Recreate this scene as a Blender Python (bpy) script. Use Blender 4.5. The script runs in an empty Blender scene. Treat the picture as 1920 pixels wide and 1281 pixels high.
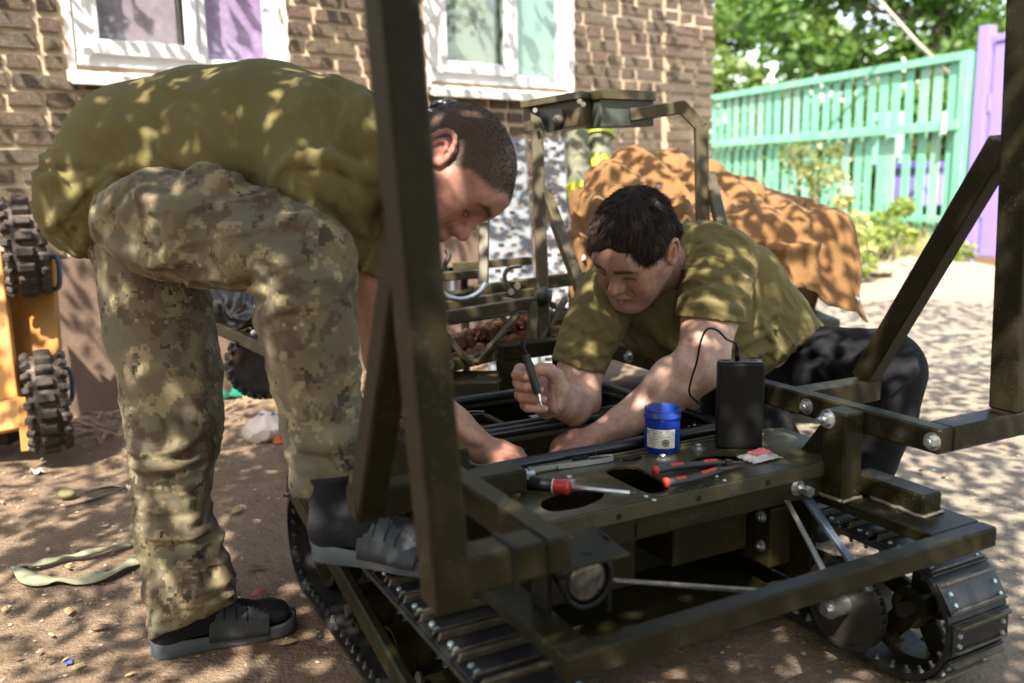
import bpy, bmesh, math, random
import numpy as np
from mathutils import Vector, Matrix, Quaternion

random.seed(7); rng = np.random.default_rng(7)
SC = bpy.context.scene
COL = SC.collection

# ------------------------------------------------------------------ camera
CAM_F, CAM_PITCH, CAM_ROLL, CAM_H = 1680.0, 0.179, -0.015, 1.0
_fw = np.array([0, math.cos(CAM_PITCH), -math.sin(CAM_PITCH)])
_up0 = np.array([0, math.sin(CAM_PITCH), math.cos(CAM_PITCH)])
_rt0 = np.array([1.0, 0, 0])
_rt = math.cos(CAM_ROLL) * _rt0 + math.sin(CAM_ROLL) * _up0
_up = -math.sin(CAM_ROLL) * _rt0 + math.cos(CAM_ROLL) * _up0
CAMP = np.array([0, 0, CAM_H])
cam_data = bpy.data.cameras.new("camera")
cam_data.sensor_width = 36.0
cam_data.lens = CAM_F / 1920 * 36.0
cam_data.clip_start = 0.05
cam_data.clip_end = 500
cam_data.dof.use_dof = True
cam_data.dof.focus_distance = 2.12
cam_data.dof.aperture_fstop = 2.2
cam = bpy.data.objects.new("camera", cam_data)
COL.objects.link(cam)
cam.matrix_world = Matrix(((_rt[0], _up[0], -_fw[0], CAMP[0]), (_rt[1], _up[1], -_fw[1], CAMP[1]), (_rt[2], _up[2], -_fw[2], CAMP[2]), (0, 0, 0, 1)))
SC.camera = cam

# ------------------------------------------------------------------ light
SUN_EL = math.radians(52); SUN_H = np.array([-0.25, -0.97]); SUN_H = SUN_H / np.linalg.norm(SUN_H)
SUN = np.array([SUN_H[0] * math.cos(SUN_EL), SUN_H[1] * math.cos(SUN_EL), math.sin(SUN_EL)])
world = bpy.data.worlds.new("World"); SC.world = world; world.use_nodes = True
wn = world.node_tree.nodes; wl = world.node_tree.links
sky = wn.new("ShaderNodeTexSky"); sky.sky_type = 'NISHITA'; sky.sun_disc = False
sky.sun_elevation = SUN_EL; sky.sun_rotation = math.atan2(SUN[0], SUN[1]); sky.dust_density = 2.0; sky.air_density = 1.2
wtint = wn.new('ShaderNodeMix'); wtint.data_type = 'RGBA'; wtint.blend_type = 'MULTIPLY'; wtint.inputs[0].default_value = 1.0; wtint.inputs[7].default_value = (1.10, 1.0, 0.86, 1)
wl.new(sky.outputs[0], wtint.inputs[6]); wl.new(wtint.outputs[2], wn["Background"].inputs[0]); wn["Background"].inputs[1].default_value = 0.15
sd = bpy.data.lights.new("sun", 'SUN'); sd.energy = 4.0; sd.angle = math.radians(0.5); sd.color = (1.0, 0.91, 0.77)
so = bpy.data.objects.new("sun", sd); COL.objects.link(so)
so.rotation_mode = 'QUATERNION'; so.rotation_quaternion = Vector(SUN).to_track_quat('Z', 'Y'); so.location = tuple(SUN * 30)
vs = SC.view_settings; vs.view_transform = 'Standard'; vs.look = 'None'; vs.gamma = 1.0; vs.use_curve_mapping = False
vs.exposure = 2.1
SC.cycles.max_bounces = 8; SC.cycles.diffuse_bounces = 4; SC.cycles.glossy_bounces = 3; SC.cycles.transparent_max_bounces = 12
SC.cycles.use_denoising = True; SC.cycles.sample_clamp_indirect = 6.0
SC.cycles.caustics_reflective = False; SC.cycles.caustics_refractive = False

# ------------------------------------------------------------------ measuring helpers (photo pixel + known distance -> place)
def pray(x, y): return _fw + _rt * ((x - 960) / CAM_F) - _up * ((y - 640) / CAM_F)
def W(x, y, d): return CAMP + pray(x, y) * d
def G(x, y, z=0.0):
    k = pray(x, y); return CAMP + k * ((z - CAM_H) / k[2])
def Wp(x, y, p, n):
    k = pray(x, y); return CAMP + k * (np.dot(np.asarray(p) - CAMP, n) / np.dot(k, n))
def proj(p):
    d = np.asarray(p, float) - CAMP; z = d @ _fw
    return 960 + CAM_F * (d @ _rt) / z, 640 - CAM_F * (d @ _up) / z, z
def sm(a, b, x):
    t = np.clip((x - a) / (b - a), 0, 1); return t * t * (3 - 2 * t)
def ground_z(x, y):
    return 0.24 * sm(4.2, 8.6, np.asarray(y, float)) + 0 * np.asarray(x, float)

# ------------------------------------------------------------------ object helpers
def link(o, parent=None):
    COL.objects.link(o)
    if parent is not None: o.parent = parent
    return o
def tag(o, label=None, cat=None, group=None, kind=None):
    if label: o["label"] = label
    if cat: o["category"] = cat
    if group: o["group"] = group
    if kind: o["kind"] = kind
    return o
def thing(name, label, cat, loc=(0, 0, 0), rotz=0.0, group=None):
    o = bpy.data.objects.new(name, None); link(o); o.location = loc; o.rotation_euler = (0, 0, rotz)
    o.empty_display_size = 0.05
    return tag(o, label, cat, group)
def meshobj(name, me, m=None, parent=None):
    o = bpy.data.objects.new(name, me)
    if m is not None and not me.materials: me.materials.append(m)
    return link(o, parent)
def bm_obj(name, bm, m=None, parent=None, smooth=False):
    bmesh.ops.recalc_face_normals(bm, faces=bm.faces)
    me = bpy.data.meshes.new(name); bm.to_mesh(me); bm.free()
    if smooth:
        me.shade_smooth() if hasattr(me, "shade_smooth") else None
    return meshobj(name, me, m, parent)
def np_mesh(name, V, F, m=None, parent=None, smooth=False, link_it=True):
    me = bpy.data.meshes.new(name)
    V = np.asarray(V, np.float32); F = np.asarray(F, np.int32)
    n, k = F.shape
    me.vertices.add(len(V)); me.vertices.foreach_set("co", V.ravel())
    me.loops.add(n * k); me.loops.foreach_set("vertex_index", F.ravel())
    me.polygons.add(n); me.polygons.foreach_set("loop_start", np.arange(0, n * k, k, dtype=np.int32))
    me.update(calc_edges=True); me.validate()
    if smooth: me.polygons.foreach_set("use_smooth", np.ones(len(me.polygons), bool))
    if not link_it: return me
    return meshobj(name, me, m, parent)
def smooth_by_angle(o, deg=35):
    me = o.data
    me.polygons.foreach_set("use_smooth", np.ones(len(me.polygons), bool))
    try: me.set_sharp_from_angle(angle=math.radians(deg))
    except Exception: pass
    return o
def share(o, parent=None, loc=None, rot=None, name=None):
    c = o.copy(); link(c); 
    if parent is not None: c.parent = parent
    if loc is not None: c.location = loc
    if rot is not None: c.rotation_euler = rot
    return c
def copy_tree(o, parent=None):
    c = o.copy(); link(c); c.parent = parent
    for ch in o.children: copy_tree(ch, c)
    return c

# shapes into a bmesh
def add_box(bm, lo, hi, bev=0.0, mat=None, M=None):
    lo = Vector(lo); hi = Vector(hi)
    r = bmesh.ops.create_cube(bm, size=1.0)
    vs = r["verts"]; c = (lo + hi) / 2; s = hi - lo
    for v in vs: v.co = Vector((v.co.x * s.x, v.co.y * s.y, v.co.z * s.z)) + c
    if bev > 0:
        es = list({e for v in vs for e in v.link_edges})
        rb = bmesh.ops.bevel(bm, geom=es, offset=min(bev, 0.45 * min(abs(s.x), abs(s.y), abs(s.z))), segments=2 if bev > 0.004 else 1, affect='EDGES', profile=0.5)
        vs = list({v for f in rb["faces"] for v in f.verts} | {v for v in vs if v.is_valid})
        # everything connected
        seen = set(vs); st = list(vs)
        while st:
            v = st.pop()
            for e in v.link_edges:
                w = e.other_vert(v)
                if w not in seen: seen.add(w); st.append(w)
        vs = list(seen)
    if M is not None:
        for v in vs: v.co = M @ v.co
    return vs
def frame_axes(d, hint=(0, 0, 1)):
    d = Vector(d).normalized(); h = Vector(hint)
    if abs(d.dot(h)) > 0.97: h = Vector((1, 0, 0))
    x = d.cross(h).normalized(); y = x.cross(d).normalized()
    return Matrix((x, y, d)).transposed()
def add_bar(bm, a, b, w, h, bev=0.003, hint=(0, 0, 1)):
    """square tube from a to b; w across, h along the hint"""
    a = Vector(a); b = Vector(b); L = (b - a).length
    M = Matrix.Translation(a) @ frame_axes(b - a, hint).to_4x4()
    return add_box(bm, (-w / 2, -h / 2, 0), (w / 2, h / 2, L), bev, M=M)
def add_cyl(bm, a, b, r, r2=None, seg=16, cap=True):
    a = Vector(a); b = Vector(b); L = (b - a).length
    M = Matrix.Translation((a + b) / 2) @ frame_axes(b - a).to_4x4()
    return bmesh.ops.create_cone(bm, cap_ends=cap, cap_tris=False, segments=seg, radius1=r, radius2=r if r2 is None else r2, depth=L, matrix=M)["verts"]
def add_sphere(bm, c, r, u=12, v=8, scale=(1, 1, 1)):
    M = Matrix.Translation(c) @ Matrix.Diagonal((*scale, 1))
    return bmesh.ops.create_uvsphere(bm, u_segments=u, v_segments=v, radius=r, matrix=M)["verts"]
def add_tube(bm, pts, r, seg=8, closed=False, r_end=None):
    pts = [Vector(p) for p in pts]; n = len(pts); rings = []
    prev = None
    for i, p in enumerate(pts):
        if closed: t = pts[(i + 1) % n] - pts[i - 1]
        else: t = pts[min(i + 1, n - 1)] - pts[max(i - 1, 0)]
        t.normalize()
        if prev is None:
            x = t.orthogonal().normalized()
        else:
            x = (prev - t * prev.dot(t)).normalized()
        prev = x; y = t.cross(x)
        rr = r if r_end is None else r + (r_end - r) * i / (n - 1)
        rings.append([bm.verts.new(p + (x * math.cos(2 * math.pi * k / seg) + y * math.sin(2 * math.pi * k / seg)) * rr) for k in range(seg)])
    m = n if closed else n - 1
    for i in range(m):
        A = rings[i]; B = rings[(i + 1) % n]
        for k in range(seg):
            bm.faces.new((A[k], A[(k + 1) % seg], B[(k + 1) % seg], B[k]))
    if not closed:
        bm.faces.new(rings[0][::-1]); bm.faces.new(rings[-1])
def spline(pts, n=8):
    """Catmull-Rom through points"""
    P = [np.asarray(p, float) for p in pts]; P = [2 * P[0] - P[1]] + P + [2 * P[-1] - P[-2]]; out = []
    for i in range(1, len(P) - 2):
        for k in range(n):
            t = k / n
            out.append(0.5 * ((2 * P[i]) + (-P[i - 1] + P[i + 1]) * t + (2 * P[i - 1] - 5 * P[i] + 4 * P[i + 1] - P[i + 2]) * t * t + (-P[i - 1] + 3 * P[i] - 3 * P[i + 1] + P[i + 2]) * t ** 3))
    out.append(P[-2]); return out
def boxes_obj(name, specs, m, parent=None, bev=0.003):
    bm = bmesh.new()
    for lo, hi in specs: add_box(bm, lo, hi, bev)
    return bm_obj(name, bm, m, parent)

# ------------------------------------------------------------------ materials
def mat(name, col, rough=0.6, metal=0.0, var=0.0, vscale=20.0, bump=0.0, bscale=200.0, spec=0.5, coat=0.0, attr=None, detail=4.0, bdist=0.002, col2=None, sheen=0.0, stretch=None, dirt=None, dirt_scale=6.0, dirt_amt=0.5, coords='Object', chips=None):
    m = bpy.data.materials.new(name); m.use_nodes = True
    nt = m.node_tree; N = nt.nodes; K = nt.links; b = N["Principled BSDF"]
    b.inputs["Roughness"].default_value = rough; b.inputs["Metallic"].default_value = metal
    b.inputs["Specular IOR Level"].default_value = spec; b.inputs["Coat Weight"].default_value = coat
    if sheen: b.inputs["Sheen Weight"].default_value = sheen; b.inputs["Sheen Roughness"].default_value = 0.5
    tc = N.new("ShaderNodeTexCoord"); vec = tc.outputs[coords]
    if stretch is not None:
        mp = N.new("ShaderNodeMapping"); mp.inputs["Scale"].default_value = stretch; K.new(vec, mp.inputs[0]); vec = mp.outputs[0]
    src = None
    if attr:
        a = N.new("ShaderNodeAttribute"); a.attribute_name = attr; src = a.outputs["Color"]
    base = (*col, 1)
    if var > 0 or col2 is not None:
        nz = N.new("ShaderNodeTexNoise"); nz.inputs["Scale"].default_value = vscale; nz.inputs["Detail"].default_value = detail; nz.inputs["Roughness"].default_value = 0.6; K.new(vec, nz.inputs["Vector"])
        mx = N.new("ShaderNodeMix"); mx.data_type = 'RGBA'
        rp = N.new("ShaderNodeMapRange"); rp.inputs[1].default_value = 0.3; rp.inputs[2].default_value = 0.7; K.new(nz.outputs[0], rp.inputs[0]); K.new(rp.outputs[0], mx.inputs[0])
        if src is not None:
            h = N.new("ShaderNodeMix"); h.data_type = 'RGBA'; h.blend_type = 'MULTIPLY'; h.inputs[0].default_value = 1; K.new(src, h.inputs[6]); h.inputs[7].default_value = (1 - var, 1 - var, 1 - var, 1)
            K.new(src, mx.inputs[6]); K.new(h.outputs[2], mx.inputs[7])
        else:
            mx.inputs[6].default_value = base
            c2 = col2 if col2 is not None else tuple(c * (1 - var) for c in col)
            mx.inputs[7].default_value = (*c2, 1)
        src = mx.outputs[2]
    if dirt is not None:
        nd = N.new("ShaderNodeTexNoise"); nd.inputs["Scale"].default_value = dirt_scale; nd.inputs["Detail"].default_value = 8; nd.inputs["Roughness"].default_value = 0.7; K.new(vec, nd.inputs["Vector"])
        rp2 = N.new("ShaderNodeMapRange"); rp2.inputs[1].default_value = 0.5; rp2.inputs[2].default_value = 0.72; rp2.inputs[4].default_value = dirt_amt; K.new(nd.outputs[0], rp2.inputs[0])
        md = N.new("ShaderNodeMix"); md.data_type = 'RGBA'; K.new(rp2.outputs[0], md.inputs[0])
        if src is not None: K.new(src, md.inputs[6])
        else: md.inputs[6].default_value = base
        md.inputs[7].default_value = (*dirt, 1); src = md.outputs[2]
        rr = N.new("ShaderNodeMapRange"); rr.inputs[3].default_value = rough; rr.inputs[4].default_value = min(1, rough + 0.3); K.new(rp2.outputs[0], rr.inputs[0]); K.new(rr.outputs[0], b.inputs["Roughness"])
    if chips is not None:
        nv = N.new("ShaderNodeTexNoise"); nv.inputs["Scale"].default_value = 230; nv.inputs["Detail"].default_value = 3; K.new(vec, nv.inputs["Vector"])
        nw = N.new("ShaderNodeTexNoise"); nw.inputs["Scale"].default_value = 7; nw.inputs["Detail"].default_value = 2; K.new(vec, nw.inputs["Vector"])
        am = N.new("ShaderNodeMath"); am.operation = 'MULTIPLY_ADD'; K.new(nw.outputs[0], am.inputs[0]); am.inputs[1].default_value = 0.35; K.new(nv.outputs[0], am.inputs[2])
        rc = N.new("ShaderNodeMapRange"); rc.inputs[1].default_value = 0.845; rc.inputs[2].default_value = 0.87; rc.inputs[4].default_value = 0.4; K.new(am.outputs[0], rc.inputs[0])
        mc = N.new("ShaderNodeMix"); mc.data_type = 'RGBA'; K.new(rc.outputs[0], mc.inputs[0])
        if src is not None: K.new(src, mc.inputs[6])
        else: mc.inputs[6].default_value = base
        mc.inputs[7].default_value = (*chips, 1); src = mc.outputs[2]
    if src is not None: K.new(src, b.inputs["Base Color"])
    else: b.inputs["Base Color"].default_value = base
    if bump > 0:
        nb = N.new("ShaderNodeTexNoise"); nb.inputs["Scale"].default_value = bscale; nb.inputs["Detail"].default_value = 5; K.new(vec, nb.inputs["Vector"])
        bp = N.new("ShaderNodeBump"); bp.inputs["Strength"].default_value = bump; bp.inputs["Distance"].default_value = bdist; K.new(nb.outputs[0], bp.inputs["Height"]); K.new(bp.outputs[0], b.inputs["Normal"])
    return m
M = {}
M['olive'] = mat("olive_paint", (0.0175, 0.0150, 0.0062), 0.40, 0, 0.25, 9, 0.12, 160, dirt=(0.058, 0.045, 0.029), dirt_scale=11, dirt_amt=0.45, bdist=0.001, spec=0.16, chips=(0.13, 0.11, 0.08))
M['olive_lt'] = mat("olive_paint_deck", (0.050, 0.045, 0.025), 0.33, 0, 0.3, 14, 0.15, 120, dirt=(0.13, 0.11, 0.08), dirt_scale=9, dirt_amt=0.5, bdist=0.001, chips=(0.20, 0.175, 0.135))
M['weld'] = mat("bare_weld", (0.30, 0.27, 0.22), 0.38, 0.6, 0.4, 60, 0.6, 150)
M['zinc'] = mat("zinc_bolt", (0.62, 0.64, 0.66), 0.28, 0.9, 0.2, 60)
M['steel'] = mat("dark_steel", (0.09, 0.085, 0.08), 0.42, 0.7, 0.3, 30, dirt=(0.16, 0.12, 0.08), dirt_scale=25, dirt_amt=0.4)
M['black_rubber'] = mat("black_rubber", (0.014, 0.014, 0.015), 0.55, 0, 0.3, 30, 0.2, 120)
M['seal'] = mat("rubber_seal", (0.016, 0.017, 0.02), 0.33, 0, 0.2, 60)
M['pad'] = mat("track_pad_metal", (0.022, 0.0215, 0.026), 0.36, 0.3, 0.3, 25, 0.25, 140, dirt=(0.11, 0.085, 0.058), dirt_scale=22, dirt_amt=0.45)
M['pad_edge'] = mat("track_pad_worn_edge", (0.12, 0.098, 0.070), 0.45, 0.4, 0.5, 60, 0.2, 150)
M['black'] = mat("black_plastic", (0.006, 0.006, 0.0065), 0.5, 0, 0.2, 90, 0.2, 500, bdist=0.0005, spec=0.22)
M['hole'] = mat("painted_hole_shade", (0.004, 0.004, 0.004), 0.9)  # near-black paint standing in for the shade inside holes, slits and openings
M['glass_lamp'] = mat("lamp_lens", (0.12, 0.11, 0.10), 0.10, 0.2, 0.7, 90, 0.4, 90)
M['white'] = mat("white_plastic", (0.56, 0.565, 0.59), 0.42, 0, 0.06, 6)
# ================================================================== setting: ground
def tree_mat(name, col, col2, trans=0.35, rough=0.5):
    m = bpy.data.materials.new(name); m.use_nodes = True; nt = m.node_tree; N = nt.nodes; K = nt.links; b = N["Principled BSDF"]
    tc = N.new("ShaderNodeTexCoord"); nz = N.new("ShaderNodeTexNoise"); nz.inputs["Scale"].default_value = 3.0; nz.inputs["Detail"].default_value = 6; K.new(tc.outputs["Object"], nz.inputs["Vector"])
    mx = N.new("ShaderNodeMix"); mx.data_type = 'RGBA'; rp = N.new("ShaderNodeMapRange"); rp.inputs[1].default_value = 0.35; rp.inputs[2].default_value = 0.65
    K.new(nz.outputs[0], rp.inputs[0]); K.new(rp.outputs[0], mx.inputs[0]); mx.inputs[6].default_value = (*col, 1); mx.inputs[7].default_value = (*col2, 1)
    K.new(mx.outputs[2], b.inputs["Base Color"]); b.inputs["Roughness"].default_value = rough
    tr = N.new("ShaderNodeBsdfTranslucent"); br = N.new("ShaderNodeMix"); br.data_type = 'RGBA'; br.blend_type = 'MULTIPLY'; br.inputs[0].default_value = 1
    K.new(mx.outputs[2], br.inputs[6]); br.inputs[7].default_value = (1.6, 1.8, 0.9, 1); K.new(br.outputs[2], tr.inputs[0])
    ms = N.new("ShaderNodeMixShader"); ms.inputs[0].default_value = trans; K.new(b.outputs[0], ms.inputs[1]); K.new(tr.outputs[0], ms.inputs[2]); K.new(ms.outputs[0], N["Material Output"].inputs[0])
    return m

def ground_material():
    m = bpy.data.materials.new("packed_earth"); m.use_nodes = True; nt = m.node_tree; N = nt.nodes; K = nt.links; b = N["Principled BSDF"]
    tc = N.new("ShaderNodeTexCoord"); v = tc.outputs["Object"]
    def noise(s, d=8, r=0.6):
        n = N.new("ShaderNodeTexNoise"); n.inputs["Scale"].default_value = s; n.inputs["Detail"].default_value = d; n.inputs["Roughness"].default_value = r; K.new(v, n.inputs["Vector"]); return n.outputs[0]
    def mr(i, a, c, lo=0.0, hi=1.0):
        n = N.new("ShaderNodeMapRange"); n.inputs[1].default_value = a; n.inputs[2].default_value = c; n.inputs[3].default_value = lo; n.inputs[4].default_value = hi; K.new(i, n.inputs[0]); return n.outputs[0]
    def mix(f, a, c):
        n = N.new("ShaderNodeMix"); n.data_type = 'RGBA'; K.new(f, n.inputs[0])
        for s, i in ((a, 6), (c, 7)):
            if isinstance(s, tuple): n.inputs[i].default_value = (*s, 1)
            else: K.new(s, n.inputs[i])
        return n.outputs[2]
    c = mix(mr(noise(1.3), 0.35, 0.65), (0.215, 0.155, 0.107), (0.165, 0.116, 0.080))
    c = mix(mr(noise(9), 0.45, 0.7), c, (0.245, 0.178, 0.125))
    c = mix(mr(noise(46, 6), 0.56, 0.70, 0, 0.75), c, (0.085, 0.058, 0.040))
    c = mix(mr(noise(150, 3), 0.60, 0.70, 0, 0.6), c, (0.33, 0.265, 0.205))
    # sandy, paler towards the open yard on the right
    sp = N.new("ShaderNodeSeparateXYZ"); K.new(v, sp.inputs[0])
    ma = N.new("ShaderNodeMath"); ma.operation = 'MULTIPLY_ADD'; K.new(noise(1.1, 3), ma.inputs[0]); ma.inputs[1].default_value = 1.4; K.new(sp.outputs[0], ma.inputs[2])
    c2 = mix(mr(noise(14), 0.4, 0.7), (0.30, 0.258, 0.205), (0.235, 0.198, 0.155))
    c2 = mix(mr(noise(70, 4), 0.60, 0.72, 0, 0.6), c2, (0.20, 0.155, 0.115))
    c = mix(mr(ma.outputs[0], 0.9, 2.1), c, c2)
    K.new(c, b.inputs["Base Color"]); b.inputs["Roughness"].default_value = 0.95; b.inputs["Specular IOR Level"].default_value = 0.2
    h = N.new("ShaderNodeMath"); h.operation = 'ADD'; K.new(noise(26, 8, 0.65), h.inputs[0]); 
    h2 = N.new("ShaderNodeMath"); h2.operation = 'MULTIPLY'; K.new(noise(120, 4), h2.inputs[0]); h2.inputs[1].default_value = 0.4; K.new(h2.outputs[0], h.inputs[1])
    bp = N.new("ShaderNodeBump"); bp.inputs["Strength"].default_value = 0.9; bp.inputs["Distance"].default_value = 0.026; K.new(h.outputs[0], bp.inputs["Height"]); K.new(bp.outputs[0], b.inputs["Normal"])
    return m
def build_ground():
    def axis(lo, hi, a, b, fine, coarse):
        l = list(np.arange(a, b, fine)); x = a
        st = fine
        while x > lo: st = min(st * 1.35, coarse); x -= st; l.insert(0, x)
        x = l[-1]; st = fine
        while x < hi: st = min(st * 1.35, coarse); x += st; l.append(x)
        return np.array(l)
    xs = axis(-60, 60, -2.6, 3.0, 0.03, 8); ys = axis(-60, 110, 0.9, 5.0, 0.03, 8)
    X, Y = np.meshgrid(xs, ys)
    Z = ground_z(X, Y)
    def n2(X, Y, s, seed):
        r = np.random.default_rng(seed); ph = r.uniform(0, 6.28, (10, 2)); di = r.normal(0, 1, (10, 2)); out = 0
        for i in range(10):
            k = di[i] * s; out = out + np.sin(X * k[0] + Y * k[1] + ph[i, 0])
        return out / 5
    near = np.exp(-((X / 4) ** 2 + ((Y - 2.5) / 4) ** 2))
    Z = Z + near * (0.004 * n2(X, Y, 5, 1) + 0.0025 * n2(X, Y, 17, 2) + 0.002 * n2(X, Y, 45, 3)) - 0.004
    # low bank of soil along the fence
    d = (X - 3.25) * 0.94 + (Y - 9.5) * 0.34
    Z = Z + 0.16 * np.exp(-((d + 0.35) / 0.35) ** 2) * sm(6.7, 7.7, Y) * (1 - sm(14, 16, Y))
    V = np.stack([X, Y, Z], -1).reshape(-1, 3); nx = len(xs); ny = len(ys)
    i = np.arange((ny - 1) * (nx - 1)); a = (i // (nx - 1)) * nx + i % (nx - 1)
    F = np.stack([a, a + 1, a + nx + 1, a + nx], -1)
    o = np_mesh("ground", V, F, ground_material(), smooth=True); tag(o, kind="structure"); return o
build_ground()

def leaf_cloud(name, centers, size, m, parent=None, seed=1, squash=0.8, up=0.3, kind=None):
    """many bent leaf faces, one mesh"""
    r = np.random.default_rng(seed); n = len(centers)
    d = r.normal(0, 1, (n, 3)); d /= np.linalg.norm(d, axis=1)[:, None]
    nrm = r.normal(0, 1, (n, 3)) + np.array([0, 0, up * 3]); nrm -= d * (nrm * d).sum(1)[:, None]; nrm /= np.linalg.norm(nrm, axis=1)[:, None]
    s = np.cross(d, nrm); L = size * r.uniform(0.6, 1.25, n)[:, None]; w = L * squash * 0.5
    c = np.asarray(centers)
    V = np.stack([c - d * L * .5, c - s * w * .8 - nrm * L * .05, c + d * L * .12 - s * w * .9 - nrm * L * .1, c + d * L * .55 - nrm * L * .12, c + d * L * .12 + s * w * .9 - nrm * L * .1, c + s * w * .8 - nrm * L * .05], 1).reshape(-1, 3)
    b = np.arange(n)[:, None] * 6
    F = np.concatenate([b + np.array([[0, 1, 2, 3]]), b + np.array([[0, 3, 4, 5]])], 0)
    o = np_mesh(name, V, F, m, parent)
    if kind: tag(o, kind=kind)
    return o
M['bark'] = mat("bark", (0.11, 0.08, 0.06), 0.9, 0, 0.5, 12, 0.8, 30, bdist=0.02)

# ================================================================== house wall
HW0 = np.array([-1.832, 3.925, 0.0]); HWD = np.array([0.787, 0.617, 0.0]); HWN = np.array([0.617, -0.787, 0.0]); HANG = math.atan2(0.617, 0.787)
# ---------------- the tree that shades the yard (it stands behind and over the camera)
def shade_tree():
    t = thing("walnut_tree", "leafy tree whose low spreading crown overhead dapples the whole yard with shade, plus low leaves added behind to darken reflections", "tree", (-3.6, -3.4, 0))
    lm = tree_mat("shade_leaf", (0.042, 0.065, 0.022), (0.06, 0.085, 0.03), 0.22)
    r = np.random.default_rng(11); pts = []
    n_try = 430000
    # candidate leaves through a broad, thick crown
    X = r.uniform(-7.5, 5.5, n_try); Y = r.uniform(-7, 6.0, n_try); Z = r.uniform(2.3, 3.05, n_try)
    # where the leaf's shade falls at working height decides how dense the crown is there
    tt = (Z - 0.6) / SUN[2]; qx = X - SUN[0] * tt; qy = Y - SUN[1] * tt
    dens = 0.22 + 0.75 * np.exp(-(((qx - 0.1) / np.where(qx < 0, 1.0, 1.6)) ** 2 + ((qy - 1.75) / 0.95) ** 2))
    dens = dens - 0.10 * sm(-0.5, -1.1, qx)
    dens = dens + 0.75 * np.exp(-(((qx + 0.5) / 0.8) ** 2 + ((qy - 2.45) / 0.55) ** 2))
    behind = (qx - HW0[0]) * HWN[0] + (qy - HW0[1]) * HWN[1] < -0.12
    dens = np.where(behind & (qx < 2.6), 0.088, dens)
    edge = 6.4 - 0.16 * qx
    dens = np.where((qx > 1.35 + 0.0 * qy) & (qy > edge), 0, dens)
    dens = np.where((qx > 3.6) & (qy > 4.9), 0, dens)
    dens = np.where(qy > 9.5, 0, dens)
    clump = sum(np.sin(X * a + Y * b + Z * c + p) for a, b, c, p in ((2.1, 1.3, 1.1, 0), (-1.2, 2.4, 0.7, 2), (3.3, -2.2, 2.0, 4), (1.0, 3.9, -1.6, 1))) / 4
    keep = r.uniform(0, 1, n_try) < dens * (1.0 + 0.75 * clump)
    P = np.stack([X, Y, Z], -1)[keep]
    # rest of the crown, plus unseen low foliage added behind camera to darken reflections
    n2 = 5000; a = r.uniform(0, 6.28, n2); rr = np.sqrt(r.uniform(0, 1, n2)); 
    Q = np.stack([-3.4 + 5.0 * rr * np.cos(a), -4.2 + 3.6 * rr * np.sin(a), r.uniform(2.4, 6.5, n2)], -1)
    n3 = 48000; Q2 = np.stack([r.uniform(-7, 4.5, n3), r.uniform(-4.4, -2.2, n3), r.uniform(0.1, 3.4, n3)], -1); Q = np.concatenate([Q, Q2])
    P = np.concatenate([P, Q]) - np.array([-3.6, -3.4, 0])
    leaf_cloud("crown", P, 0.072, lm, t, 3, 0.75, 0.5)
    bm = bmesh.new()
    add_tube(bm, spline([(0, 0, -0.1), (0.06, 0.05, 1.1), (-0.05, 0.12, 2.2), (0.1, 0.2, 3.2)], 5), 0.24, 12, r_end=0.15)
    bm_obj("trunk", bm, M['bark'], t, True)
    for e in ((3.4, 3.6, 2.9), (1.0, 5.6, 2.85), (5.4, 1.2, 2.9), (-2, 2.6, 3.0), (0.6, -2.4, 3.6), (3.0, 6.2, 2.85), (-1.6, 5.0, 2.85)):
        bm = bmesh.new(); e = Vector(e)
        add_tube(bm, spline([(0.1, 0.2, 3.1), (e.x * .3, e.y * .3, 3.2), (e.x * .65, e.y * .65, 3.1), tuple(e)], 6), 0.10, 8, r_end=0.02)
        bm_obj("branch", bm, M['bark'], t, True)
shade_tree()


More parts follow.
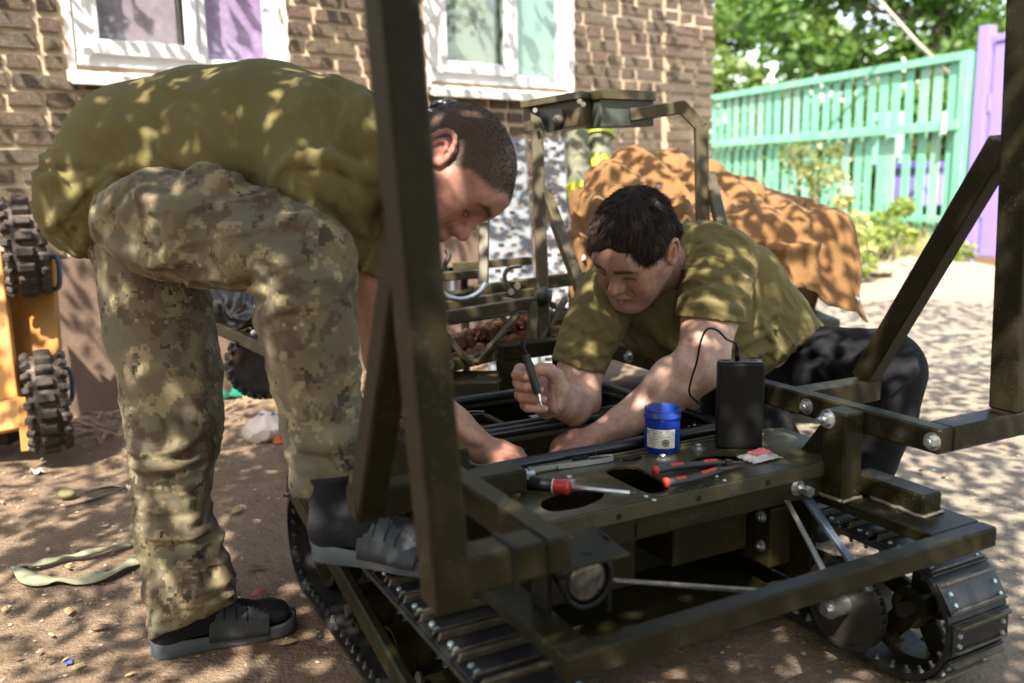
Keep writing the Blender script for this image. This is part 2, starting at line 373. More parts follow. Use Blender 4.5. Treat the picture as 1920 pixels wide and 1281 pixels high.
def build_house():
    h = thing("brick_house", "old brown brick house with two white framed windows", "house", tuple(HW0), HANG)
    # local: x along the wall, -y towards the yard, z up
    mortar = mat("mortar", (0.56, 0.44, 0.32), 0.95, 0, 0.3, 9, 0.6, 60, bdist=0.006, dirt=(0.27, 0.19, 0.14), dirt_scale=3, dirt_amt=0.7)
    plaster = mat("plinth_render", (0.20, 0.135, 0.10), 0.95, 0, 0.35, 4, 0.5, 35, bdist=0.006, dirt=(0.30, 0.23, 0.18), dirt_scale=2.5, dirt_amt=0.6)
    bricks = [mat("brick_%s" % n, c, 0.92, 0, 0.55, 28, 0.9, 110, bdist=0.006, dirt=(0.46, 0.36, 0.27), dirt_scale=9, dirt_amt=0.6) for n, c in (("umber", (0.150, 0.104, 0.072)), ("olive", (0.180, 0.138, 0.088)), ("plum", (0.150, 0.094, 0.072)), ("grey", (0.145, 0.115, 0.086)))]
    WIN = [(0.01, 0.935, 1.50, 3.0), (1.79, 2.79, 1.53, 3.0)]   # openings x0,x1,z0,z1
    x_lo, x_hi, z_hi = -1.6, 4.11, 3.1
    # mortar body split round the openings
    segs = []
    xs = [x_lo, WIN[0][0], WIN[0][1], WIN[1][0], WIN[1][1], x_hi]
    for i in range(5):
        a, b = xs[i], xs[i + 1]
        if i in (1, 3):
            w = WIN[i // 2]; segs.append(((a, 0, 0.70), (b, 0.30, w[2]))); segs.append(((a, 0, w[3]), (b, 0.30, z_hi)))
        else: segs.append(((a, 0, 0.70), (b, 0.30, z_hi)))
    wall = boxes_obj("wall", segs, mortar, h, 0)
    boxes_obj("plinth", [((x_lo, -0.006, -0.1), (x_hi, 0.30, 0.697))], plaster, h, 0)
    # bricks
    base = []
    for k in range(4):
        bm = bmesh.new(); vs = add_box(bm, (0, -0.012, 0), (1, 0.05, 1), 0)
        bmesh.ops.bevel(bm, geom=bm.edges[:], offset=0.035, segments=1, affect='EDGES')
        for v in bm.verts:
            s = 0.03; v.co += Vector((random.uniform(-s, s), random.uniform(-0.004, 0.004), random.uniform(-s, s)))
        me = bpy.data.meshes.new("brick"); bmesh.ops.recalc_face_normals(bm, faces=bm.faces); bm.to_mesh(me); bm.free(); base.append(me)
    meshes = []
    for k in range(4):
        for m in bricks:
            me = base[k].copy(); me.materials.append(m); meshes.append(me)
    course = 0.0765; rest = []; count = 0
    zs = np.arange(0.712, 2.66, course)
    for ci, z in enumerate(zs):
        x = x_lo + (-0.13 if ci % 2 else 0.0) + random.uniform(-.02, .02)
        while x < x_hi:
            L = 0.25 if (random.random() > (0.25 if ci % 5 else 0.8)) else 0.12
            L *= random.uniform(0.95, 1.03)
            a, b = x, min(x + L, x_hi); x += L + 0.020
            if b - a < 0.05: continue
            spans = [(a, b)] if not (a < 3.61 < b) else [(a, 3.621), (3.6285, b)]
            for w in WIN:
                if z + 0.06 > w[2] and z < w[3]:
                    ns = []
                    for (p, q) in spans:
                        if q <= w[0] - 0.05 or p >= w[1] + 0.05: ns.append((p, q))
                        else:
                            if p < w[0] - 0.09: ns.append((p, w[0] - 0.05))
                            if q > w[1] + 0.09: ns.append((w[1] + 0.05, q))
                    spans = ns
            for (p, q) in spans:
                if q - p < 0.04: continue
                wp = HW0 + HWD * ((p + q) / 2) + np.array([0, 0, z + 0.035]); px, py, _ = proj(wp)
                pil = (0.022 if ci % 14 not in (3, 4) else 0.005) if p > 3.62 else 0.0
                vis = -60 < px < 1400 and -60 < py < 560
                me = random.choice(meshes)
                o = bpy.data.objects.new("brick", me)
                o.location = (p, random.uniform(-.004, .003) - pil, z + random.uniform(-.003, .003)); o.scale = (q - p, 1.0 if not pil else 1.6, 0.0585 * random.uniform(.93, 1.04))
                o.rotation_euler = (0, random.uniform(-.012, .012), 0)
                if vis and count < 298 and not (150 < px < 640 and py > 200): link(o, wall); count += 1
                else: rest.append(o)
    # remaining courses as one piece
    V = []; F = []; off = 0
    for o in rest:
        me = o.data; n = len(me.vertices); co = np.empty(n * 3); me.vertices.foreach_get("co", co); co = co.reshape(-1, 3)
        Mx = Matrix.LocRotScale(o.location, o.rotation_euler, o.scale); co = co @ np.array(Mx.to_3x3()).T + np.array(o.location); V.append(co)
        for p in me.polygons:
            vsx = [i + off for i in p.vertices]
            F.append(vsx)
        off += n
    me = bpy.data.meshes.new("brick_courses"); me.from_pydata(np.concatenate(V).tolist(), [], F); me.update()
    for o in rest: bpy.data.objects.remove(o)
    tag(meshobj("brick_courses", me, bricks[0], wall), kind="stuff")
    # pilaster core behind the raised corner bricks, side return
    boxes_obj("corner_pier", [((3.63, -0.018, 0.70), (4.105, -0.001, z_hi)), ((3.80, 0.302, 0.0), (4.105, 3.0, z_hi))], mortar, wall, 0)
    # render smears round windows
    # windows
    def window(x0, x1, z0, pane_mat, cur2, name_lbl):
        w = bpy.data.objects.new("window", None); link(w, h); w.location = ((x0 + x1) / 2, 0.02, z0); w["label"] = name_lbl
        hw = (x1 - x0) / 2; z1 = 1.4; f = 0.062
        boxes_obj("frame", [((-hw, -0.03, 0), (hw, 0.04, f)), ((-hw, -0.03, f), (-hw + f, 0.04, z1)), ((hw - f, -0.03, f), (hw, 0.04, z1)), ((0.045, -0.028, f), (0.045 + f, 0.038, z1))], M['white'], w, 0.004)
        s = 0.05
        boxes_obj("sash", [((-hw + f - .012, -0.05, f - .012), (0.057, -0.02, f + s)), ((-hw + f - .012, -0.05, f + s), (-hw + f + s - .012, -0.02, z1)), ((0.057 - s, -0.05, f + s), (0.057, -0.02, z1))], M['white'], w, 0.004)
        boxes_obj("pane", [((-hw + f, 0.0, f + s - .01), (0.04, 0.006, z1))], M['pane'], w, 0)
        boxes_obj("pane", [((0.045 + f - .004, 0.0, f - .004), (hw - f + .004, 0.006, z1))], M['pane'], w, 0)
        c = boxes_obj("blind", [((-hw + f + s, 0.055, f), (0.0, 0.06, z1))], pane_mat, w, 0)
        c = boxes_obj("blind", [((0.045, 0.05, f), (hw - 0.02, 0.055, z1))], cur2, w, 0)
        boxes_obj("room_back", [((-hw - .1, 0.28, -0.05), (hw + .1, 0.29, z1))], mat("dim_room", (0.30, 0.27, 0.24), 0.9), w, 0)
        bm = bmesh.new()
        vs = add_box(bm, (-hw - 0.04, -0.12, -0.066), (hw + 0.04, -0.031, -0.02), 0.004)
        for v in vs:
            if v.co.y < -0.08: v.co.z -= 0.022
        bm_obj("sill", bm, M['sill'], w)
        for sx in (-hw + f - .02, 0.06):
            boxes_obj("hinge_cap", [((sx - .012, -0.062, f - .022), (sx + .02, -0.045, f + .012))], M['white'], w, 0.003)
        # cracked white render on the brick jambs
        for sx, ww in ((-hw - 0.030, 0.028), (hw + 0.002, 0.035)):
            bm = bmesh.new(); n = 44; L = []; Rr = []
            for i in range(n + 1):
                z = -0.02 + (z1 + 0.02) * i / n; jit = random.uniform(-.006, .006)
                if sx < 0: L.append((sx - jit, z)); Rr.append((sx + ww, z))
                else: L.append((sx, z)); Rr.append((sx + ww + jit, z))
            for i in range(n):
                q = [L[i], Rr[i], Rr[i + 1], L[i + 1]]
                vv = [bm.verts.new((a, -0.038, b)) for a, b in q] + [bm.verts.new((a, 0.0, b)) for a, b in q]
                for fidx in ((0, 1, 2, 3), (4, 7, 6, 5), (0, 4, 5, 1), (1, 5, 6, 2), (2, 6, 7, 3), (3, 7, 4, 0)): bm.faces.new([vv[k] for k in fidx])
            bm_obj("jamb_render", bm, M['jamb'], w)
    M['sill'] = mat("sill_paint", (0.62, 0.60, 0.57), 0.6, 0.1, 0.25, 14, 0.1, 60, dirt=(0.35, 0.29, 0.22), dirt_scale=14, dirt_amt=0.7)
    M['jamb'] = mat("white_render", (0.66, 0.64, 0.62), 0.85, 0, 0.2, 12, 0.5, 60, bdist=0.006, dirt=(0.42, 0.33, 0.25), dirt_scale=9, dirt_amt=0.6)
    pm = bpy.data.materials.new("window_glass"); pm.use_nodes = True; N = pm.node_tree.nodes; K = pm.node_tree.links
    tr = N.new("ShaderNodeBsdfTransparent"); tr.inputs[0].default_value = (0.93, 0.96, 0.95, 1); gl = N.new("ShaderNodeBsdfGlossy"); gl.inputs["Roughness"].default_value = 0.02
    ms = N.new("ShaderNodeMixShader"); ms.inputs[0].default_value = 0.10; K.new(tr.outputs[0], ms.inputs[1]); K.new(gl.outputs[0], ms.inputs[2]); K.new(ms.outputs[0], N["Material Output"].inputs[0]); M['pane'] = pm
    lil = mat("lilac_blind", (0.40, 0.22, 0.50), 0.8, 0, 0.5, 16, col2=(0.52, 0.36, 0.60), detail=6)
    lil2 = mat("greylilac_blind", (0.34, 0.24, 0.33), 0.8, 0, 0.5, 10, col2=(0.44, 0.35, 0.42))
    grn = mat("green_blind", (0.30, 0.44, 0.38), 0.7, 0, 0.4, 7, col2=(0.20, 0.34, 0.28), stretch=(3, 1, 1))
    gry = mat("greygreen_blind", (0.28, 0.30, 0.23), 0.8, 0, 0.4, 6, col2=(0.22, 0.23, 0.18))
    window(0.01, 0.935, 1.50, lil2, lil, "window with lilac blinds above the bending man")
    window(1.79, 2.79, 1.53, gry, grn, "window with grey green blinds near the house corner")
build_house()
# ================================================================== the tracked robot
RYAW = 0.491
RC_ = np.array([math.cos(RYAW), math.sin(RYAW), 0]); RL_ = np.array([-math.sin(RYAW), math.cos(RYAW), 0])
RO = (1.03, 1.6)                                     # robot-frame origin (across, along)
def R(c, l, z): return (c - RO[0], l - RO[1], z)     # robot-frame coordinates -> part coordinates
def RW(c, l, z): return RC_ * c + RL_ * l + np.array([0, 0, z])
def RZ(x, y, z): p = G(x, y, z); return (p @ RC_, p @ RL_, z)
def bolt_bm(bm, p, axis, r=0.011, head=0.009, washer=True, nut=0.0):
    p = Vector(p); a = Vector(axis).normalized()
    if washer: add_cyl(bm, p, p + a * 0.002, r * 1.55, seg=16)
    add_cyl(bm, p + a * 0.002, p + a * (0.002 + head), r, seg=6)
    add_cyl(bm, p + a * (0.002 + head), p + a * (0.0045 + head), r * 0.6, r * 0.5, seg=12)
    if nut: add_cyl(bm, p + a * 0.002, p + a * nut, r * 0.5, seg=10)

TR_L0, TR_L1, TR_R, TR_BZ = 1.10, 2.04, 0.128, 0.0   # wheel stations along, radius of the belt loop
def track_path(l0=TR_L0, l1=TR_L1, r=TR_R, z0=0.017):
    """closed loop of (l, z, nl, nz), evenly spaced"""
    zc = z0 + r; pts = []
    L = l1 - l0; P = 2 * L + 2 * math.pi * r
    def at(s):
        s %= P
        if s < L: return (l0 + s, zc + r, 0, 1)
        s -= L
        if s < math.pi * r: a = s / r; return (l1 + r * math.sin(a), zc + r * math.cos(a), math.sin(a), math.cos(a))
        s -= math.pi * r
        if s < L: return (l1 - s, zc - r, 0, -1)
        s -= L; a = s / r; return (l0 - r * math.sin(a), zc - r * math.cos(a), -math.sin(a), -math.cos(a))
    return at, P
PAD_ME = {}
M['steel_br'] = mat('worn_bolt_steel', (0.22, 0.21, 0.20), 0.32, 0.8, 0.4, 60)
def pad_mesh(w, pitch):
    if (w, pitch) in PAD_ME: return PAD_ME[(w, pitch)]
    bm = bmesh.new()
    # y along the belt, x across, z outward
    add_box(bm, (-w / 2, -pitch * .46, 0.0), (w / 2, pitch * .40, 0.004), 0.001)
    old0 = set(bm.faces)
    for y0, y1, hh in ((.27, .36, .017), (-.40, -.33, .011)):
        vs = add_box(bm, (-w / 2 + .004, pitch * y0, 0.004), (w / 2 - .004, pitch * y1, hh), 0.0012)
        for v in vs:
            if v.co.z > 0.008: v.co.x *= 0.94
    old1 = set(bm.faces)
    for sx in (-1, 1):
        for yy in (-.22,) if sx < 0 else (-.30, 0.02):
            add_cyl(bm, (sx * (w / 2 - .018), yy * pitch, 0.004), (sx * (w / 2 - .018), yy * pitch, 0.008), 0.0052, 0.0042, seg=10)
    add_cyl(bm, (-(w / 2 - .018), 0.06 * pitch, 0.004), (-(w / 2 - .018), 0.06 * pitch, 0.008), 0.0052, 0.0042, seg=10)
    for f in bm.faces:
        f.material_index = 2 if f not in old1 else (1 if f not in old0 else 0)
    bmesh.ops.recalc_face_normals(bm, faces=bm.faces)
    me = bpy.data.meshes.new("track_pad"); bm.to_mesh(me); bm.free()
    for m in (M['pad'], M['pad_edge'], M['padbolt']): me.materials.append(m)
    PAD_ME[(w, pitch)] = me; return me
M['padbolt'] = mat("pad_bolt", (0.42, 0.55, 0.56), 0.35, 0.6, 0.2, 60)

def build_track(root, c0, c1, inner_side, wheels=True):
    at, P = track_path()
    w = c1 - c0; cm = (c0 + c1) / 2
    tr = bpy.data.objects.new("track", None); link(tr, root)
    bm = bmesh.new(); n = 120; th = 0.010
    ring = []
    for i in range(n):
        l, z, nl, nz = at(P * i / n)
        ring.append([bm.verts.new(R(c, l + nl * o, z + nz * o)) for c, o in ((c0, 0), (c1, 0), (c1, -th), (c0, -th))])
    for i in range(n):
        A = ring[i]; B = ring[(i + 1) % n]
        for k in range(4): bm.faces.new((A[k], A[(k + 1) % 4], B[(k + 1) % 4], B[k]))
    bm_obj("belt", bm, M['black_rubber'], tr)
    npad = int(round(P / 0.075)); pitch = P / npad; me = pad_mesh(w - 0.006, pitch)
    for i in range(npad):
        l, z, nl, nz = at(P * (i + .35) / npad)
        o = bpy.data.objects.new("track_pad", me); link(o, tr)
        o.location = R(cm, l, z)
        # local z -> (nl,nz), local y -> tangent
        zx = Vector((0, nl, nz)); yx = Vector((0, nz, -nl)); xx = yx.cross(zx)
        o.rotation_euler = Matrix((xx, yx, zx)).transposed().to_euler()
    # guide bolts and lugs along both inner edges of the belt
    bmz = bmesh.new(); bml = bmesh.new()
    for i in range(npad * 2):
        l, z, nl, nz = at(P * (i + .2) / (npad * 2))
        for c in (c0 + 0.014, c1 - 0.014):
            a = Vector(R(c, l - nl * th, z - nz * th)); d = Vector((0, -nl, -nz))
            add_cyl(bmz, a, a + d * 0.007, 0.0075, 0.006, seg=6); add_cyl(bmz, a + d * 0.007, a + d * 0.014, 0.0038, seg=6)
        if i % 2 == 0:
            a = Vector(R(cm, l - nl * th, z - nz * th)); d = Vector((0, -nl, -nz))
            add_cyl(bml, a, a + d * 0.03, 0.014, 0.006, seg=4)
    bm_obj("belt_bolts", bmz, M['steel_br'], tr)["kind"] = "stuff"
    bm_obj("guide_lugs", bml, M['steel'], tr)["kind"] = "stuff"
    # road wheels
    def wheel(l, z, r, spokes, name):
        wh = bpy.data.objects.new(name, None); link(wh, tr); wh.location = R(cm, l, z)
        bm = bmesh.new(); hw = 0.035; N = 40; ro, ri = r, r * 0.86
        rg = []
        for i in range(N):
            a = 2 * math.pi * i / N; ca, sa = math.cos(a), math.sin(a)
            rg.append([bm.verts.new((x, q * ca, q * sa)) for x, q in ((-hw, ro), (hw, ro), (hw, ri), (-hw, ri))])
        for i in range(N):
            A = rg[i]; B = rg[(i + 1) % N]
            for k in range(4): bm.faces.new((A[k], A[(k + 1) % 4], B[(k + 1) % 4], B[k]))
        bm_obj("rim", bm, M['olive'], wh)
        bm = bmesh.new()
        for k in range(spokes):
            a = 2 * math.pi * (k + .3) / spokes; d = Vector((0, math.cos(a), math.sin(a)))
            add_bar(bm, d * 0.02, d * ri * 1.02, r * .42, 0.012, 0.002, hint=(1, 0, 0))
        add_cyl(bm, (-hw, 0, 0), (hw, 0, 0), r * .36, seg=24)
        bm_obj("hub", bm, M['olive'], wh)
        bm = bmesh.new(); add_cyl(bm, (-.06, 0, 0), (.06, 0, 0), 0.014, seg=16); bm_obj("axle", bm, M['steel'], wh)
    zc = 0.017 + TR_R
    wheel(TR_L0, zc, TR_R - 0.012, 5, "drive_wheel"); wheel(TR_L1, zc, TR_R - 0.012, 5, "idler_wheel")
    for l in (1.36, 1.57, 1.78): wheel(l, 0.017 + 0.062, 0.05, 4, "road_wheel")
    # side frame that carries the wheels
    bm = bmesh.new()
    add_bar(bm, R(cm - .045 * inner_side, 1.2, 0.15), R(cm - .045 * inner_side, 1.98, 0.15), 0.012, 0.07, 0.002)
    bm_obj("wheel_frame", bm, M['olive'], tr)
    return tr

def rounded_slot(cx, cy, lx, ly, ang, n=7, e=2.6):
    out = []
    for i in range(4 * n):
        a = 2 * math.pi * i / (4 * n); ca, sa = math.cos(a), math.sin(a)
        x = lx / 2 * math.copysign(abs(ca) ** (2 / e), ca); y = ly / 2 * math.copysign(abs(sa) ** (2 / e), sa)
        out.append((cx + x * math.cos(ang) - y * math.sin(ang), cy + x * math.sin(ang) + y * math.cos(ang)))
    return out
def plate_with_holes(name, outer, holes, z0, z1, m, parent, bev=0.0):
    bm = bmesh.new(); edges = []
    for loop in [outer] + holes:
        vs = [bm.verts.new((x, y, z1)) for x, y in loop]
        for i in range(len(vs)): edges.append(bm.edges.new((vs[i], vs[(i + 1) % len(vs)])))
    bmesh.ops.triangle_fill(bm, use_beauty=True, use_dissolve=False, edges=edges)
    r = bmesh.ops.extrude_face_region(bm, geom=bm.faces[:])
    for v in [g for g in r["geom"] if isinstance(g, bmesh.types.BMVert)]: v.co.z = z0
    return bm_obj(name, bm, m, parent)

def text_mesh(name, txt, size, m, parent, loc, rot, depth=0.0006, align='CENTER'):
    cu = bpy.data.curves.new(name, 'FONT'); cu.body = txt; cu.size = size; cu.extrude = depth; cu.align_x = align; cu.align_y = 'CENTER'
    tmp = bpy.data.objects.new("tmp_text", cu); COL.objects.link(tmp)
    dg = bpy.context.evaluated_depsgraph_get(); me = bpy.data.meshes.new_from_object(tmp.evaluated_get(dg)); bpy.data.objects.remove(tmp)
    me.name = name
    o = meshobj(name, me, m, parent); o.location = loc; o.rotation_euler = rot; return o

M['brass'] = mat('brass', (.42, .22, .10), .35, .8)
M['rust_wire'] = mat('red_wire', (.25, .03, .02), .45)
def build_robot():
    root = thing("tracked_robot", "large olive tracked robot chassis that both men work on, deck open", "robot", tuple(RW(RO[0], RO[1], 0)), RYAW)
    O = M['olive']; DZ = 0.415
    # ---- hull: a tub with two open compartments
    hull = boxes_obj("hull", [
        (R(0.715, 1.285, 0.13), R(0.729, 2.15, 0.405)), (R(1.401, 1.285, 0.13), R(1.415, 2.15, 0.405)),
        (R(0.731, 2.136, 0.13), R(1.399, 2.15, 0.405)), (R(0.731, 1.53, 0.13), R(1.399, 1.542, 0.403)),
        (R(0.731, 1.765, 0.14), R(1.399, 1.775, 0.405)), (R(0.731, 1.80, 0.14), R(1.399, 1.81, 0.405)),
        (R(0.731, 1.30, 0.115), R(1.399, 2.134, 0.128))], O, root, 0.002)
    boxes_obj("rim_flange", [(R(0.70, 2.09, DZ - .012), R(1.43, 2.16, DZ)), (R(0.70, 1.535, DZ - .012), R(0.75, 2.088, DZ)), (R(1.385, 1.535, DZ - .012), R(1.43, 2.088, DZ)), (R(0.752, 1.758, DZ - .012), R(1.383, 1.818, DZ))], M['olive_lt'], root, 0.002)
    def seal(l0, l1, c0=0.745, c1=1.39):
        bm = bmesh.new(); r = 0.018; pts = []
        for (cx, cy, a0) in ((c1 - r, l1 - r, 0), (c0 + r, l1 - r, 90), (c0 + r, l0 + r, 180), (c1 - r, l0 + r, 270)):
            for k in range(5):
                a = math.radians(a0 + 22.5 * k); pts.append(R(cx + r * math.cos(a), cy + r * math.sin(a), DZ + 0.011))
        add_tube(bm, pts, 0.0125, 8, closed=True)
        return bm_obj("rubber_seal", bm, M['seal'], root, True)
    seal(1.548, 1.772); seal(1.806, 2.095)
    # things inside the hull
    boxes_obj("inner_box", [(R(0.80, 1.86, 0.28), R(0.99, 1.98, 0.392))], M['steel'], root, 0.003)
    boxes_obj("inner_box", [(R(0.86, 1.60, 0.15), R(1.16, 1.72, 0.26))], M['black'], root, 0.004)
    boxes_obj("inner_bracket", [(R(0.80, 1.985, 0.39), R(0.985, 2.0, 0.415)), (R(0.80, 1.855, 0.394), R(0.99, 1.868, 0.414)), (R(0.972, 1.87, 0.394), R(0.988, 1.984, 0.414))], O, root, 0.002)
    boxes_obj("paper_sheet", [(R(1.16, 1.93, 0.36), R(1.37, 2.08, 0.362))], mat("grey_sheet", (0.45, 0.45, 0.47), .8), root, 0)
    cop = mat("blue_insulation", (.02, .05, .35), .4); gry = mat("grey_wire", (.35, .34, .32), .5)
    for pts, r_, m_ in ((((0.80, 1.84, .395), (0.84, 1.86, .43), (0.90, 1.93, .44), (0.97, 1.97, .425)), .0016, gry), (((0.78, 1.98, .425), (0.83, 2.0, .432)), .003, cop), (((0.95, 1.62, .27), (1.02, 1.66, .31), (1.12, 1.62, .30), (1.22, 1.68, .26)), .003, M['black']), (((0.90, 1.70, .26), (1.0, 1.72, .30), (1.15, 1.70, .28), (1.3, 1.64, .24)), .0035, M['rust_wire']), (((0.63, 1.03, .44), (0.632, 1.15, .452), (0.634, 1.28, .45), (0.66, 1.40, .43)), .009, M['black'])):
        bm = bmesh.new(); add_tube(bm, spline([R(*q) for q in pts], 8), r_, 8); bm_obj("wire" if r_ < .008 else "conduit", bm, m_, root, True)
    # ---- deck plate with lightening slots
    def sl(x, y, lx, ly, a): c, l, _ = RZ(x, y, DZ); return rounded_slot(c - RO[0], l - RO[1], lx, ly, a)
    outer = [R(c, l, 0)[:2] for c, l in ((0.70, 1.272), (1.49, 1.272), (1.52, 1.36), (1.52, 1.50), (1.43, 1.533), (0.70, 1.533))]
    def hp(pts):
        P = [R(*RZ(x, y, DZ))[:2] for x, y in pts]; out = []
        for i in range(len(P)):                        # soften the corners
            a, b, d_ = np.array(P[i - 1]), np.array(P[i]), np.array(P[(i + 1) % len(P)])
            out += [tuple(b + (a - b) * .25), tuple(b + (a - b) * .08 + (d_ - b) * .08), tuple(b + (d_ - b) * .25)]
        return out
    holes = [hp([(1132, 886), (1146, 876), (1190, 874), (1212, 884), (1252, 908), (1254, 920), (1238, 928), (1204, 922)]), hp([(1290, 868), (1304, 856), (1345, 850), (1382, 853), (1388, 863), (1372, 874), (1330, 880), (1298, 878)]), hp([(1014, 936), (1050, 920), (1108, 914), (1136, 921), (1128, 936), (1088, 953), (1034, 960), (1014, 952)])]
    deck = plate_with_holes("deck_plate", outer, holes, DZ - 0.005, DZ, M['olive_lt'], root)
    boxes_obj("raised_strip", [(R(0.76, 1.515, DZ + .001), R(1.40, 1.522, DZ + .006)), (R(0.76, 1.502, DZ + .001), R(1.40, 1.507, DZ + .004))], M['olive_lt'], root, 0.001)
    # ---- front beam under the deck
    beam = boxes_obj("front_beam", [(R(0.70, 1.270, 0.340), R(1.47, 1.310, 0.409))], O, root, 0.004)
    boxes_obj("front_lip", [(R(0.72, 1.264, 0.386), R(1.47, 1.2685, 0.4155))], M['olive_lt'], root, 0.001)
    boxes_obj("name_plate", [(R(0.93, 1.2665, 0.349), R(1.16, 1.2695, 0.376))], O, root, 0.001)
    # engraved name on the deck strip
    dk = mat("engraved_paint", (0.018, 0.017, 0.010), 0.6)
    c, l, _ = RZ(1302, 914, DZ)
    text_mesh("lettering", "ВОЛЯ-Е", 0.034, dk, root, R(c, l, DZ + 0.0006), (0, 0, 0.0))
    c2 = 1.045
    text_mesh("lettering", "ZMIY OKTT", 0.015, dk, root, R(c2, 1.2662, 0.3625), (math.pi / 2, 0, 0), 0.0004)
    for x, y in ((1116, 852), (1292, 808)):
        bm = bmesh.new(); p = Vector(R(*RZ(x, y, DZ + .004))); add_cyl(bm, p, p + Vector((0, 0, .014)), .0042, seg=8); bm_obj("brass_standoff", bm, M['brass'], root)
    bm = bmesh.new(); add_box(bm, R(*RZ(1172, 866, DZ)), tuple(np.array(R(*RZ(1172, 866, DZ))) + np.array([.045, .012, .006])), .002); bm_obj("black_clip", bm, M['black'], root)
    # little bright rivets on the deck edge
    for (x, y) in ((1211, 931), (1226, 938), (1343, 893), (1358, 901), (1338, 786), (1328, 813), (1428, 814), (1302, 797)):
        bm = bmesh.new(); c, l, _ = RZ(x, y, DZ); add_sphere(bm, R(c, l, DZ + .001), 0.005, 10, 6, (1, 1, .5)); bm_obj("rivet", bm, M['zinc'], root, True)
    for (x, y) in ((1150, 946), (1420, 882), (1280, 905)):
        bm = bmesh.new(); c, l, _ = RZ(x, y, DZ); 
        add_cyl(bm, R(c, 1.2635, 0.398), R(c, 1.2642, 0.398), 0.0065, seg=12); bm_obj("bolt_hole_disc", bm, M['hole'], root)  # flat dark disc painted as the shade in a bolt hole
    # ---- side rails with rows of dark discs painted as shaded holes
    def rail(c0, c1, l1, side):
        rl = boxes_obj("side_rail", [(R(c0, 1.045 if side > 0 else 0.965, 0.479), R(c1, l1, 0.529))], O, root, 0.004)
        face = c0 if side > 0 else c1; ax = (-1, 0, 0) if side > 0 else (1, 0, 0); s = -side
        for k, l in enumerate((1.06, 1.13, 1.19, 1.37, 1.43, 1.70, 1.78, 1.86, 1.95, 2.03, 2.36, 2.43)):
            if l > l1 - .03: continue
            p = Vector(R(face, l, 0.503))
            if k in (0, 3, 7, 9):
                bm = bmesh.new(); bolt_bm(bm, p, ax, 0.0115, 0.010); bm_obj("bolt", bm, M['zinc'], rl)
            else:
                bm = bmesh.new(); add_cyl(bm, p - Vector(ax) * 0.002, p + Vector(ax) * 0.0006, 0.0105, seg=16); 
                bm_obj("bolt_hole_disc", bm, M['hole'], rl)
        return rl
    rail(1.46, 1.50, 2.48, 1); rail(0.565, 0.605, 1.95, -1)
    # ---- hoop: stubs, posts, braces, top bar
    for c_rail, c_post, side in ((1.50, 1.708, 1), (0.565, 0.43, -1)):
        a, b = sorted((c_rail, c_post + side * 0.025)); n0 = 1.045 if side > 0 else 0.965
        boxes_obj("hoop_stub", [(R(a, n0, 0.479), R(b, n0 + .056, 0.5285))], O, root, 0.004)
        zb = 0.530 if side > 0 else 0.462
        zt = 1.46; lean = -0.055 if side > 0 else -0.062
        bm = bmesh.new(); add_bar(bm, R(c_post, n0 + .028, zb), R(c_post + lean, n0 + .028, zt), 0.058, 0.05, 0.005, hint=(1, 0, 0)); bm_obj("hoop_post", bm, O, root)
        if side > 0:
            l_b = 1.44
            boxes_obj("brace_stub", [(R(1.501, l_b - .04, 0.474), R(1.733, l_b + .02, 0.524))], O, root, 0.004)
            bm = bmesh.new(); add_bar(bm, R(c_post, l_b - .01, 0.524), R(c_post - .032, 1.105, 1.06), 0.05, 0.045, 0.004, hint=(1, 0, 0)); bm_obj("brace", bm, O, root)
        else:
            l_b = 1.315
            boxes_obj("brace_stub", [(R(0.405, l_b - .04, 0.479), R(0.564, l_b + .01, 0.5285))], O, root, 0.004)
            bm = bmesh.new(); add_bar(bm, R(c_post, l_b - .012, 0.488), R(c_post - .025, 1.03, 0.92), 0.05, 0.045, 0.004, hint=(1, 0, 0)); bm_obj("brace", bm, O, root)
    bm = bmesh.new(); add_bar(bm, R(0.34, 0.993, 1.485), R(1.685, 1.073, 1.485), 0.05, 0.05, 0.004); bm_obj("hoop_top_bar", bm, O, root)
    bm = bmesh.new()
    for z in (0.4785, 0.530): pass
    add_box(bm, R(0.512, 0.9635, 0.477), R(0.522, 1.0225, 0.5305), 0)
    bm_obj("cable_tie", bm, M['black'], root)
    # ---- brackets carrying the rails
    boxes_obj("bracket_post", [(R(1.405, 1.215, 0.345), R(1.459, 1.275, 0.5268))], O, root, 0.004)
    bm = bmesh.new(); bolt_bm(bm, R(1.405, 1.262, 0.508), (-1, 0, 0), 0.013, 0.012, nut=0.03); bm_obj("bolt", bm, M['zinc'], root)
    # gusset
    def gusset(c):
        bm = bmesh.new(); prof = ((1.276, 0.340), (1.276, 0.500), (1.29, 0.500), (1.405, 0.345))
        A = [bm.verts.new(R(c, l, z)) for l, z in prof]; B = [bm.verts.new(R(c + .006, l, z)) for l, z in prof]
        bm.faces.new(A); bm.faces.new(B[::-1])
        for i in range(4): bm.faces.new((A[i], A[(i + 1) % 4], B[(i + 1) % 4], B[i]))
        g = bm_obj("gusset", bm, O, root)
        for l, z, r in ((1.305, 0.438, 0.008), (1.30, 0.395, 0.004)):
            bm = bmesh.new(); add_cyl(bm, R(c - .0008, l, z), R(c - .0002, l, z), r, seg=14); bm_obj("bolt_hole_disc", bm, M['hole'] if r > .005 else M['zinc'], g)  # larger disc is dark paint for a hole's shade, smaller one zinc
    gusset(1.430)
    boxes_obj("bracket_post", [(R(0.606, 1.40, 0.405), R(0.66, 1.455, 0.5268))], O, root, 0.004)
    boxes_obj("cross_block", [(R(0.661, 1.395, 0.425), R(0.775, 1.455, 0.470))], O, root, 0.004)
    bm = bmesh.new(); bolt_bm(bm, R(0.775, 1.425, 0.448), (1, 0, 0), 0.012, 0.012, nut=0.03); bm_obj("bolt", bm, M['zinc'], root)
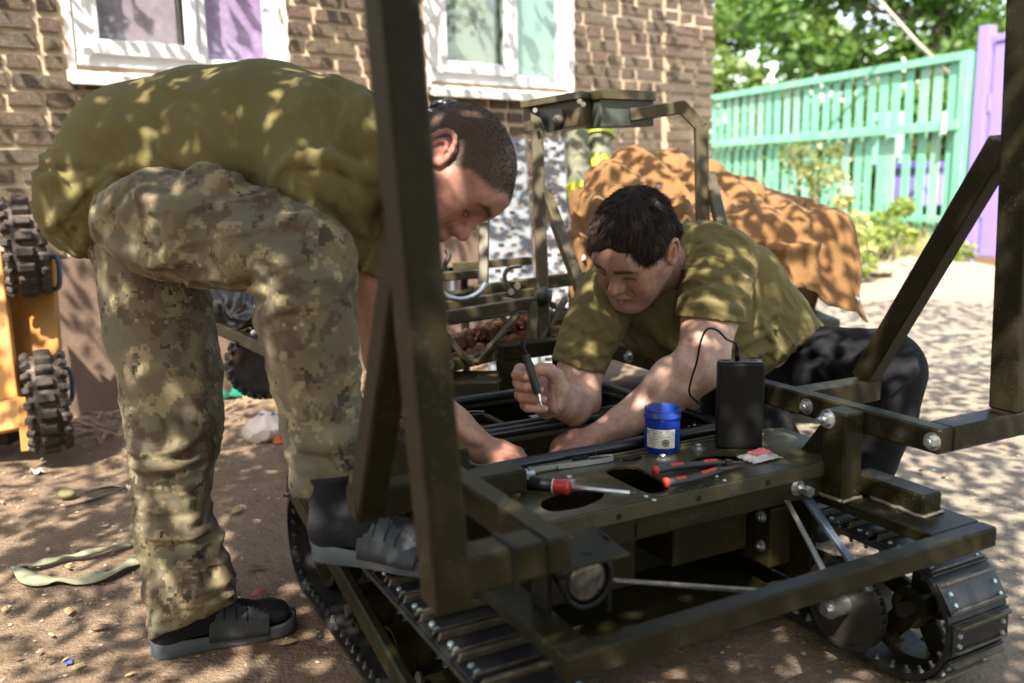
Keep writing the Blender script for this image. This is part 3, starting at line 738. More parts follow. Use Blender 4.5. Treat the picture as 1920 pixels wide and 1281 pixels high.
    # far end bracket of the right rail
    boxes_obj("far_bracket", [(R(1.40, 2.30, 0.405), R(1.459, 2.36, 0.520)), (R(1.20, 2.302, 0.47), R(1.399, 2.358, 0.518))], O, root, 0.004)
    bm = bmesh.new(); bolt_bm(bm, R(1.40, 2.325, 0.50), (-1, 0, 0), 0.013, 0.012, nut=0.03); bm_obj("bolt", bm, M['zinc'], root)
    # ---- bumper frame
    boxes_obj("bumper_bar", [(R(0.60, 0.978, 0.303), R(1.555, 1.014, 0.343))], O, root, 0.004)
    boxes_obj("side_plate", [(R(1.415, 1.0145, 0.318), R(1.555, 1.33, 0.343))], O, root, 0.003)
    boxes_obj("side_block", [(R(1.475, 1.08, 0.344), R(1.53, 1.255, 0.386))], O, root, 0.004)
    boxes_obj("side_plate", [(R(0.60, 1.0145, 0.318), R(0.66, 1.33, 0.343))], O, root, 0.003)
    # weld seams
    for pts in ([(1.405, 1.213, .346), (1.43, 1.209, .347), (1.459, 1.212, .346)], [(1.473, 1.20, .345), (1.470, 1.14, .346), (1.473, 1.08, .345), (1.50, 1.077, .346), (1.53, 1.078, .345)], [(1.42, 1.33, .345), (1.404, 1.27, .345), (1.403, 1.215, .346)]):
        bm = bmesh.new(); pp = spline([R(*p) for p in pts], 6); pp = [Vector(p) + Vector((random.uniform(-1, 1), random.uniform(-1, 1), random.uniform(-1, 1))) * .0012 for p in pp]
        add_tube(bm, pp, 0.0042, 7); bm_obj("weld_bead", bm, M['weld'], root, True)
    # beam bolt sticking out
    p = RZ(1462, 912, 0.372); bm = bmesh.new(); P0 = Vector(R(1.335, 1.2695, 0.372)); bolt_bm(bm, P0, (0, -1, 0), 0.0115, 0.010); add_cyl(bm, P0, P0 + Vector((0, -.034, 0)), 0.0065, seg=12); add_cyl(bm, P0 + Vector((0, -.026, 0)), P0 + Vector((0, -.037, 0)), 0.0115, seg=6); bm_obj("bolt", bm, M['zinc'], root)
    p = Vector(R(0.605, 1.235, 0.5)); bm = bmesh.new(); bolt_bm(bm, p, (1, 0, 0), 0.014, 0.014); bm_obj("bolt", bm, M['zinc'], root)
    # rods
    bm = bmesh.new(); add_bar(bm, R(1.30, 1.262, 0.352), R(1.135, 1.012, 0.338), 0.010, 0.004, 0.001); bm_obj("tie_strap", bm, M['weld'], root)
    bm = bmesh.new(); add_tube(bm, [R(0.80, 1.20, 0.325), R(1.06, 1.012, 0.315)], 0.0045, 10); bm_obj("tie_rod", bm, M['steel_br'], root)
    # ---- headlight and its hood
    lamp = bpy.data.objects.new("headlight", None); link(lamp, root); lamp.location = R(0.705, 1.085, 0.392)
    bm = bmesh.new(); add_cyl(bm, (0, 0.0, 0), (0, 0.06, 0), 0.046, 0.03, 28); bm_obj("housing", bm, M['black'], lamp, True)
    bm = bmesh.new(); add_tube(bm, [(0.042 * math.cos(a), -0.001, 0.042 * math.sin(a)) for a in np.linspace(0, 2 * math.pi, 28, endpoint=False)], 0.005, 8, True); bm_obj("bezel", bm, M['black'], lamp, True)
    bm = bmesh.new(); add_sphere(bm, (0, 0.006, 0), 0.037, 24, 12, (1, .35, 1)); bm_obj("lens", bm, M['glass_lamp'], lamp, True)
    bm = bmesh.new()
    for v in (): pass
    vs = add_box(bm, (-0.055, -0.03, 0.048), (0.06, 0.075, 0.052), 0.001)
    for v in vs: v.co.z -= (v.co.y - 0.075) * -0.10
    bm_obj("hood", bm, O, lamp)
    for x in (-0.06, 0.052): boxes_obj("lamp_bracket", [((x, 0.02, -0.075), (x + .008, 0.07, 0.05))], M['black'], lamp, 0.001)
    # ---- belly: skid plate, motors, damper rails, sprockets and chains
    boxes_obj("skid_plate", [(R(0.70, 1.325, 0.092), R(1.02, 1.50, 0.100))], M['olive_lt'], root, 0.002)
    def motor(c0, c1, l, z, r):
        bm = bmesh.new(); add_cyl(bm, R(c0, l, z), R(c1, l, z), r, seg=28); add_cyl(bm, R(c0 - .015, l, z), R(c0, l, z), r * .8, r, seg=28)
        for k in range(7):
            c = c0 + .02 + (c1 - c0 - .04) * k / 6; add_cyl(bm, R(c - .004, l, z), R(c + .004, l, z), r * 1.05, seg=28)
        smooth_by_angle(bm_obj("drive_motor", bm, M["black"], root), 40)
    for c0, c1, z0, z1 in ((1.09, 1.29, 0.215, 0.325), (0.80, 1.0, 0.20, 0.30)):
        mo = boxes_obj("drive_motor", [(R(c0, 1.36, z0), R(c1, 1.50, z1))], M['olive'], root, 0.006)
    gb = boxes_obj("gearbox", [(R(1.31, 1.315, 0.18), R(1.375, 1.42, 0.315))], O, root, 0.006)
    for l, z in ((1.34, 0.29), (1.34, 0.225), (1.40, .29), (1.40, .225)):
        bm = bmesh.new(); bolt_bm(bm, R(1.31, l, z), (-1, 0, 0), 0.009, 0.008); bm_obj("bolt", bm, M['zinc'], gb)
    al = mat("blue_grey_extrusion", (0.20, 0.25, 0.36), 0.35, 0.5, .2, 20)
    for dz in (0, 0.022):
        bm = bmesh.new(); add_bar(bm, R(1.385 + dz * .6, 1.30, 0.335 - dz * .2), R(1.375 + dz * .6, 1.12, 0.215 - dz), 0.014, 0.012, 0.002); bm_obj("damper_rail", bm, al, root)
    def sprocket(c, l, z, r, n):
        s = bpy.data.objects.new("sprocket", None); link(s, root); s.location = R(c, l, z)
        bm = bmesh.new(); rg = []
        for i in range(n * 2):
            a = math.pi * i / n; q = r if i % 2 == 0 else r * 0.93
            rg.append([bm.verts.new((x, q * math.cos(a), q * math.sin(a))) for x in (-.005, .005)])
        for i in range(n * 2):
            A, B = rg[i], rg[(i + 1) % (2 * n)]; bm.faces.new((A[0], B[0], B[1], A[1]))
        bm.faces.new([q[0] for q in rg][::-1]); bm.faces.new([q[1] for q in rg])
        bm_obj("gear_disc", bm, M['steel'], s)
        bm = bmesh.new(); add_cyl(bm, (-.05, 0, 0), (.02, 0, 0), 0.021, seg=20); add_cyl(bm, (-.062, 0, 0), (-.05, 0, 0), 0.012, 0.014, seg=20); smooth_by_angle(bm_obj("hub", bm, M['zinc'], s))
        bm = bmesh.new()
        for i in range(n):
            if n < 10: break
            a = 2 * math.pi * (i + .5) / n; b = 2 * math.pi * (i + 1.5) / n
            for x in (-.0085, .0085):
                add_bar(bm, (x, r * math.cos(a), r * math.sin(a)), (x, r * math.cos(b), r * math.sin(b)), 0.003, 0.011, 0, hint=(0, math.cos((a + b) / 2), math.sin((a + b) / 2)))
            add_cyl(bm, (-.011, r * math.cos(a), r * math.sin(a)), (.011, r * math.cos(a), r * math.sin(a)), 0.0035, seg=7)
        bm_obj("roller_chain", bm, M['steel'], s)
    sprocket(1.402, 1.19, 0.135, 0.090, 30); sprocket(0.705, 1.19, 0.135, 0.090, 30)
    # ---- the tracks
    build_track(root, 1.43, 1.60, 1); build_track(root, 0.505, 0.675, -1)
    # sloping guard bar outside the left track
    bm = bmesh.new(); add_bar(bm, R(0.507, 2.11, 0.275), R(0.507, 1.10, 0.075), 0.022, 0.05, 0.004); bm_obj("track_guard", bm, M['olive'], root)
    bm = bmesh.new(); bolt_bm(bm, R(0.496, 2.06, 0.265), (-1, 0, 0), 0.008, 0.01, nut=.02); bm_obj("bolt", bm, M['steel'], root)
    return root
ROBOT = build_robot()
# ================================================================== people: implicit surfaces turned into meshes
import openvdb as vdb
class Sdf:
    def __init__(s, lo, hi, h):
        s.h = h; s.lo = np.asarray(lo, float); s.n = np.ceil((np.asarray(hi) - s.lo) / h).astype(int) + 1
        s.d = np.full(s.n, 0.2, np.float32)
        s.ax = [(s.lo[i] + h * np.arange(s.n[i])).astype(np.float32) for i in range(3)]
    def _sub(s, lo, hi):
        a = np.clip(np.floor((np.asarray(lo) - s.lo) / s.h).astype(int), 0, s.n - 1); b = np.clip(np.ceil((np.asarray(hi) - s.lo) / s.h).astype(int) + 1, 1, s.n)
        if np.any(b <= a): return None, None
        sl = tuple(slice(a[i], b[i]) for i in range(3))
        P = np.stack(np.meshgrid(*[s.ax[i][sl[i]] for i in range(3)], indexing='ij'), -1)
        return sl, P
    def _comb(s, sl, d, k, op):
        a = s.d[sl]
        if op == 'add':
            if k <= 0: s.d[sl] = np.minimum(a, d)
            else: h = np.maximum(k - np.abs(a - d), 0) / k; s.d[sl] = np.minimum(a, d) - h * h * k * .25
        elif op == 'sub':
            d = -d
            if k <= 0: s.d[sl] = np.maximum(a, d)
            else: h = np.maximum(k - np.abs(a - d), 0) / k; s.d[sl] = np.maximum(a, d) + h * h * k * .25
    def cone(s, a, b, ra, rb, k=0.02, op='add', flat=None):
        a = np.asarray(a, float); b = np.asarray(b, float); m = max(ra, rb) + k + 0.02
        sl, P = s._sub(np.minimum(a, b) - m, np.maximum(a, b) + m)
        if sl is None: return s
        ba = b - a; L2 = ba @ ba + 1e-12; q = P - a
        t = np.clip((q @ ba) / L2, 0, 1); v = q - t[..., None] * ba
        if flat is not None:
            n, f = flat; n = np.asarray(n, float); n = n / np.linalg.norm(n); v = v + (v @ n)[..., None] * (1 / f - 1) * n
        d = np.sqrt((v * v).sum(-1)) - (ra + (rb - ra) * t)
        s._comb(sl, d.astype(np.float32), k, op); return s
    def ball(s, c, r, k=0.02, op='add'): return s.cone(c, np.asarray(c) + 1e-5, r, r, k, op)
    def ell(s, c, r, R=None, k=0.02, op='add'):
        c = np.asarray(c, float); r = np.asarray(r, float); m = r.max() + k + 0.02
        sl, P = s._sub(c - m, c + m)
        if sl is None: return s
        q = P - c
        if R is not None: q = q @ np.asarray(R)      # columns of R are the ellipsoid axes
        k0 = np.sqrt(((q / r) ** 2).sum(-1)); k1 = np.sqrt(((q / (r * r)) ** 2).sum(-1)) + 1e-9
        s._comb(sl, (k0 * (k0 - 1) / k1).astype(np.float32), k, op); return s
    def cut(s, p, n, k=0.0, within=None):
        """keep the side the normal points away from"""
        n = np.asarray(n, float); n = n / np.linalg.norm(n)
        if within is None: sl = (slice(None),) * 3; P = np.stack(np.meshgrid(*s.ax, indexing='ij'), -1)
        else:
            sl, P = s._sub(np.asarray(within[0]) - within[1], np.asarray(within[0]) + within[1])
        d = ((P - np.asarray(p)) @ n).astype(np.float32)
        a = s.d[sl]
        if k <= 0: s.d[sl] = np.maximum(a, d)
        else: h = np.maximum(k - np.abs(a - d), 0) / k; s.d[sl] = np.maximum(a, d) + h * h * k * .25
        return s
    def waves(s, c, rad, dirv, wl, amp, seed=0, warp=0.5):
        c = np.asarray(c, float); sl, P = s._sub(c - rad, c + rad)
        if sl is None: return s
        q = P - c; dv = np.asarray(dirv, float); dv = dv / np.linalg.norm(dv)
        o1 = np.cross(dv, (0.3, 0.5, 0.8)); o1 /= np.linalg.norm(o1); o2 = np.cross(dv, o1)
        u = q @ dv; a = q @ o1; b = q @ o2; r = np.random.default_rng(seed); ph = r.uniform(0, 6.28, 6)
        u = u + warp * wl * (np.sin(a * 14 + ph[0]) + 0.7 * np.sin(b * 17 + ph[1]) + 0.5 * np.sin((a - b) * 31 + ph[2]))
        w = np.sin(u * 6.283 / wl + ph[3]) + 0.45 * np.sin(u * 6.283 / wl * 1.73 + ph[4] + 3 * np.sin(a * 9))
        mask = np.clip(1 - (q * q).sum(-1) / rad ** 2, 0, 1) * (0.55 + 0.45 * np.sin(a * 23 + b * 11 + ph[5]))
        s.d[sl] += (amp * w * mask).astype(np.float32); return s
    def crease(s, c, rad, dirv, wl, amp, seed=0, stretch=4.0, sharp=2.0):
        """ridged noise, drawn out across `dirv`: cloth creases with sharp crests"""
        c = np.asarray(c, float); sl, P = s._sub(c - rad, c + rad)
        if sl is None: return s
        dd = s.d[sl]; near = np.abs(dd) < 0.02
        q = (P - c)[near]; dv = np.asarray(dirv, float); dv = dv / np.linalg.norm(dv); o1 = np.cross(dv, (0.3, 0.5, 0.8)); o1 /= np.linalg.norm(o1); o2 = np.cross(dv, o1)
        r = np.random.default_rng(seed); T = r.uniform(0, 1, (32, 32, 32)).astype(np.float32); out = 0
        for k, (f, w_) in enumerate(((1.0, 1.0), (2.1, .45))):
            u = np.stack([q @ dv / wl * f, q @ o1 / (wl * stretch) * f, q @ o2 / (wl * stretch) * f], -1) + 100.3 + 7.7 * k
            u[:, 0] += 0.9 * np.sin(u[:, 1] * 2.1 + k) + 0.6 * np.sin(u[:, 2] * 2.6)
            i = np.floor(u).astype(int); t = u - i; t = t * t * (3 - 2 * t); i %= 32; n = (i + 1) % 32
            g = lambda a, b_, e: T[(n if a else i)[:, 0], (n if b_ else i)[:, 1], (n if e else i)[:, 2]]
            x0 = (g(0, 0, 0) * (1 - t[:, 0]) + g(1, 0, 0) * t[:, 0]) * (1 - t[:, 1]) + (g(0, 1, 0) * (1 - t[:, 0]) + g(1, 1, 0) * t[:, 0]) * t[:, 1]
            x1 = (g(0, 0, 1) * (1 - t[:, 0]) + g(1, 0, 1) * t[:, 0]) * (1 - t[:, 1]) + (g(0, 1, 1) * (1 - t[:, 0]) + g(1, 1, 1) * t[:, 0]) * t[:, 1]
            v = x0 * (1 - t[:, 2]) + x1 * t[:, 2]; out = out + w_ * np.clip(1 - np.abs(2 * v - 1) * 1.6, 0, 1) ** sharp
        m = np.clip(1.4 * (1 - (q * q).sum(-1) / rad ** 2), 0, 1); dd[near] -= (amp * (out - .35) * m).astype(np.float32); s.d[sl] = dd; return s
    def value(s, p):
        i = (np.asarray(p) - s.lo) / s.h; i0 = np.floor(i).astype(int)
        if np.any(i0 < 0) or np.any(i0 >= s.n - 1): return 0.2
        f = i - i0; c = s.d[i0[0]:i0[0] + 2, i0[1]:i0[1] + 2, i0[2]:i0[2] + 2]
        c = c[0] * (1 - f[0]) + c[1] * f[0]; c = c[0] * (1 - f[1]) + c[1] * f[1]; return c[0] * (1 - f[2]) + c[1] * f[2]
    def hit(s, x, y, d0=1.2, d1=2.9):
        """first surface point seen from the camera through a pixel"""
        k = pray(x, y); t = d0 * DS
        while t < d1 * DS:
            v = s.value(CAMP + k * t)
            if v < 0.0008: return CAMP + k * t
            t += max(0.0015, min(v * 0.6, 0.02))
        return None
    def fold(s, pts, r, k=0.02, sink=0.5, op='add', n=5):
        """a crease or ridge laid on the surface along picture points"""
        P = []
        for p in spline([(x, y, 0) for x, y in pts], n):
            q = s.hit(p[0], p[1])
            if q is not None: P.append(q + pray(p[0], p[1]) * (r * sink if op == 'add' else -r * sink))
        for i, (a, b) in enumerate(zip(P[:-1], P[1:])):
            if np.linalg.norm(a - b) > 0.09: continue
            t0 = 1 - abs(2 * i / max(1, len(P) - 1) - 1); rr = r * (0.45 + 0.55 * min(1, 1.8 * t0))
            s.cone(a, b, rr, rr, k, op)
        return s
    def mesh(s, iters=1):
        g = vdb.FloatGrid(0.2); g.copyFromArray(np.ascontiguousarray(s.d)); pts, quads = g.convertToQuads(0.0)[:2]
        V = np.asarray(pts, np.float64) * s.h + s.lo
        return V, np.asarray(quads)[:, ::-1]
DS = 1.0
def P_(x, y, d): return W(x, y, d * DS)
def px(r, d): return r * d * DS / CAM_F
def chain(s, pts, k=0.03, op='add', flat=None, grow=0.0):
    """pts: (x, y, depth, radius in pixels)"""
    for a, b in zip(pts[:-1], pts[1:]):
        s.cone(P_(*a[:3]), P_(*b[:3]), px(a[3], a[2]) + grow, px(b[3], b[2]) + grow, k, op, flat)
    return s
def bounds(pts, pad=0.05):
    A = np.array([P_(*p[:3]) for p in pts]); r = np.array([px(p[3], p[2]) for p in pts])[:, None]
    return (A - r).min(0) - pad, (A + r).max(0) + pad
def join_parts(name, parts, m, parent, colors=None, origin=None, attr="tint"):
    V = []; F = []; C = []; off = 0
    for i, (v, f) in enumerate(parts):
        V.append(v); F.append(f + off); off += len(v)
        C.append(colors[i] if colors is not None and colors[i] is not None else np.tile((1, 1, 1), (len(v), 1)))
    V = np.concatenate(V)
    if origin is not None: V = V - np.asarray(origin)
    o = np_mesh(name, V, np.concatenate(F), m, parent, smooth=True)
    if colors is not None and len(o.data.vertices) == len(V):
        at = o.data.color_attributes.new(attr, 'FLOAT_COLOR', 'POINT')
        c = np.concatenate([np.concatenate(C), np.ones((len(V), 1))], 1).astype(np.float32); at.data.foreach_set("color", c.ravel())
    return o

# ------------------------------------------------------------------ materials
def skin_mat(name):
    m = mat(name, (1, 1, 1), 0.52, 0, 0.28, 75, 0.7, 380, attr="tint", detail=6, bdist=0.0006)
    b = m.node_tree.nodes["Principled BSDF"]; b.inputs["Subsurface Weight"].default_value = 0.06; b.inputs["Subsurface Radius"].default_value = (0.010, 0.004, 0.002); b.inputs["Subsurface Scale"].default_value = 1.0
    b.inputs["Specular IOR Level"].default_value = 0.4
    return m
M['skin'] = skin_mat("skin")
def cloth_mat(name, c1, c2, rough=0.9, weave=900):
    m = mat(name, c1, rough, 0, 0.2, 7, 0, 100, col2=c2, sheen=0.03, spec=0.1, detail=5)
    nt = m.node_tree; N = nt.nodes; K = nt.links; b = N["Principled BSDF"]; tc = N.new("ShaderNodeTexCoord")
    n1 = N.new("ShaderNodeTexNoise"); n1.inputs["Scale"].default_value = weave; n1.inputs["Detail"].default_value = 2; K.new(tc.outputs["Object"], n1.inputs["Vector"])
    n2 = N.new("ShaderNodeTexNoise"); n2.inputs["Scale"].default_value = 38; n2.inputs["Detail"].default_value = 5; n2.inputs["Distortion"].default_value = 0.8; K.new(tc.outputs["Object"], n2.inputs["Vector"])
    b1 = N.new("ShaderNodeBump"); b1.inputs["Strength"].default_value = 0.35; b1.inputs["Distance"].default_value = 0.0006; K.new(n1.outputs[0], b1.inputs["Height"])
    b2 = N.new("ShaderNodeBump"); b2.inputs["Strength"].default_value = 0.28; b2.inputs["Distance"].default_value = 0.006; K.new(n2.outputs[0], b2.inputs["Height"]); K.new(b1.outputs[0], b2.inputs["Normal"]); K.new(b2.outputs[0], b.inputs["Normal"])
    return m
M['tshirt'] = cloth_mat("olive_cotton", (0.150, 0.127, 0.054), (0.130, 0.109, 0.046))
M['blackcloth'] = cloth_mat("black_cotton", (0.0095, 0.0095, 0.012), (0.013, 0.013, 0.016))
M['sock'] = cloth_mat("black_sock", (0.013, 0.013, 0.016), (0.02, 0.02, 0.024), weave=500)
def camo_mat():
    m = cloth_mat("pixel_camouflage", (0.3, 0.3, 0.2), (0.3, 0.3, 0.2)); nt = m.node_tree; N = nt.nodes; K = nt.links; b = N["Principled BSDF"]
    tc = N.new("ShaderNodeTexCoord")
    def snapped(step):
        v = N.new("ShaderNodeVectorMath"); v.operation = 'SNAP'; K.new(tc.outputs["Object"], v.inputs[0]); v.inputs[1].default_value = (step, step, step); return v.outputs[0]
    def nz(vec, s, d, off):
        a = N.new("ShaderNodeVectorMath"); a.operation = 'ADD'; K.new(vec, a.inputs[0]); a.inputs[1].default_value = off
        n = N.new("ShaderNodeTexNoise"); n.inputs["Scale"].default_value = s; n.inputs["Detail"].default_value = d; n.inputs["Roughness"].default_value = 0.62; K.new(a.outputs[0], n.inputs["Vector"]); return n.outputs[0]
    def step(v, t, soft=0.004):
        r = N.new("ShaderNodeMapRange"); r.inputs[1].default_value = t - soft; r.inputs[2].default_value = t + soft; K.new(v, r.inputs[0]); return r.outputs[0]
    def mix(f, a, c):
        n = N.new("ShaderNodeMix"); n.data_type = 'RGBA'; K.new(f, n.inputs[0])
        for sx, i in ((a, 6), (c, 7)):
            if isinstance(sx, tuple): n.inputs[i].default_value = (*sx, 1)
            else: K.new(sx, n.inputs[i])
        return n.outputs[2]
    s = snapped(0.0064)
    base = mix(step(nz(s, 9, 3, (0, 0, 0)), 0.50, 0.05), (0.165, 0.135, 0.085), (0.13, 0.118, 0.085))
    c = mix(step(nz(s, 18, 4, (3, 1, 7)), 0.545), base, (0.255, 0.215, 0.130))
    c = mix(step(nz(s, 16, 4, (9, 4, 2)), 0.555), c, (0.100, 0.075, 0.050))
    c = mix(step(nz(s, 20, 4, (5, 8, 1)), 0.635), c, (0.048, 0.046, 0.030))
    # worn and dusty
    d = N.new("ShaderNodeTexNoise"); d.inputs["Scale"].default_value = 5; d.inputs["Detail"].default_value = 6; K.new(tc.outputs["Object"], d.inputs["Vector"])
    r = N.new("ShaderNodeMapRange"); r.inputs[1].default_value = 0.4; r.inputs[2].default_value = 0.75; r.inputs[4].default_value = 0.35; K.new(d.outputs[0], r.inputs[0])
    c = mix(r.outputs[0], c, (0.19, 0.15, 0.10)); K.new(c, b.inputs["Base Color"]); return m
M['camo'] = camo_mat()
M['hair_dark'] = mat("dark_hair", (0.044, 0.029, 0.023), 0.5, 0, 0.6, 120, spec=0.22)
M['hair_short'] = mat("cropped_hair", (0.095, 0.055, 0.037), 0.8, 0, 0.6, 60, spec=0.12)
M['eye'] = mat("eye", (0.35, 0.33, 0.31), 0.2); M['iris'] = mat("iris", (0.03, 0.025, 0.02), 0.2)

# ------------------------------------------------------------------ a head (local: x = the person's right, y = forward, z = up)
class Head:
    def __init__(s, o, fwd, up, scale=1.0):
        s.o = np.asarray(o, float); f = np.asarray(fwd, float); f /= np.linalg.norm(f); u = np.asarray(up, float); u = u - f * (u @ f); u /= np.linalg.norm(u)
        s.B = np.stack([np.cross(f, u), f, u], 1) * scale; s.sc = scale; s.Ri = np.linalg.inv(s.B)
    def w(s, x, y, z): return s.o + s.B @ np.array([x, y, z])
    def l(s, P): return (np.asarray(P) - s.o) @ s.Ri.T
def cambasis(r, u, t): return _rt * r + _up * u - _fw * t
def build_head(H, neck_to, neck_r, heavy=0.0, stubble=0.0, h=0.0024, ear=1.0):
    sc = H.sc; corners = np.array([H.w(x, y, z) for x in (-.1, .1) for y in (-.12, .14) for z in (-.14, .15)])
    lo = np.minimum(corners.min(0), np.asarray(neck_to) - neck_r - .01); hi = np.maximum(corners.max(0), np.asarray(neck_to) + neck_r + .01)
    S = Sdf(lo, hi, h); w = H.w; Rm = H.B / sc
    def E(c, r, k=.02, op='add'): S.ell(w(*c), np.asarray(r) * sc, Rm, k * sc, op)
    def Cn(a, b, ra, rb, k=.015, op='add'): S.cone(w(*a), w(*b), ra * sc, rb * sc, k * sc, op)
    g = heavy
    E((0, -.008, .045), (.076, .098, .085)); E((0, .03, .045), (.067, .064, .062), .03)
    E((0, .034, -.015), (.064 + .004 * g, .056, .075), .03)
    E((0, .036, -.075), (.050 + .010 * g, .047, .034 + .006 * g), .03)
    for sx in (-1, 1):
        Cn((sx * .056, .002, -.050), (sx * .022, .070, -.098), .022 + .005 * g, .018 + .004 * g, .03)
        Cn((sx * .044, .066, -.010), (sx * .062, .030, -.004), .018, .014, .03)      # cheekbone
        E((sx * .036, .062, -.048), (.024 + .006 * g, .024, .028), .025)             # cheek
        Cn((sx * .044, .076, .036), (sx * .010, .091, .030), .0085, .008, .02)        # brow ridge
        S.ball(w(sx * .031, .104, .012), .0165 * sc, .022 * sc, 'sub')                # eye socket
        S.ball(w(sx * .0315, .0745, .010), .0152 * sc, .004 * sc)                     # closed lid over the eyeball
        Cn((sx * .044, .082, .001), (sx * .030, .0915, -.0015), .0022, .0022, .004)
        Cn((sx * .020, .0885, .0005), (sx * .030, .0915, -.0015), .0022, .0022, .004)
        Cn((sx * .0455, .0795, .0045), (sx * .031, .0906, .0030), .0012, .0014, .002, 'sub')   # lid line
        Cn((sx * .018, .0865, .0045), (sx * .031, .0906, .0030), .0012, .0014, .002, 'sub')
        Cn((sx * .046, .079, .019), (sx * .019, .0885, .018), .002, .002, .006, 'sub')         # fold above the lid
    E((0, .092, .045), (.045, .012, .03), .03)
    Cn((0, .088, .024), (0, .113, -.020), .0075, .0105, .016); S.ball(w(0, .1135, -.0225), .0118 * sc, .008 * sc)
    for sx in (-1, 1):
        S.ball(w(sx * .0135, .1005, -.0275), .0088 * sc, .008 * sc)
        Cn((sx * .0068, .109, -.034), (sx * .0075, .100, -.028), .0032, .003, .003, 'sub')
    Cn((0, .098, -.036), (0, .098, -.050), .009, .010, .012)                             # philtrum mound
    for sx in (-1, 1):
        Cn((0, .1035, -.0545), (sx * .022, .0895, -.0645), .0055, .0028, .006); Cn((0, .1020, -.0665), (sx * .020, .0890, -.0682), .0068, .003, .006)
        Cn((0, .1115, -.0602), (sx * .0245, .0915, -.0672), .0014, .0012, .003, 'sub')
        Cn((sx * .021, .099, -.026), (sx * .031, .086, -.050), .0010, .0010, .012, 'sub')   # nose to mouth crease
    Cn((-.012, .099, -.078), (.012, .099, -.078), .003, .003, .012, 'sub')
    E((0, .083, -.100), (.020 + .003 * g, .017, .015), .02)
    # neck
    S.cone(w(0, -.028, -.03), neck_to, .058 * sc, neck_r, .04 * sc)
    if g: S.cone(w(0, .03, -.085), (w(0, .0, -.1) + np.asarray(neck_to)) / 2, .034 * sc, .045 * sc, .04 * sc)
    # ears
    for sx in (-1, 1):
        es = ear; c = np.array([sx * .0765, -.010, .002])
        def ep(a, r1, r2, out): return (c[0] + sx * out, c[1] - .004 + es * (r1 * math.cos(a) - .22 * r2 * math.sin(a)), c[2] + es * r2 * math.sin(a))
        E((c[0] + sx * .004, c[1] - .004, c[2] + .002), (.0055, .017 * es, .028 * es), .006)
        pts = [ep(math.radians(t), .0175, .031 if t < 180 else .027, .0125 + .005 * math.sin(math.radians(t - 60))) for t in range(-5, 262, 22)]
        for a, b in zip(pts[:-1], pts[1:]): Cn(a, b, .0042, .0042, .003)
        pts = [ep(math.radians(t), .0095, .018, .012) for t in range(20, 250, 30)]
        for a, b in zip(pts[:-1], pts[1:]): Cn(a, b, .0032, .0032, .004)
        S.ball(w(c[0] + sx * .010, c[1] + .001, c[2] - .026 * es), .0085 * sc * es, .006 * sc)
        S.ball(w(c[0] + sx * .008, c[1] + .014, c[2] - .006), .0055 * sc, .006 * sc)
        E((c[0] + sx * .013, c[1] + .003, c[2] - .005), (.007, .0065 * es, .012 * es), .004, 'sub')
    V, F = S.mesh(); L = H.l(V); x, y, z = L[:, 0], L[:, 1], L[:, 2]; ax = np.abs(x)
    # skin colour by region, darker at eye hollows, lid line and mouth line
    sk = np.array([0.46, 0.272, 0.218]); C = np.tile(sk, (len(V), 1))
    def blend(mask, col, amt):
        nonlocal C
        mk = (np.clip(mask, 0, 1) * amt)[:, None]; C = C * (1 - mk) + np.asarray(col) * mk
    gs = lambda cx, cy, cz, r: np.exp(-(((ax - cx) ** 2 + (y - cy) ** 2 + (z - cz) ** 2) / r ** 2))
    blend(gs(.045, .07, -.03, .03) + gs(0, .112, -.022, .018) + gs(.078, -.01, 0, .035), (0.46, 0.19, 0.14), 0.55)
    blend(gs(.031, .086, .012, .014), (0.33, 0.17, 0.13), 0.5)
    lip = np.exp(-((ax / .022) ** 4)) * np.exp(-(((z + .0605 + 11 * ax * ax) / .0085) ** 4)) * (y > .084)
    blend(lip, (0.36, 0.13, 0.115), 0.75)
    blend(np.exp(-(((z + .0603 + 11.5 * ax * ax) / .0016) ** 2)) * (ax < .024) * (y > .084), (0.12, 0.04, 0.035), 0.8)
    lid = np.exp(-(((z - .0030 + .4 * (ax - .031) ** 2 / .02) / .0026) ** 2)) * ((ax > .017) & (ax < .047) & (y > .07))
    blend(lid, (0.02, 0.013, 0.011), 0.93)
    brow = np.exp(-(((z - .0335 - .10 * (ax - .012) + 3.2 * np.clip(ax - .036, 0, 1) ** 2 * 10) / .0064) ** 2)) * sm(.007, .012, ax) * (1 - sm(.048, .056, ax)) * (y > .05)
    blend(brow, (0.032, 0.02, 0.016), 0.92)
    if stubble:
        beard = sm(-.030, -.05, z) * (y > -.01) * sm(.105, .09, -z + .0) + np.exp(-(((z + .044) / .008) ** 2)) * (ax < .028) * (y > .085)
        side = sm(.045, .058, ax) * sm(.012, -.01, z) * sm(-.012, .0, y) * (y < .05)
        nz = rng.uniform(.55, 1.0, len(V))
        blend((np.clip(beard, 0, 1) + .6 * side) * nz * (1 - lip), (0.19, 0.115, 0.09), stubble)
    return V, F, C, S

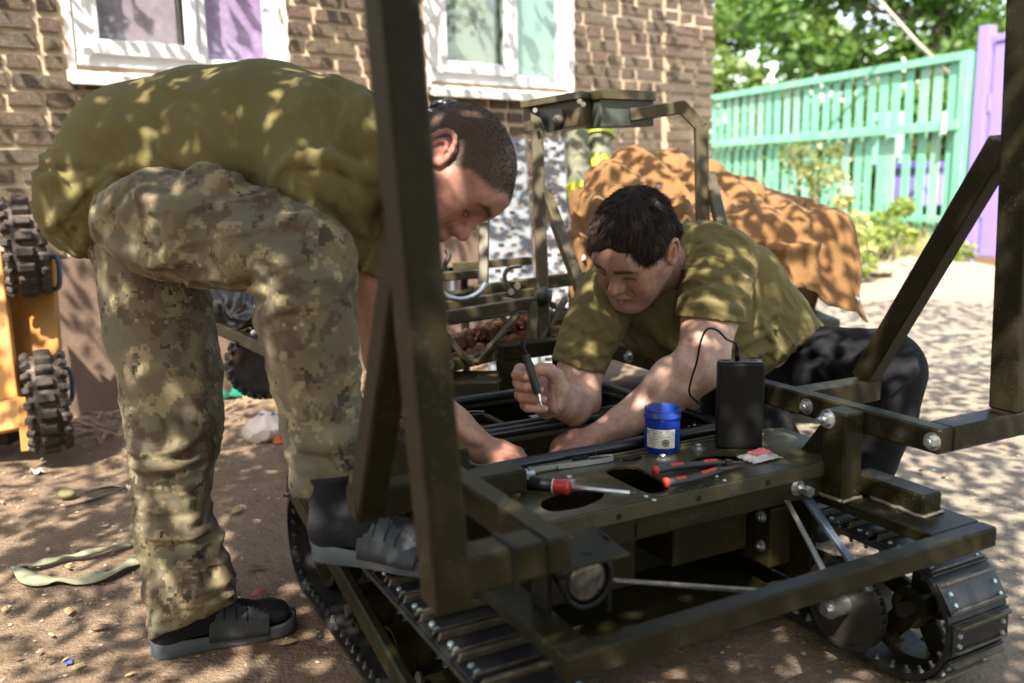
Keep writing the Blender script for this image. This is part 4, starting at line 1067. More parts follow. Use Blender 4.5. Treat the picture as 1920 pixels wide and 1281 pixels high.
def hand(S_pts, fingers, thumb, h=0.002, extra=()):
    """palm as ellipsoids/cones plus five separate fingers; every joint is (pixel x, pixel y, depth, radius px)"""
    allp = list(S_pts) + [p for f in fingers for p in f] + list(thumb) + list(extra)
    lo, hi = bounds(allp, 0.015); S = Sdf(lo, hi, h)
    chain(S, S_pts, 0.018)
    for f in fingers: chain(S, f, 0.0045)
    return S
def strands(name, roots, dirs, length, width, m, parent, origin, seg=3, curl=0.25, seed=3, down=None):
    """short hairs: thin flat blades of `seg` pieces, one mesh"""
    r = np.random.default_rng(seed); n = len(roots)
    side = np.cross(dirs, r.normal(0, 1, (n, 3))); side /= np.linalg.norm(side, axis=1)[:, None] + 1e-9
    L = length * r.uniform(.6, 1.15, n)[:, None]; V = []; p = roots.copy(); d = dirs.copy()
    for k in range(seg + 1):
        wv = side * width * (1 - k / (seg + .4))
        V += [p - wv, p + wv]; d = d + curl * r.normal(0, .35, (n, 3)) / seg + (0 if down is None else down / seg); d /= np.linalg.norm(d, axis=1)[:, None]; p = p + d * L / seg
    V = np.stack(V, 1).reshape(-1, 3) - np.asarray(origin); b = np.arange(n)[:, None] * (2 * (seg + 1))
    F = np.concatenate([b + np.array([[2 * k, 2 * k + 1, 2 * k + 3, 2 * k + 2]]) for k in range(seg)])
    return np_mesh(name, V, F, m, parent, smooth=True)
def normals_of(V, F):
    n = np.zeros_like(V); a = V[F[:, 0]]; fn = np.cross(V[F[:, 2]] - a, V[F[:, 3]] - V[F[:, 1]])
    for k in range(4): np.add.at(n, F[:, k], fn)
    return n / (np.linalg.norm(n, axis=1)[:, None] + 1e-12)

def sandal(person, base, heel, toe, up, tint_m, strap_m, L=0.30):
    """slide sandal with ribbed strap plus the socked foot in it; local x = heel to toe"""
    heel = np.asarray(heel, float); toe = np.asarray(toe, float); x = (toe - heel) / np.linalg.norm(toe - heel); up = np.asarray(up, float); up = up - x * (x @ up); up /= np.linalg.norm(up); yv = np.cross(up, x)
    T = lambda a, b, c: tuple(heel + x * a + yv * b + up * c - np.asarray(base))
    sd_ = bpy.data.objects.new("sandal", None); link(sd_, person)
    def half(t): return (0.036 + 0.014 * sm(.35, .75, t)) * math.sqrt(max(0, 1 - (max(0, abs(t - .5) - .36) / .14) ** 2)) + .002
    bm = bmesh.new(); rows = []; n = 26
    for i in range(n + 1):
        t = i / n; w = half(t); a = t * L; z1 = .030 + .008 * (1 - sm(0, .5, t)) + .006 * sm(.85, 1, t)
        prof = [(-w * .93, 0.0), (-w, .008), (-w, z1 - .004), (-w * .93, z1), (-w * .6, z1 - .009), (w * .6, z1 - .009), (w * .93, z1), (w, z1 - .004), (w, .008), (w * .93, 0.0)]
        rows.append([bm.verts.new(T(a, b, c + .004 * sm(.8, 1, t))) for b, c in prof])
    for A, B in zip(rows[:-1], rows[1:]):
        for k in range(10): bm.faces.new((A[k], A[(k + 1) % 10], B[(k + 1) % 10], B[k]))
    bm.faces.new(rows[0][::-1]); bm.faces.new(rows[-1])
    smooth_by_angle(bm_obj("sole", bm, tint_m, sd_), 40)
    # ribbed strap with dark strips laid on it as the shade in its slits
    def sp(a, th, off):
        w = half(a / L) + off; hh = .104 - .125 * (a / L - .38); return T(a, -w * math.cos(th), .014 + (hh - .014 + off) * max(0.0, math.sin(th)) ** .75)
    bm = bmesh.new(); na, nt_ = 26, 18; G0 = []
    for i in range(na + 1):
        a = L * (.37 + .40 * i / na); sk = .03 * L
        G0.append([[bm.verts.new(sp(a + sk * math.sin(math.pi * k / nt_), .03 + (math.pi - .06) * k / nt_, o + (.0018 if i % 2 else 0))) for k in range(nt_ + 1)] for o in (.0065, .003)])
    for i in range(na):
        for k in range(nt_):
            A, B = G0[i][0], G0[i + 1][0]; bm.faces.new((A[k], B[k], B[k + 1], A[k + 1])); A, B = G0[i][1], G0[i + 1][1]; bm.faces.new((A[k + 1], B[k + 1], B[k], A[k]))
    for i in (0, na):
        A, B = G0[i]
        for k in range(nt_): bm.faces.new((A[k], A[k + 1], B[k + 1], B[k]))
    for k in (0, nt_):
        for i in range(na): bm.faces.new((G0[i][0][k], G0[i + 1][0][k], G0[i + 1][1][k], G0[i][1][k]))
    bm_obj("strap", bm, strap_m, sd_, True)
    for side in (0, 1):
        for q in (.47, .545, .62):
            bm = bmesh.new(); A = []; 
            for i in range(9):
                th = (.55 + .62 * i / 8) if side == 0 else math.pi - (.55 + .62 * i / 8); a = q * L + .03 * L * math.sin(th)
                A.append([bm.verts.new(sp(a + da, th, .0078)) for da in (-.0022, .0022)])
            for X, Y in zip(A[:-1], A[1:]): bm.faces.new((X[0], X[1], Y[1], Y[0]))
            bm_obj("strap_slit_shade", bm, M['hole'], sd_)
    # socked foot
    pts = [T(a, b, c) for a, b, c in ((.04, 0, .055), (.11, 0, .070), (.19, .003, .050), (.255, .004, .042), (.275, .006, .039))]
    pw = [np.array(p) + np.asarray(base) for p in pts]
    lo = np.min(pw, 0) - .09; hi = np.max(pw, 0) + .09
    S = Sdf(lo, hi, 0.004)
    for (p, q, ra, rb) in ((0, 1, .036, .040), (1, 2, .038, .030), (2, 3, .030, .024), (3, 4, .026, .022)): S.cone(pw[p], pw[q], ra, rb, .02)
    for b in (-.022, -.008, .008, .02): S.cone(heel + x * .22 + yv * b + up * .045, heel + x * .277 + yv * b + up * .040, .018, .014, .012)
    S.cone(pw[0], pw[0] + np.array([0, 0, .16]) * 1.0, .036, .042, .03)
    S.cut(heel + up * .022, -up)
    V, F = S.mesh(); join_parts("sock", [(V, F)], M['sock'], person, origin=base)
    return sd_
M['slide'] = mat("slide_sole_blue_grey", (0.065, 0.082, 0.105), 0.55, 0, 0.3, 30, 0.3, 160, dirt=(0.16, 0.13, 0.10), dirt_scale=18, dirt_amt=0.6)
M['slide2'] = mat("slide_strap", (0.045, 0.053, 0.063), 0.5, 0, 0.3, 30, 0.3, 200, dirt=(0.12, 0.10, 0.08), dirt_scale=14, dirt_amt=0.35, spec=.25)

# ================================================================== the man bending over
def person_bending():
    base = G(420, 1200); p = thing("person", "man in olive t-shirt and pixel camouflage trousers bending over with one foot on the track", "person", tuple(base))
    # ---- t-shirt
    torso = [(185, 372, 1.97, 110), (262, 298, 1.98, 136), (385, 280, 1.96, 150), (505, 284, 1.90, 162), (610, 294, 1.82, 142), (700, 292, 1.76, 110)]
    lo, hi = bounds(torso + [(690, 520, 1.87, 90)], 0.06); hi = hi + np.array([0.05, 0.2, 0.02])
    S = Sdf(lo, hi, 0.0055)
    for dz in (0, 0.10):
        chain(S, [(x, y, d + dz, r * (1 - .5 * dz)) for x, y, d, r in torso[:3]], 0.016)
    # open hem over the trousers
    a, b = P_(158, 500, 1.8), P_(262, 318, 1.8); n = np.cross(b - a, pray(200, 400)); n = n if n @ _rt > 0 else -n
    S.cut((a + b) / 2, n, 0.01, within=(P_(240, 420, 1.85), 0.26))
    for dz in (0, 0.10):
        chain(S, [(x, y, d + dz, r * (1 - .5 * dz)) for x, y, d, r in torso[2:]], 0.016)
    chain(S, [(605, 345, 1.73, 94), (645, 420, 1.80, 80), (690, 520, 1.87, 62)], 0.035)
    a, b = P_(640, 492, 1.87), P_(735, 528, 1.87); n = np.cross(b - a, pray(690, 510)); n = n if n @ _up < 0 else -n
    S.cut((a + b) / 2, n, 0.0, within=(P_(690, 557, 1.87), 0.10))
    chain(S, [(692, 525, 1.87, 46), (700, 560, 1.88, 46)], 0.0, 'sub')
    for pts, r in (([(85, 300), (140, 305), (260, 330), (330, 345)], .010), ([(80, 335), (150, 330), (240, 340)], .008), ([(120, 430), (165, 380), (215, 330), (260, 318)], .009), ([(95, 420), (130, 390), (170, 345)], .008),
                   ([(150, 470), (175, 410), (205, 350)], .008), ([(210, 215), (300, 270), (390, 320), (440, 345)], .009), ([(200, 240), (270, 290), (340, 335)], .007), ([(330, 200), (410, 260), (470, 320)], .006),
                   ([(640, 175), (675, 215), (695, 260)], .009), ([(660, 215), (690, 265), (700, 300)], .008), ([(620, 150), (670, 180), (698, 215)], .007), ([(560, 360), (610, 420), (640, 470)], .006), ([(560, 330), (640, 380), (690, 440)], .007),
                   ([(600, 330), (660, 360), (698, 400)], .006), ([(540, 300), (600, 300), (660, 315), (700, 330)], .005), ([(512, 360), (518, 335), (540, 305), (590, 298), (650, 306), (700, 325)], .003)):
        S.fold(pts, r, 0.022, 0.55)
    S.fold([(75, 318), (140, 318), (230, 335), (300, 340)], .004, 0.01, 0.2, 'sub'); S.fold([(110, 440), (150, 385), (200, 335)], .004, 0.01, .2, 'sub')
    S.fold([(518, 368), (523, 338), (545, 311), (592, 304), (650, 312), (700, 331)], .0022, 0.004, .1, 'sub')
    S.waves(P_(130, 380, 1.96), .13, _rt * .5 + _up * .86, .034, .0022, 1); S.waves(P_(660, 240, 1.68), .14, _rt * .7 + _up * .7, .03, .0016, 2); S.waves(P_(430, 260, 1.85), .2, _rt * .6 + _up * .8, .06, .0014, 3)
    S.waves(P_(650, 440, 1.65), .1, _rt * .8 + _up * .6, .026, .0018, 7)
    S.crease(P_(150, 380, 1.97), .20, _rt * .62 + _up * .78, .030, .013, 101, 5); S.crease(P_(650, 220, 1.70), .17, _rt * .75 + _up * .66, .030, .011, 102, 6); S.crease(P_(640, 430, 1.74), .16, _rt * .8 - _up * .45, .030, .010, 103, 5); S.crease(P_(400, 270, 1.84), .30, _rt * .55 + _up * .8, .055, .007, 104, 6)
    S.crease(P_(330, 320, 1.90), .15, _rt * .5 + _up * .85, .03, .006, 105, 5)
    V, F = S.mesh(); join_parts("t_shirt", [(V, F)], M['tshirt'], p, origin=base)
    # ---- trousers, both legs one garment
    thigh = [(258, 414, 1.87, 84), (305, 420, 1.80, 103), (400, 434, 1.73, 108), (500, 452, 1.68, 96), (585, 482, 1.65, 83)]
    calf = [(585, 488, 1.65, 83), (577, 600, 1.68, 89), (592, 700, 1.72, 82), (603, 800, 1.73, 73), (611, 880, 1.735, 62), (613, 950, 1.74, 59)]
    leg = [(270, 470, 1.98, 92), (292, 560, 2.0, 96), (300, 620, 2.0, 96), (318, 700, 1.99, 92), (327, 800, 1.98, 87), (321, 900, 1.97, 68), (331, 1000, 1.965, 69), (356, 1100, 1.96, 77), (362, 1200, 1.955, 78)]
    lo, hi = bounds(thigh + calf + leg, 0.05); S = Sdf(lo, hi, 0.0056)
    chain(S, leg, 0.012); chain(S, [(252, 404, 1.93, 78), (268, 440, 2.03, 100)], 0.03); chain(S, thigh, 0.008); chain(S, calf, 0.012)
    a, b = P_(270, 1207, 1.96), P_(440, 1128, 1.96); n = np.cross(b - a, pray(360, 1170)); n = n if n @ _up < 0 else -n
    S.cut((a + b) / 2, n, 0.003, within=(P_(360, 1240, 1.96), .2))
    a, b = P_(540, 930, 1.74), P_(680, 938, 1.74); n = np.cross(b - a, pray(610, 935)); n = n if n @ _up < 0 else -n
    S.cut((a + b) / 2, n, 0.003, within=(P_(612, 985, 1.74), .115))
    S.cone(P_(613, 900, 1.74), P_(613, 960, 1.74), px(50, 1.74), px(50, 1.74), 0, 'sub')
    for pts, r in (([(165, 470), (200, 400), (250, 350), (310, 325)], .010), ([(250, 340), (310, 385), (330, 430)], .008), ([(320, 430), (360, 380), (430, 345), (450, 330)], .009), ([(230, 400), (270, 370), (330, 400), (350, 440)], .006),
                   ([(380, 500), (460, 470), (540, 440), (600, 425)], .011), ([(390, 520), (470, 505), (530, 480)], .009), ([(430, 430), (510, 425), (590, 405)], .007), ([(480, 540), (520, 500), (560, 480)], .012), ([(498, 555), (540, 530), (590, 520), (640, 525)], .009),
                   ([(500, 590), (540, 565), (600, 560)], .007), ([(205, 460), (260, 480), (330, 490)], .007), ([(340, 345), (385, 322), (430, 345)], .009),
                   ([(540, 640), (560, 720), (580, 800)], .006), ([(640, 560), (655, 640), (660, 720)], .006), ([(560, 820), (600, 835), (650, 820)], .008), ([(555, 880), (600, 895), (660, 885)], .008), ([(545, 845), (575, 870), (610, 870)], .006), ([(552, 908), (600, 914), (668, 906)], .0045),
                   ([(395, 560), (370, 650), (375, 740)], .006), ([(240, 830), (290, 850), (350, 830)], .008), ([(255, 880), (310, 870), (370, 900)], .009), ([(380, 960), (345, 990), (300, 1000)], .010), ([(280, 940), (330, 950), (380, 930)], .008), ([(395, 985), (410, 1050), (420, 1110)], .009),
                   ([(300, 1050), (330, 1090), (390, 1120)], .007), ([(285, 1100), (340, 1130), (420, 1090)], .008), ([(350, 1010), (365, 1060), (370, 1100)], .008), ([(292, 1160), (360, 1150), (428, 1110)], .005)):
        S.fold(pts, r, 0.022, 0.55)
    for pts in ([(346, 560), (344, 700), (346, 850), (345, 950), (352, 1060), (370, 1150)], [(545, 590), (556, 700), (582, 800), (615, 900), (628, 930)], [(620, 540), (640, 530), (664, 525)], [(350, 725), (408, 724)], [(305, 460), (350, 420), (420, 360), (450, 345)], [(270, 570), (300, 578), (330, 575)], [(556, 896), (610, 903), (670, 900)], [(297, 1170), (360, 1158), (430, 1118)]):
        S.fold(pts, .0022, 0.004, .1, 'sub')
    S.waves(P_(480, 460, 1.63), .15, _up * .9 + _rt * .4, .05, .0035, 4); S.waves(P_(600, 760, 1.68), .2, _up * .95 + _rt * .2, .06, .0025, 5); S.waves(P_(330, 1000, 1.93), .2, _up * .9 - _rt * .3, .055, .004, 6); S.waves(P_(310, 700, 1.93), .25, _up * .5 + _rt * .6, .07, .003, 8)
    S.crease(P_(400, 430, 1.66), .26, _up * .85 - _rt * .5, .036, .0085, 111, 5); S.crease(P_(560, 500, 1.60), .17, _up * .9 + _rt * .35, .034, .0055, 147, 5); S.crease(P_(600, 780, 1.7), .24, _up * .85 + _rt * .5, .04, .006, 113, 4); S.crease(P_(330, 1000, 1.93), .30, _up * .85 - _rt * .45, .040, .0085, 114, 4); S.crease(P_(310, 680, 1.93), .25, _rt * .8 + _up * .5, .05, .005, 115, 5)
    V, F = S.mesh(); join_parts("trousers", [(V, F)], M['camo'], p, origin=base)
    # cargo pocket flap and hook tape tab
    # ---- body: head, arms, hands as one mesh with a core under the clothes
    o = W(834, 322, 1.72); H = Head(o, cambasis(.45, -.885, .07), cambasis(.89, .455, .02), 1.085)
    neck = W(735, 275, 1.76)
    hV, hF, hC, hS = build_head(H, neck, .067, 0.15, 0.55, ear=1.28)
    L = H.l(hV); ax = np.abs(L[:, 0]); y, z = L[:, 1], L[:, 2]
    # where hair grows on this head
    def hairmask(L):
        ax = np.abs(L[:, 0]); y, z = L[:, 1], L[:, 2]
        line = np.where(y > .0, .040 + .45 * np.clip(y - .02, 0, 1) - .012 * sm(.03, .06, ax) , -.02 - .6 * np.clip(-y - .02, 0, .1))
        line = np.where((y > -.012) & (y < .035) & (ax > .055), -.005 + 1.2 * np.clip(y - .005, 0, 1), line)
        mk = sm(line - .004, line + .012, z)
        mk *= ~((ax > .072) & (np.abs(y + .01) < .026) & (np.abs(z) < .036) & (ax > .0785))
        return mk
    mk = hairmask(L)
    ear = (ax > .083) & (np.abs(y + .012) < .040)
    mk = np.where(ear, 0, mk)
    mk = np.clip(mk + rng.normal(0, .12, len(mk)) * ((mk > .02) & (mk < .98)), 0, 1)
    hC = hC * (1 - (mk * .97)[:, None]) + np.array([0.072, 0.044, 0.031]) * (mk * .97)[:, None]
    hC *= (1 - .14 * (1 - mk))[:, None]; red = 1 - 0.17 * (1 - mk); hC[:, 1:] *= red[:, None]
    arm = [(645, 400, 1.79, 50), (697, 540, 1.88, 42), (722, 670, 1.93, 40), (740, 705, 1.93, 43), (845, 806, 1.93, 46), (908, 848, 1.97, 31)]
    palm = [(905, 848, 1.97, 31), (936, 856, 1.98, 31), (958, 860, 1.99, 27)]
    lo, hi = bounds(arm + palm + [(985, 900, 2.0, 45)], 0.03); S = Sdf(lo, hi, 0.0036)
    chain(S, arm, 0.008); chain(S, palm, 0.010)
    for i, (x, yy, d) in enumerate(((954, 844, 2.02), (966, 850, 2.0), (972, 860, 1.985), (968, 872, 1.97))):
        chain(S, [(x - 14, yy - 1, d, 15), (x + 4, yy + 2, d, 13.5), (x + 12, yy + 26, d + .01, 12), (x - 6, yy + 42, d + .012, 11)], 0.006)
    chain(S, [(925, 872, 1.96, 16), (950, 890, 1.97, 13), (968, 902, 1.98, 11)], 0.01)
    for q in ([(935, 842), (955, 845), (972, 852)], [(940, 850), (960, 855), (976, 862)], [(940, 860), (960, 866), (974, 872)]): S.fold(q, .0022, .005, .1, 'sub')
    S.fold([(900, 830), (870, 815), (850, 790)], .002, .02, .3)
    aV, aF = S.mesh(); aC = np.tile((0.46, 0.25, 0.18), (len(aV), 1)) * rng.uniform(.97, 1.03, (len(aV), 1))
    aC[:, 1:] *= (1 - 0.16 * sm(850, 990, np.array([proj(v)[0] for v in aV])))[:, None]
    # far arm, reaching down beside the near one, and the trunk inside the shirt
    farm = [(700, 330, 1.98, 46), (745, 560, 1.98, 42), (770, 640, 1.96, 40), (790, 800, 1.86, 28), (800, 850, 1.88, 26)]
    core = [(240, 350, 2.0, 85), (450, 285, 1.96, 110), (640, 290, 1.84, 90), (735, 278, 1.77, 62)]
    lo, hi = bounds(farm + core, 0.04); S2 = Sdf(lo, hi, 0.008); chain(S2, core, .05); chain(S2, farm, .03); chain(S2, [(640, 300, 1.83, 60), (645, 400, 1.79, 48)], .03)
    chain(S2, [(250, 400, 1.92, 70), (450, 440, 1.71, 70), (585, 490, 1.66, 55), (600, 720, 1.72, 50), (612, 960, 1.74, 32)], .03); chain(S2, [(280, 480, 1.99, 70), (318, 750, 1.98, 55), (345, 1150, 1.96, 34)], .03)
    for k in range(5): chain(S2, [(800, 850, 1.88, 14), (806 + 4 * k, 895 - 2 * k, 1.87 + .012 * k, 9)], .008)
    cV, cF = S2.mesh(); cC = np.tile((0.45, 0.25, 0.18), (len(cV), 1))
    join_parts("body", [(hV, hF), (aV, aF), (cV, cF)], M['skin'], p, [hC, aC, cC], base)
    # stubble hair
    nrm = normals_of(hV, hF); idx = rng.choice(len(hV), 34000, p=(mk * 1.0 + 1e-9) / (mk + 1e-9).sum())
    idx = idx[mk[idx] > .25]
    d = nrm[idx] * .8 + H.B[:, 1] / H.sc * .45 + rng.normal(0, .28, (len(idx), 3)); d /= np.linalg.norm(d, axis=1)[:, None]
    tl = 0.0026 + 0.0058 * sm(.05, .11, L[idx, 2])[:, None]
    st = strands("hair", hV[idx] + nrm[idx] * -.0005, d, 1.0, 0.00035, M['hair_short'], p, base, 2, .3, 5) if False else None
    rr = np.random.default_rng(5); side = np.cross(d, rr.normal(0, 1, d.shape)); side /= np.linalg.norm(side, axis=1)[:, None]
    r0 = hV[idx] - nrm[idx] * .0006; Ls = tl * rr.uniform(.7, 1.2, (len(idx), 1)); wd = .0007
    VV = np.stack([r0 - side * wd, r0 + side * wd, r0 + d * Ls + side * wd * .2, r0 + d * Ls - side * wd * .2], 1).reshape(-1, 3) - base
    FF = np.arange(len(idx))[:, None] * 4 + np.arange(4)[None]
    np_mesh("hair", VV, FF, M['hair_short'], p)
    # sandals
    sandal(p, base, G(284, 1228), G(284, 1228) + (G(562, 1168) - G(284, 1228)) / np.linalg.norm(G(562, 1168) - G(284, 1228)) * .3, (0, 0, 1), M['slide'], M['slide2'], 0.312)
    zt = 0.2995
    h0 = G(588, 1038, zt); t0 = G(800, 1062, zt)
    sandal(p, base, h0, h0 + (t0 - h0) / np.linalg.norm(t0 - h0) * .3, (0.0, 0, 1), M['slide'], M['slide2'], 0.30)
    return p
BENDING = person_bending()

# ================================================================== the man crouching behind the robot
def person_crouching():
    global DS; DS = 1.12
    base = np.array([*W(1570, 1000, 2.6)[:2], 0.0]); p = thing("person", "dark haired man in olive t-shirt and black trousers crouching, soldering iron in his raised hand", "person", tuple(base))
    # ---- t-shirt
    trunk = [(1215, 520, 2.12, 62), (1240, 570, 2.18, 98), (1330, 610, 2.27, 104), (1410, 635, 2.36, 92), (1470, 655, 2.42, 78), (1515, 668, 2.45, 62)]
    lo, hi = bounds(trunk + [(1080, 690, 2.0, 60), (1335, 600, 1.95, 90), (1340, 470, 2.1, 80)], 0.05); S = Sdf(lo, hi, 0.005)
    chain(S, trunk, 0.022)
    chain(S, [(1150, 545, 2.10, 58), (1225, 500, 2.14, 62), (1320, 472, 2.12, 56), (1350, 492, 2.10, 69)], 0.022)       # shoulders
    chain(S, [(1300, 470, 2.2, 56), (1390, 530, 2.28, 74), (1450, 600, 2.36, 66), (1500, 640, 2.42, 46)], 0.03)         # back
    a, b = P_(1430, 705, 2.35), P_(1535, 622, 2.4); n = np.cross(b - a, pray(1480, 660)); n = n if n @ _rt > 0 else -n
    S.cut((a + b) / 2, n, 0.012, within=(P_(1500, 690, 2.4), .22))
    # sleeves
    chain(S, [(1350, 494, 2.08, 70), (1340, 560, 2.00, 66), (1329, 606, 1.95, 64), (1326, 640, 1.93, 64)], 0.012)
    a, b = P_(1268, 592, 1.95), P_(1390, 606, 1.95); n = np.cross(b - a, pray(1330, 600)); n = n if n @ _up < 0 else -n
    S.cut((a + b) / 2, n, 0.0, within=(P_(1328, 655, 1.94), .112))
    chain(S, [(1327, 640, 1.935, 56), (1322, 670, 1.92, 57)], 0.0, 'sub')
    chain(S, [(1140, 555, 2.08, 60), (1110, 620, 2.04, 55), (1086, 680, 2.01, 51), (1078, 715, 1.99, 50)], 0.012)
    a, b = P_(1030, 672, 2.0), P_(1130, 702, 2.0); n = np.cross(b - a, pray(1080, 690)); n = n if n @ _up < 0 else -n
    S.cut((a + b) / 2, n, 0.0, within=(P_(1075, 745, 2.0), .095))
    chain(S, [(1080, 712, 1.995, 40), (1072, 740, 1.985, 41)], 0.0, 'sub')
    # neckline
    S.cone(P_(1228, 470, 2.02), P_(1215, 545, 2.02), px(46, 2.02), px(40, 2.02), .02, 'sub')
    for k, (q, r) in enumerate((([(1290, 440), (1278, 470), (1290, 510)], .005), ([(1300, 432), (1345, 425), (1400, 455)], .004), ([(1275, 560), (1330, 545), (1400, 560)], .005), ([(1285, 535), (1340, 515), (1410, 525)], .005), ([(1300, 505), (1350, 488), (1415, 500)], .005), ([(1290, 480), (1330, 465), (1390, 475)], .004), ([(1280, 580), (1330, 570), (1390, 582)], .005),
                   ([(1060, 600), (1100, 620), (1150, 640)], .005), ([(1055, 625), (1095, 640), (1140, 668)], .005), ([(1050, 650), (1090, 665), (1130, 690)], .005), ([(1090, 560), (1120, 600), (1150, 640)], .005), ([(1150, 590), (1170, 640), (1230, 680)], .006),
                   ([(1330, 690), (1390, 670), (1450, 655)], .006), ([(1340, 660), (1400, 640), (1460, 610)], .007), ([(1400, 700), (1440, 680), (1480, 645)], .007), ([(1390, 620), (1430, 600), (1460, 580)], .005), ([(1415, 560), (1425, 600), (1450, 640)], .005), ([(1180, 620), (1220, 660), (1260, 690)], .006), ([(1210, 600), (1250, 640), (1300, 670)], .006))):
        S.fold(q, r, 0.016, 0.5)
    S.waves(P_(1340, 530, 2.0), .085, _up * .95 + _rt * .3, .022, .0014, 11, .35); S.waves(P_(1095, 640, 1.97), .08, _up * .8 + _rt * -.5, .024, .0014, 12, .35); S.waves(P_(1420, 640, 2.28), .13, _up * .8 + _rt * .55, .03, .0024, 13); S.waves(P_(1220, 600, 2.08), .1, _up * .4 + _rt * .8, .035, .002, 14)
    for q in ([(1290, 470), (1310, 455), (1345, 440), (1385, 450), (1415, 490), (1420, 530)], [(1105, 545), (1118, 560), (1108, 590), (1140, 640)], [(1272, 580), (1330, 580), (1392, 594)], [(1036, 660), (1085, 674), (1132, 690)], [(1278, 478), (1290, 484), (1300, 490)], [(1100, 550), (1115, 545), (1130, 538)]):
        S.fold(q, .0020, .004, .1, 'sub', 4)
    S.crease(P_(1340, 520, 2.0), .14, _up * .93 + _rt * .3, .022, .0062, 121, 7); S.crease(P_(1090, 630, 1.98), .13, _up * .8 - _rt * .5, .022, .0050, 122, 6); S.crease(P_(1420, 640, 2.3), .22, _up * .85 + _rt * .5, .026, .0065, 123, 6); S.crease(P_(1220, 610, 2.1), .16, _up * .5 + _rt * .8, .032, .006, 124, 5)
    V, F = S.mesh(); join_parts("t_shirt", [(V, F)], M['tshirt'], p, origin=base)
    # ---- trousers
    near = [(1490, 680, 2.42, 72), (1560, 690, 2.34, 76), (1650, 694, 2.22, 79)]
    shin = [(1655, 700, 2.21, 78), (1648, 780, 2.24, 66), (1622, 860, 2.28, 56), (1590, 960, 2.34, 46), (1570, 1010, 2.36, 42)]
    far = [(1450, 690, 2.44, 76), (1380, 760, 2.36, 64), (1425, 796, 2.28, 56)]
    shin2 = [(1425, 796, 2.28, 56), (1480, 880, 2.42, 50), (1530, 930, 2.52, 42)]
    lo, hi = bounds(near + shin + far + shin2, .05); S = Sdf(lo, hi, .006)
    for c in (near, shin, far, shin2): chain(S, c, .014)
    for q, r in (([(1500, 640), (1560, 660), (1640, 640)], .007), ([(1530, 700), (1590, 680), (1660, 650)], .006), ([(1640, 760), (1680, 720), (1715, 690)], .006), ([(1470, 690), (1520, 660), (1560, 630)], .007), ([(1400, 770), (1440, 765), (1470, 790)], .005)): S.fold(q, r, .02)
    S.waves(P_(1580, 680, 2.25), .15, _up * .8 + _rt * .5, .045, .003, 15); S.waves(P_(1640, 800, 2.2), .14, _up * .9, .05, .003, 16)
    V, F = S.mesh(); join_parts("trousers", [(V, F)], M['blackcloth'], p, origin=base)
    # ---- shoes on the ground (mostly hidden by the robot)
    for (x, y, d), dr in (((1565, 1030, 2.36), (-.55, -.8)), ((1540, 950, 2.54), (-.3, .2))):
        q = P_(x, y, d); q[2] = 0; dv = np.array([*dr, 0]); dv /= np.linalg.norm(dv)
        S = Sdf(q - .3, q + .3, .006); S.cone(q + np.array([0, 0, .05]), q + dv * .18 + np.array([0, 0, .042]), .048, .042, .02); S.cone(q + np.array([0, 0, .05]), q + np.array([0, 0, .16]), .045, .045, .02); S.cut(q, (0, 0, -1))
        V, F = S.mesh(); join_parts("shoe", [(V, F)], M['blackcloth'], p, origin=base)
    # ---- body
    H = Head(P_(1190, 468, 1.955), cambasis(-.51, -.71, .485), cambasis(-.25, .66, .71), 0.955 * DS)
    hV, hF, hC, hS = build_head(H, P_(1262, 505, 2.12), .066, 1.0, 0.40)
    LA = [(1345, 500, 2.08, 58), (1330, 600, 1.95, 52), (1320, 662, 1.90, 48), (1302, 692, 1.88, 49), (1240, 744, 1.90, 44), (1170, 792, 1.89, 34), (1112, 824, 1.885, 25)]
    LP = [(1112, 824, 1.885, 25), (1080, 836, 1.90, 31), (1058, 844, 1.91, 31)]
    dd = .08
    LF = [[(1062, 828, 1.86 + dd, 13), (1036, 834, 1.87 + dd, 11.5), (1018, 854, 1.87 + dd, 10.5), (1016, 884, 1.86 + dd, 9.5)], [(1056, 840, 1.85 + dd, 14), (1034, 850, 1.855 + dd, 12.5), (1022, 880, 1.85 + dd, 11), (1024, 902, 1.84 + dd, 9.5)], [(1054, 852, 1.835 + dd, 14), (1034, 866, 1.835 + dd, 12), (1022, 893, 1.83 + dd, 10.5), (1026, 912, 1.825 + dd, 9)], [(1058, 864, 1.825 + dd, 12.5), (1042, 880, 1.825 + dd, 11), (1034, 900, 1.825 + dd, 9.5), (1036, 916, 1.825 + dd, 8.5)]]
    LT = [(1102, 840, 1.862, 15), (1072, 848, 1.855, 12.5), (1046, 851, 1.858, 11), (1026, 858, 1.865, 9)]
    lo, hi = bounds(LA + LP + sum(LF, []) + LT, .02); S = Sdf(lo, hi, .0033)
    chain(S, LA, .008); chain(S, LP, .010); [chain(S, f, .005) for f in LF]; chain(S, LT, .008)
    S.ball(P_(1338, 690, 1.885), px(24, 1.87), .03)                                  # point of the elbow
    S.fold([(1255, 660), (1235, 700), (1215, 730)], .006, .03, .2); S.fold([(1290, 640), (1300, 680), (1290, 720)], .004, .03, .2, 'sub')
    lV, lF = S.mesh()
    # right arm and the hand round the iron
    RA = [(1118, 590, 2.06, 46), (1086, 700, 2.0, 43), (1086, 750, 1.98, 40), (1072, 762, 1.93, 37), (1058, 755, 1.885, 32)]
    D0 = 1.80
    RP = [(1058, 754, 1.885, 31), (1040, 738, D0 + .06, 33), (1022, 738, D0 + .055, 34)]
    RPe = [(1030, 712, D0 + .06, 22), (1024, 764, D0 + .055, 22)]
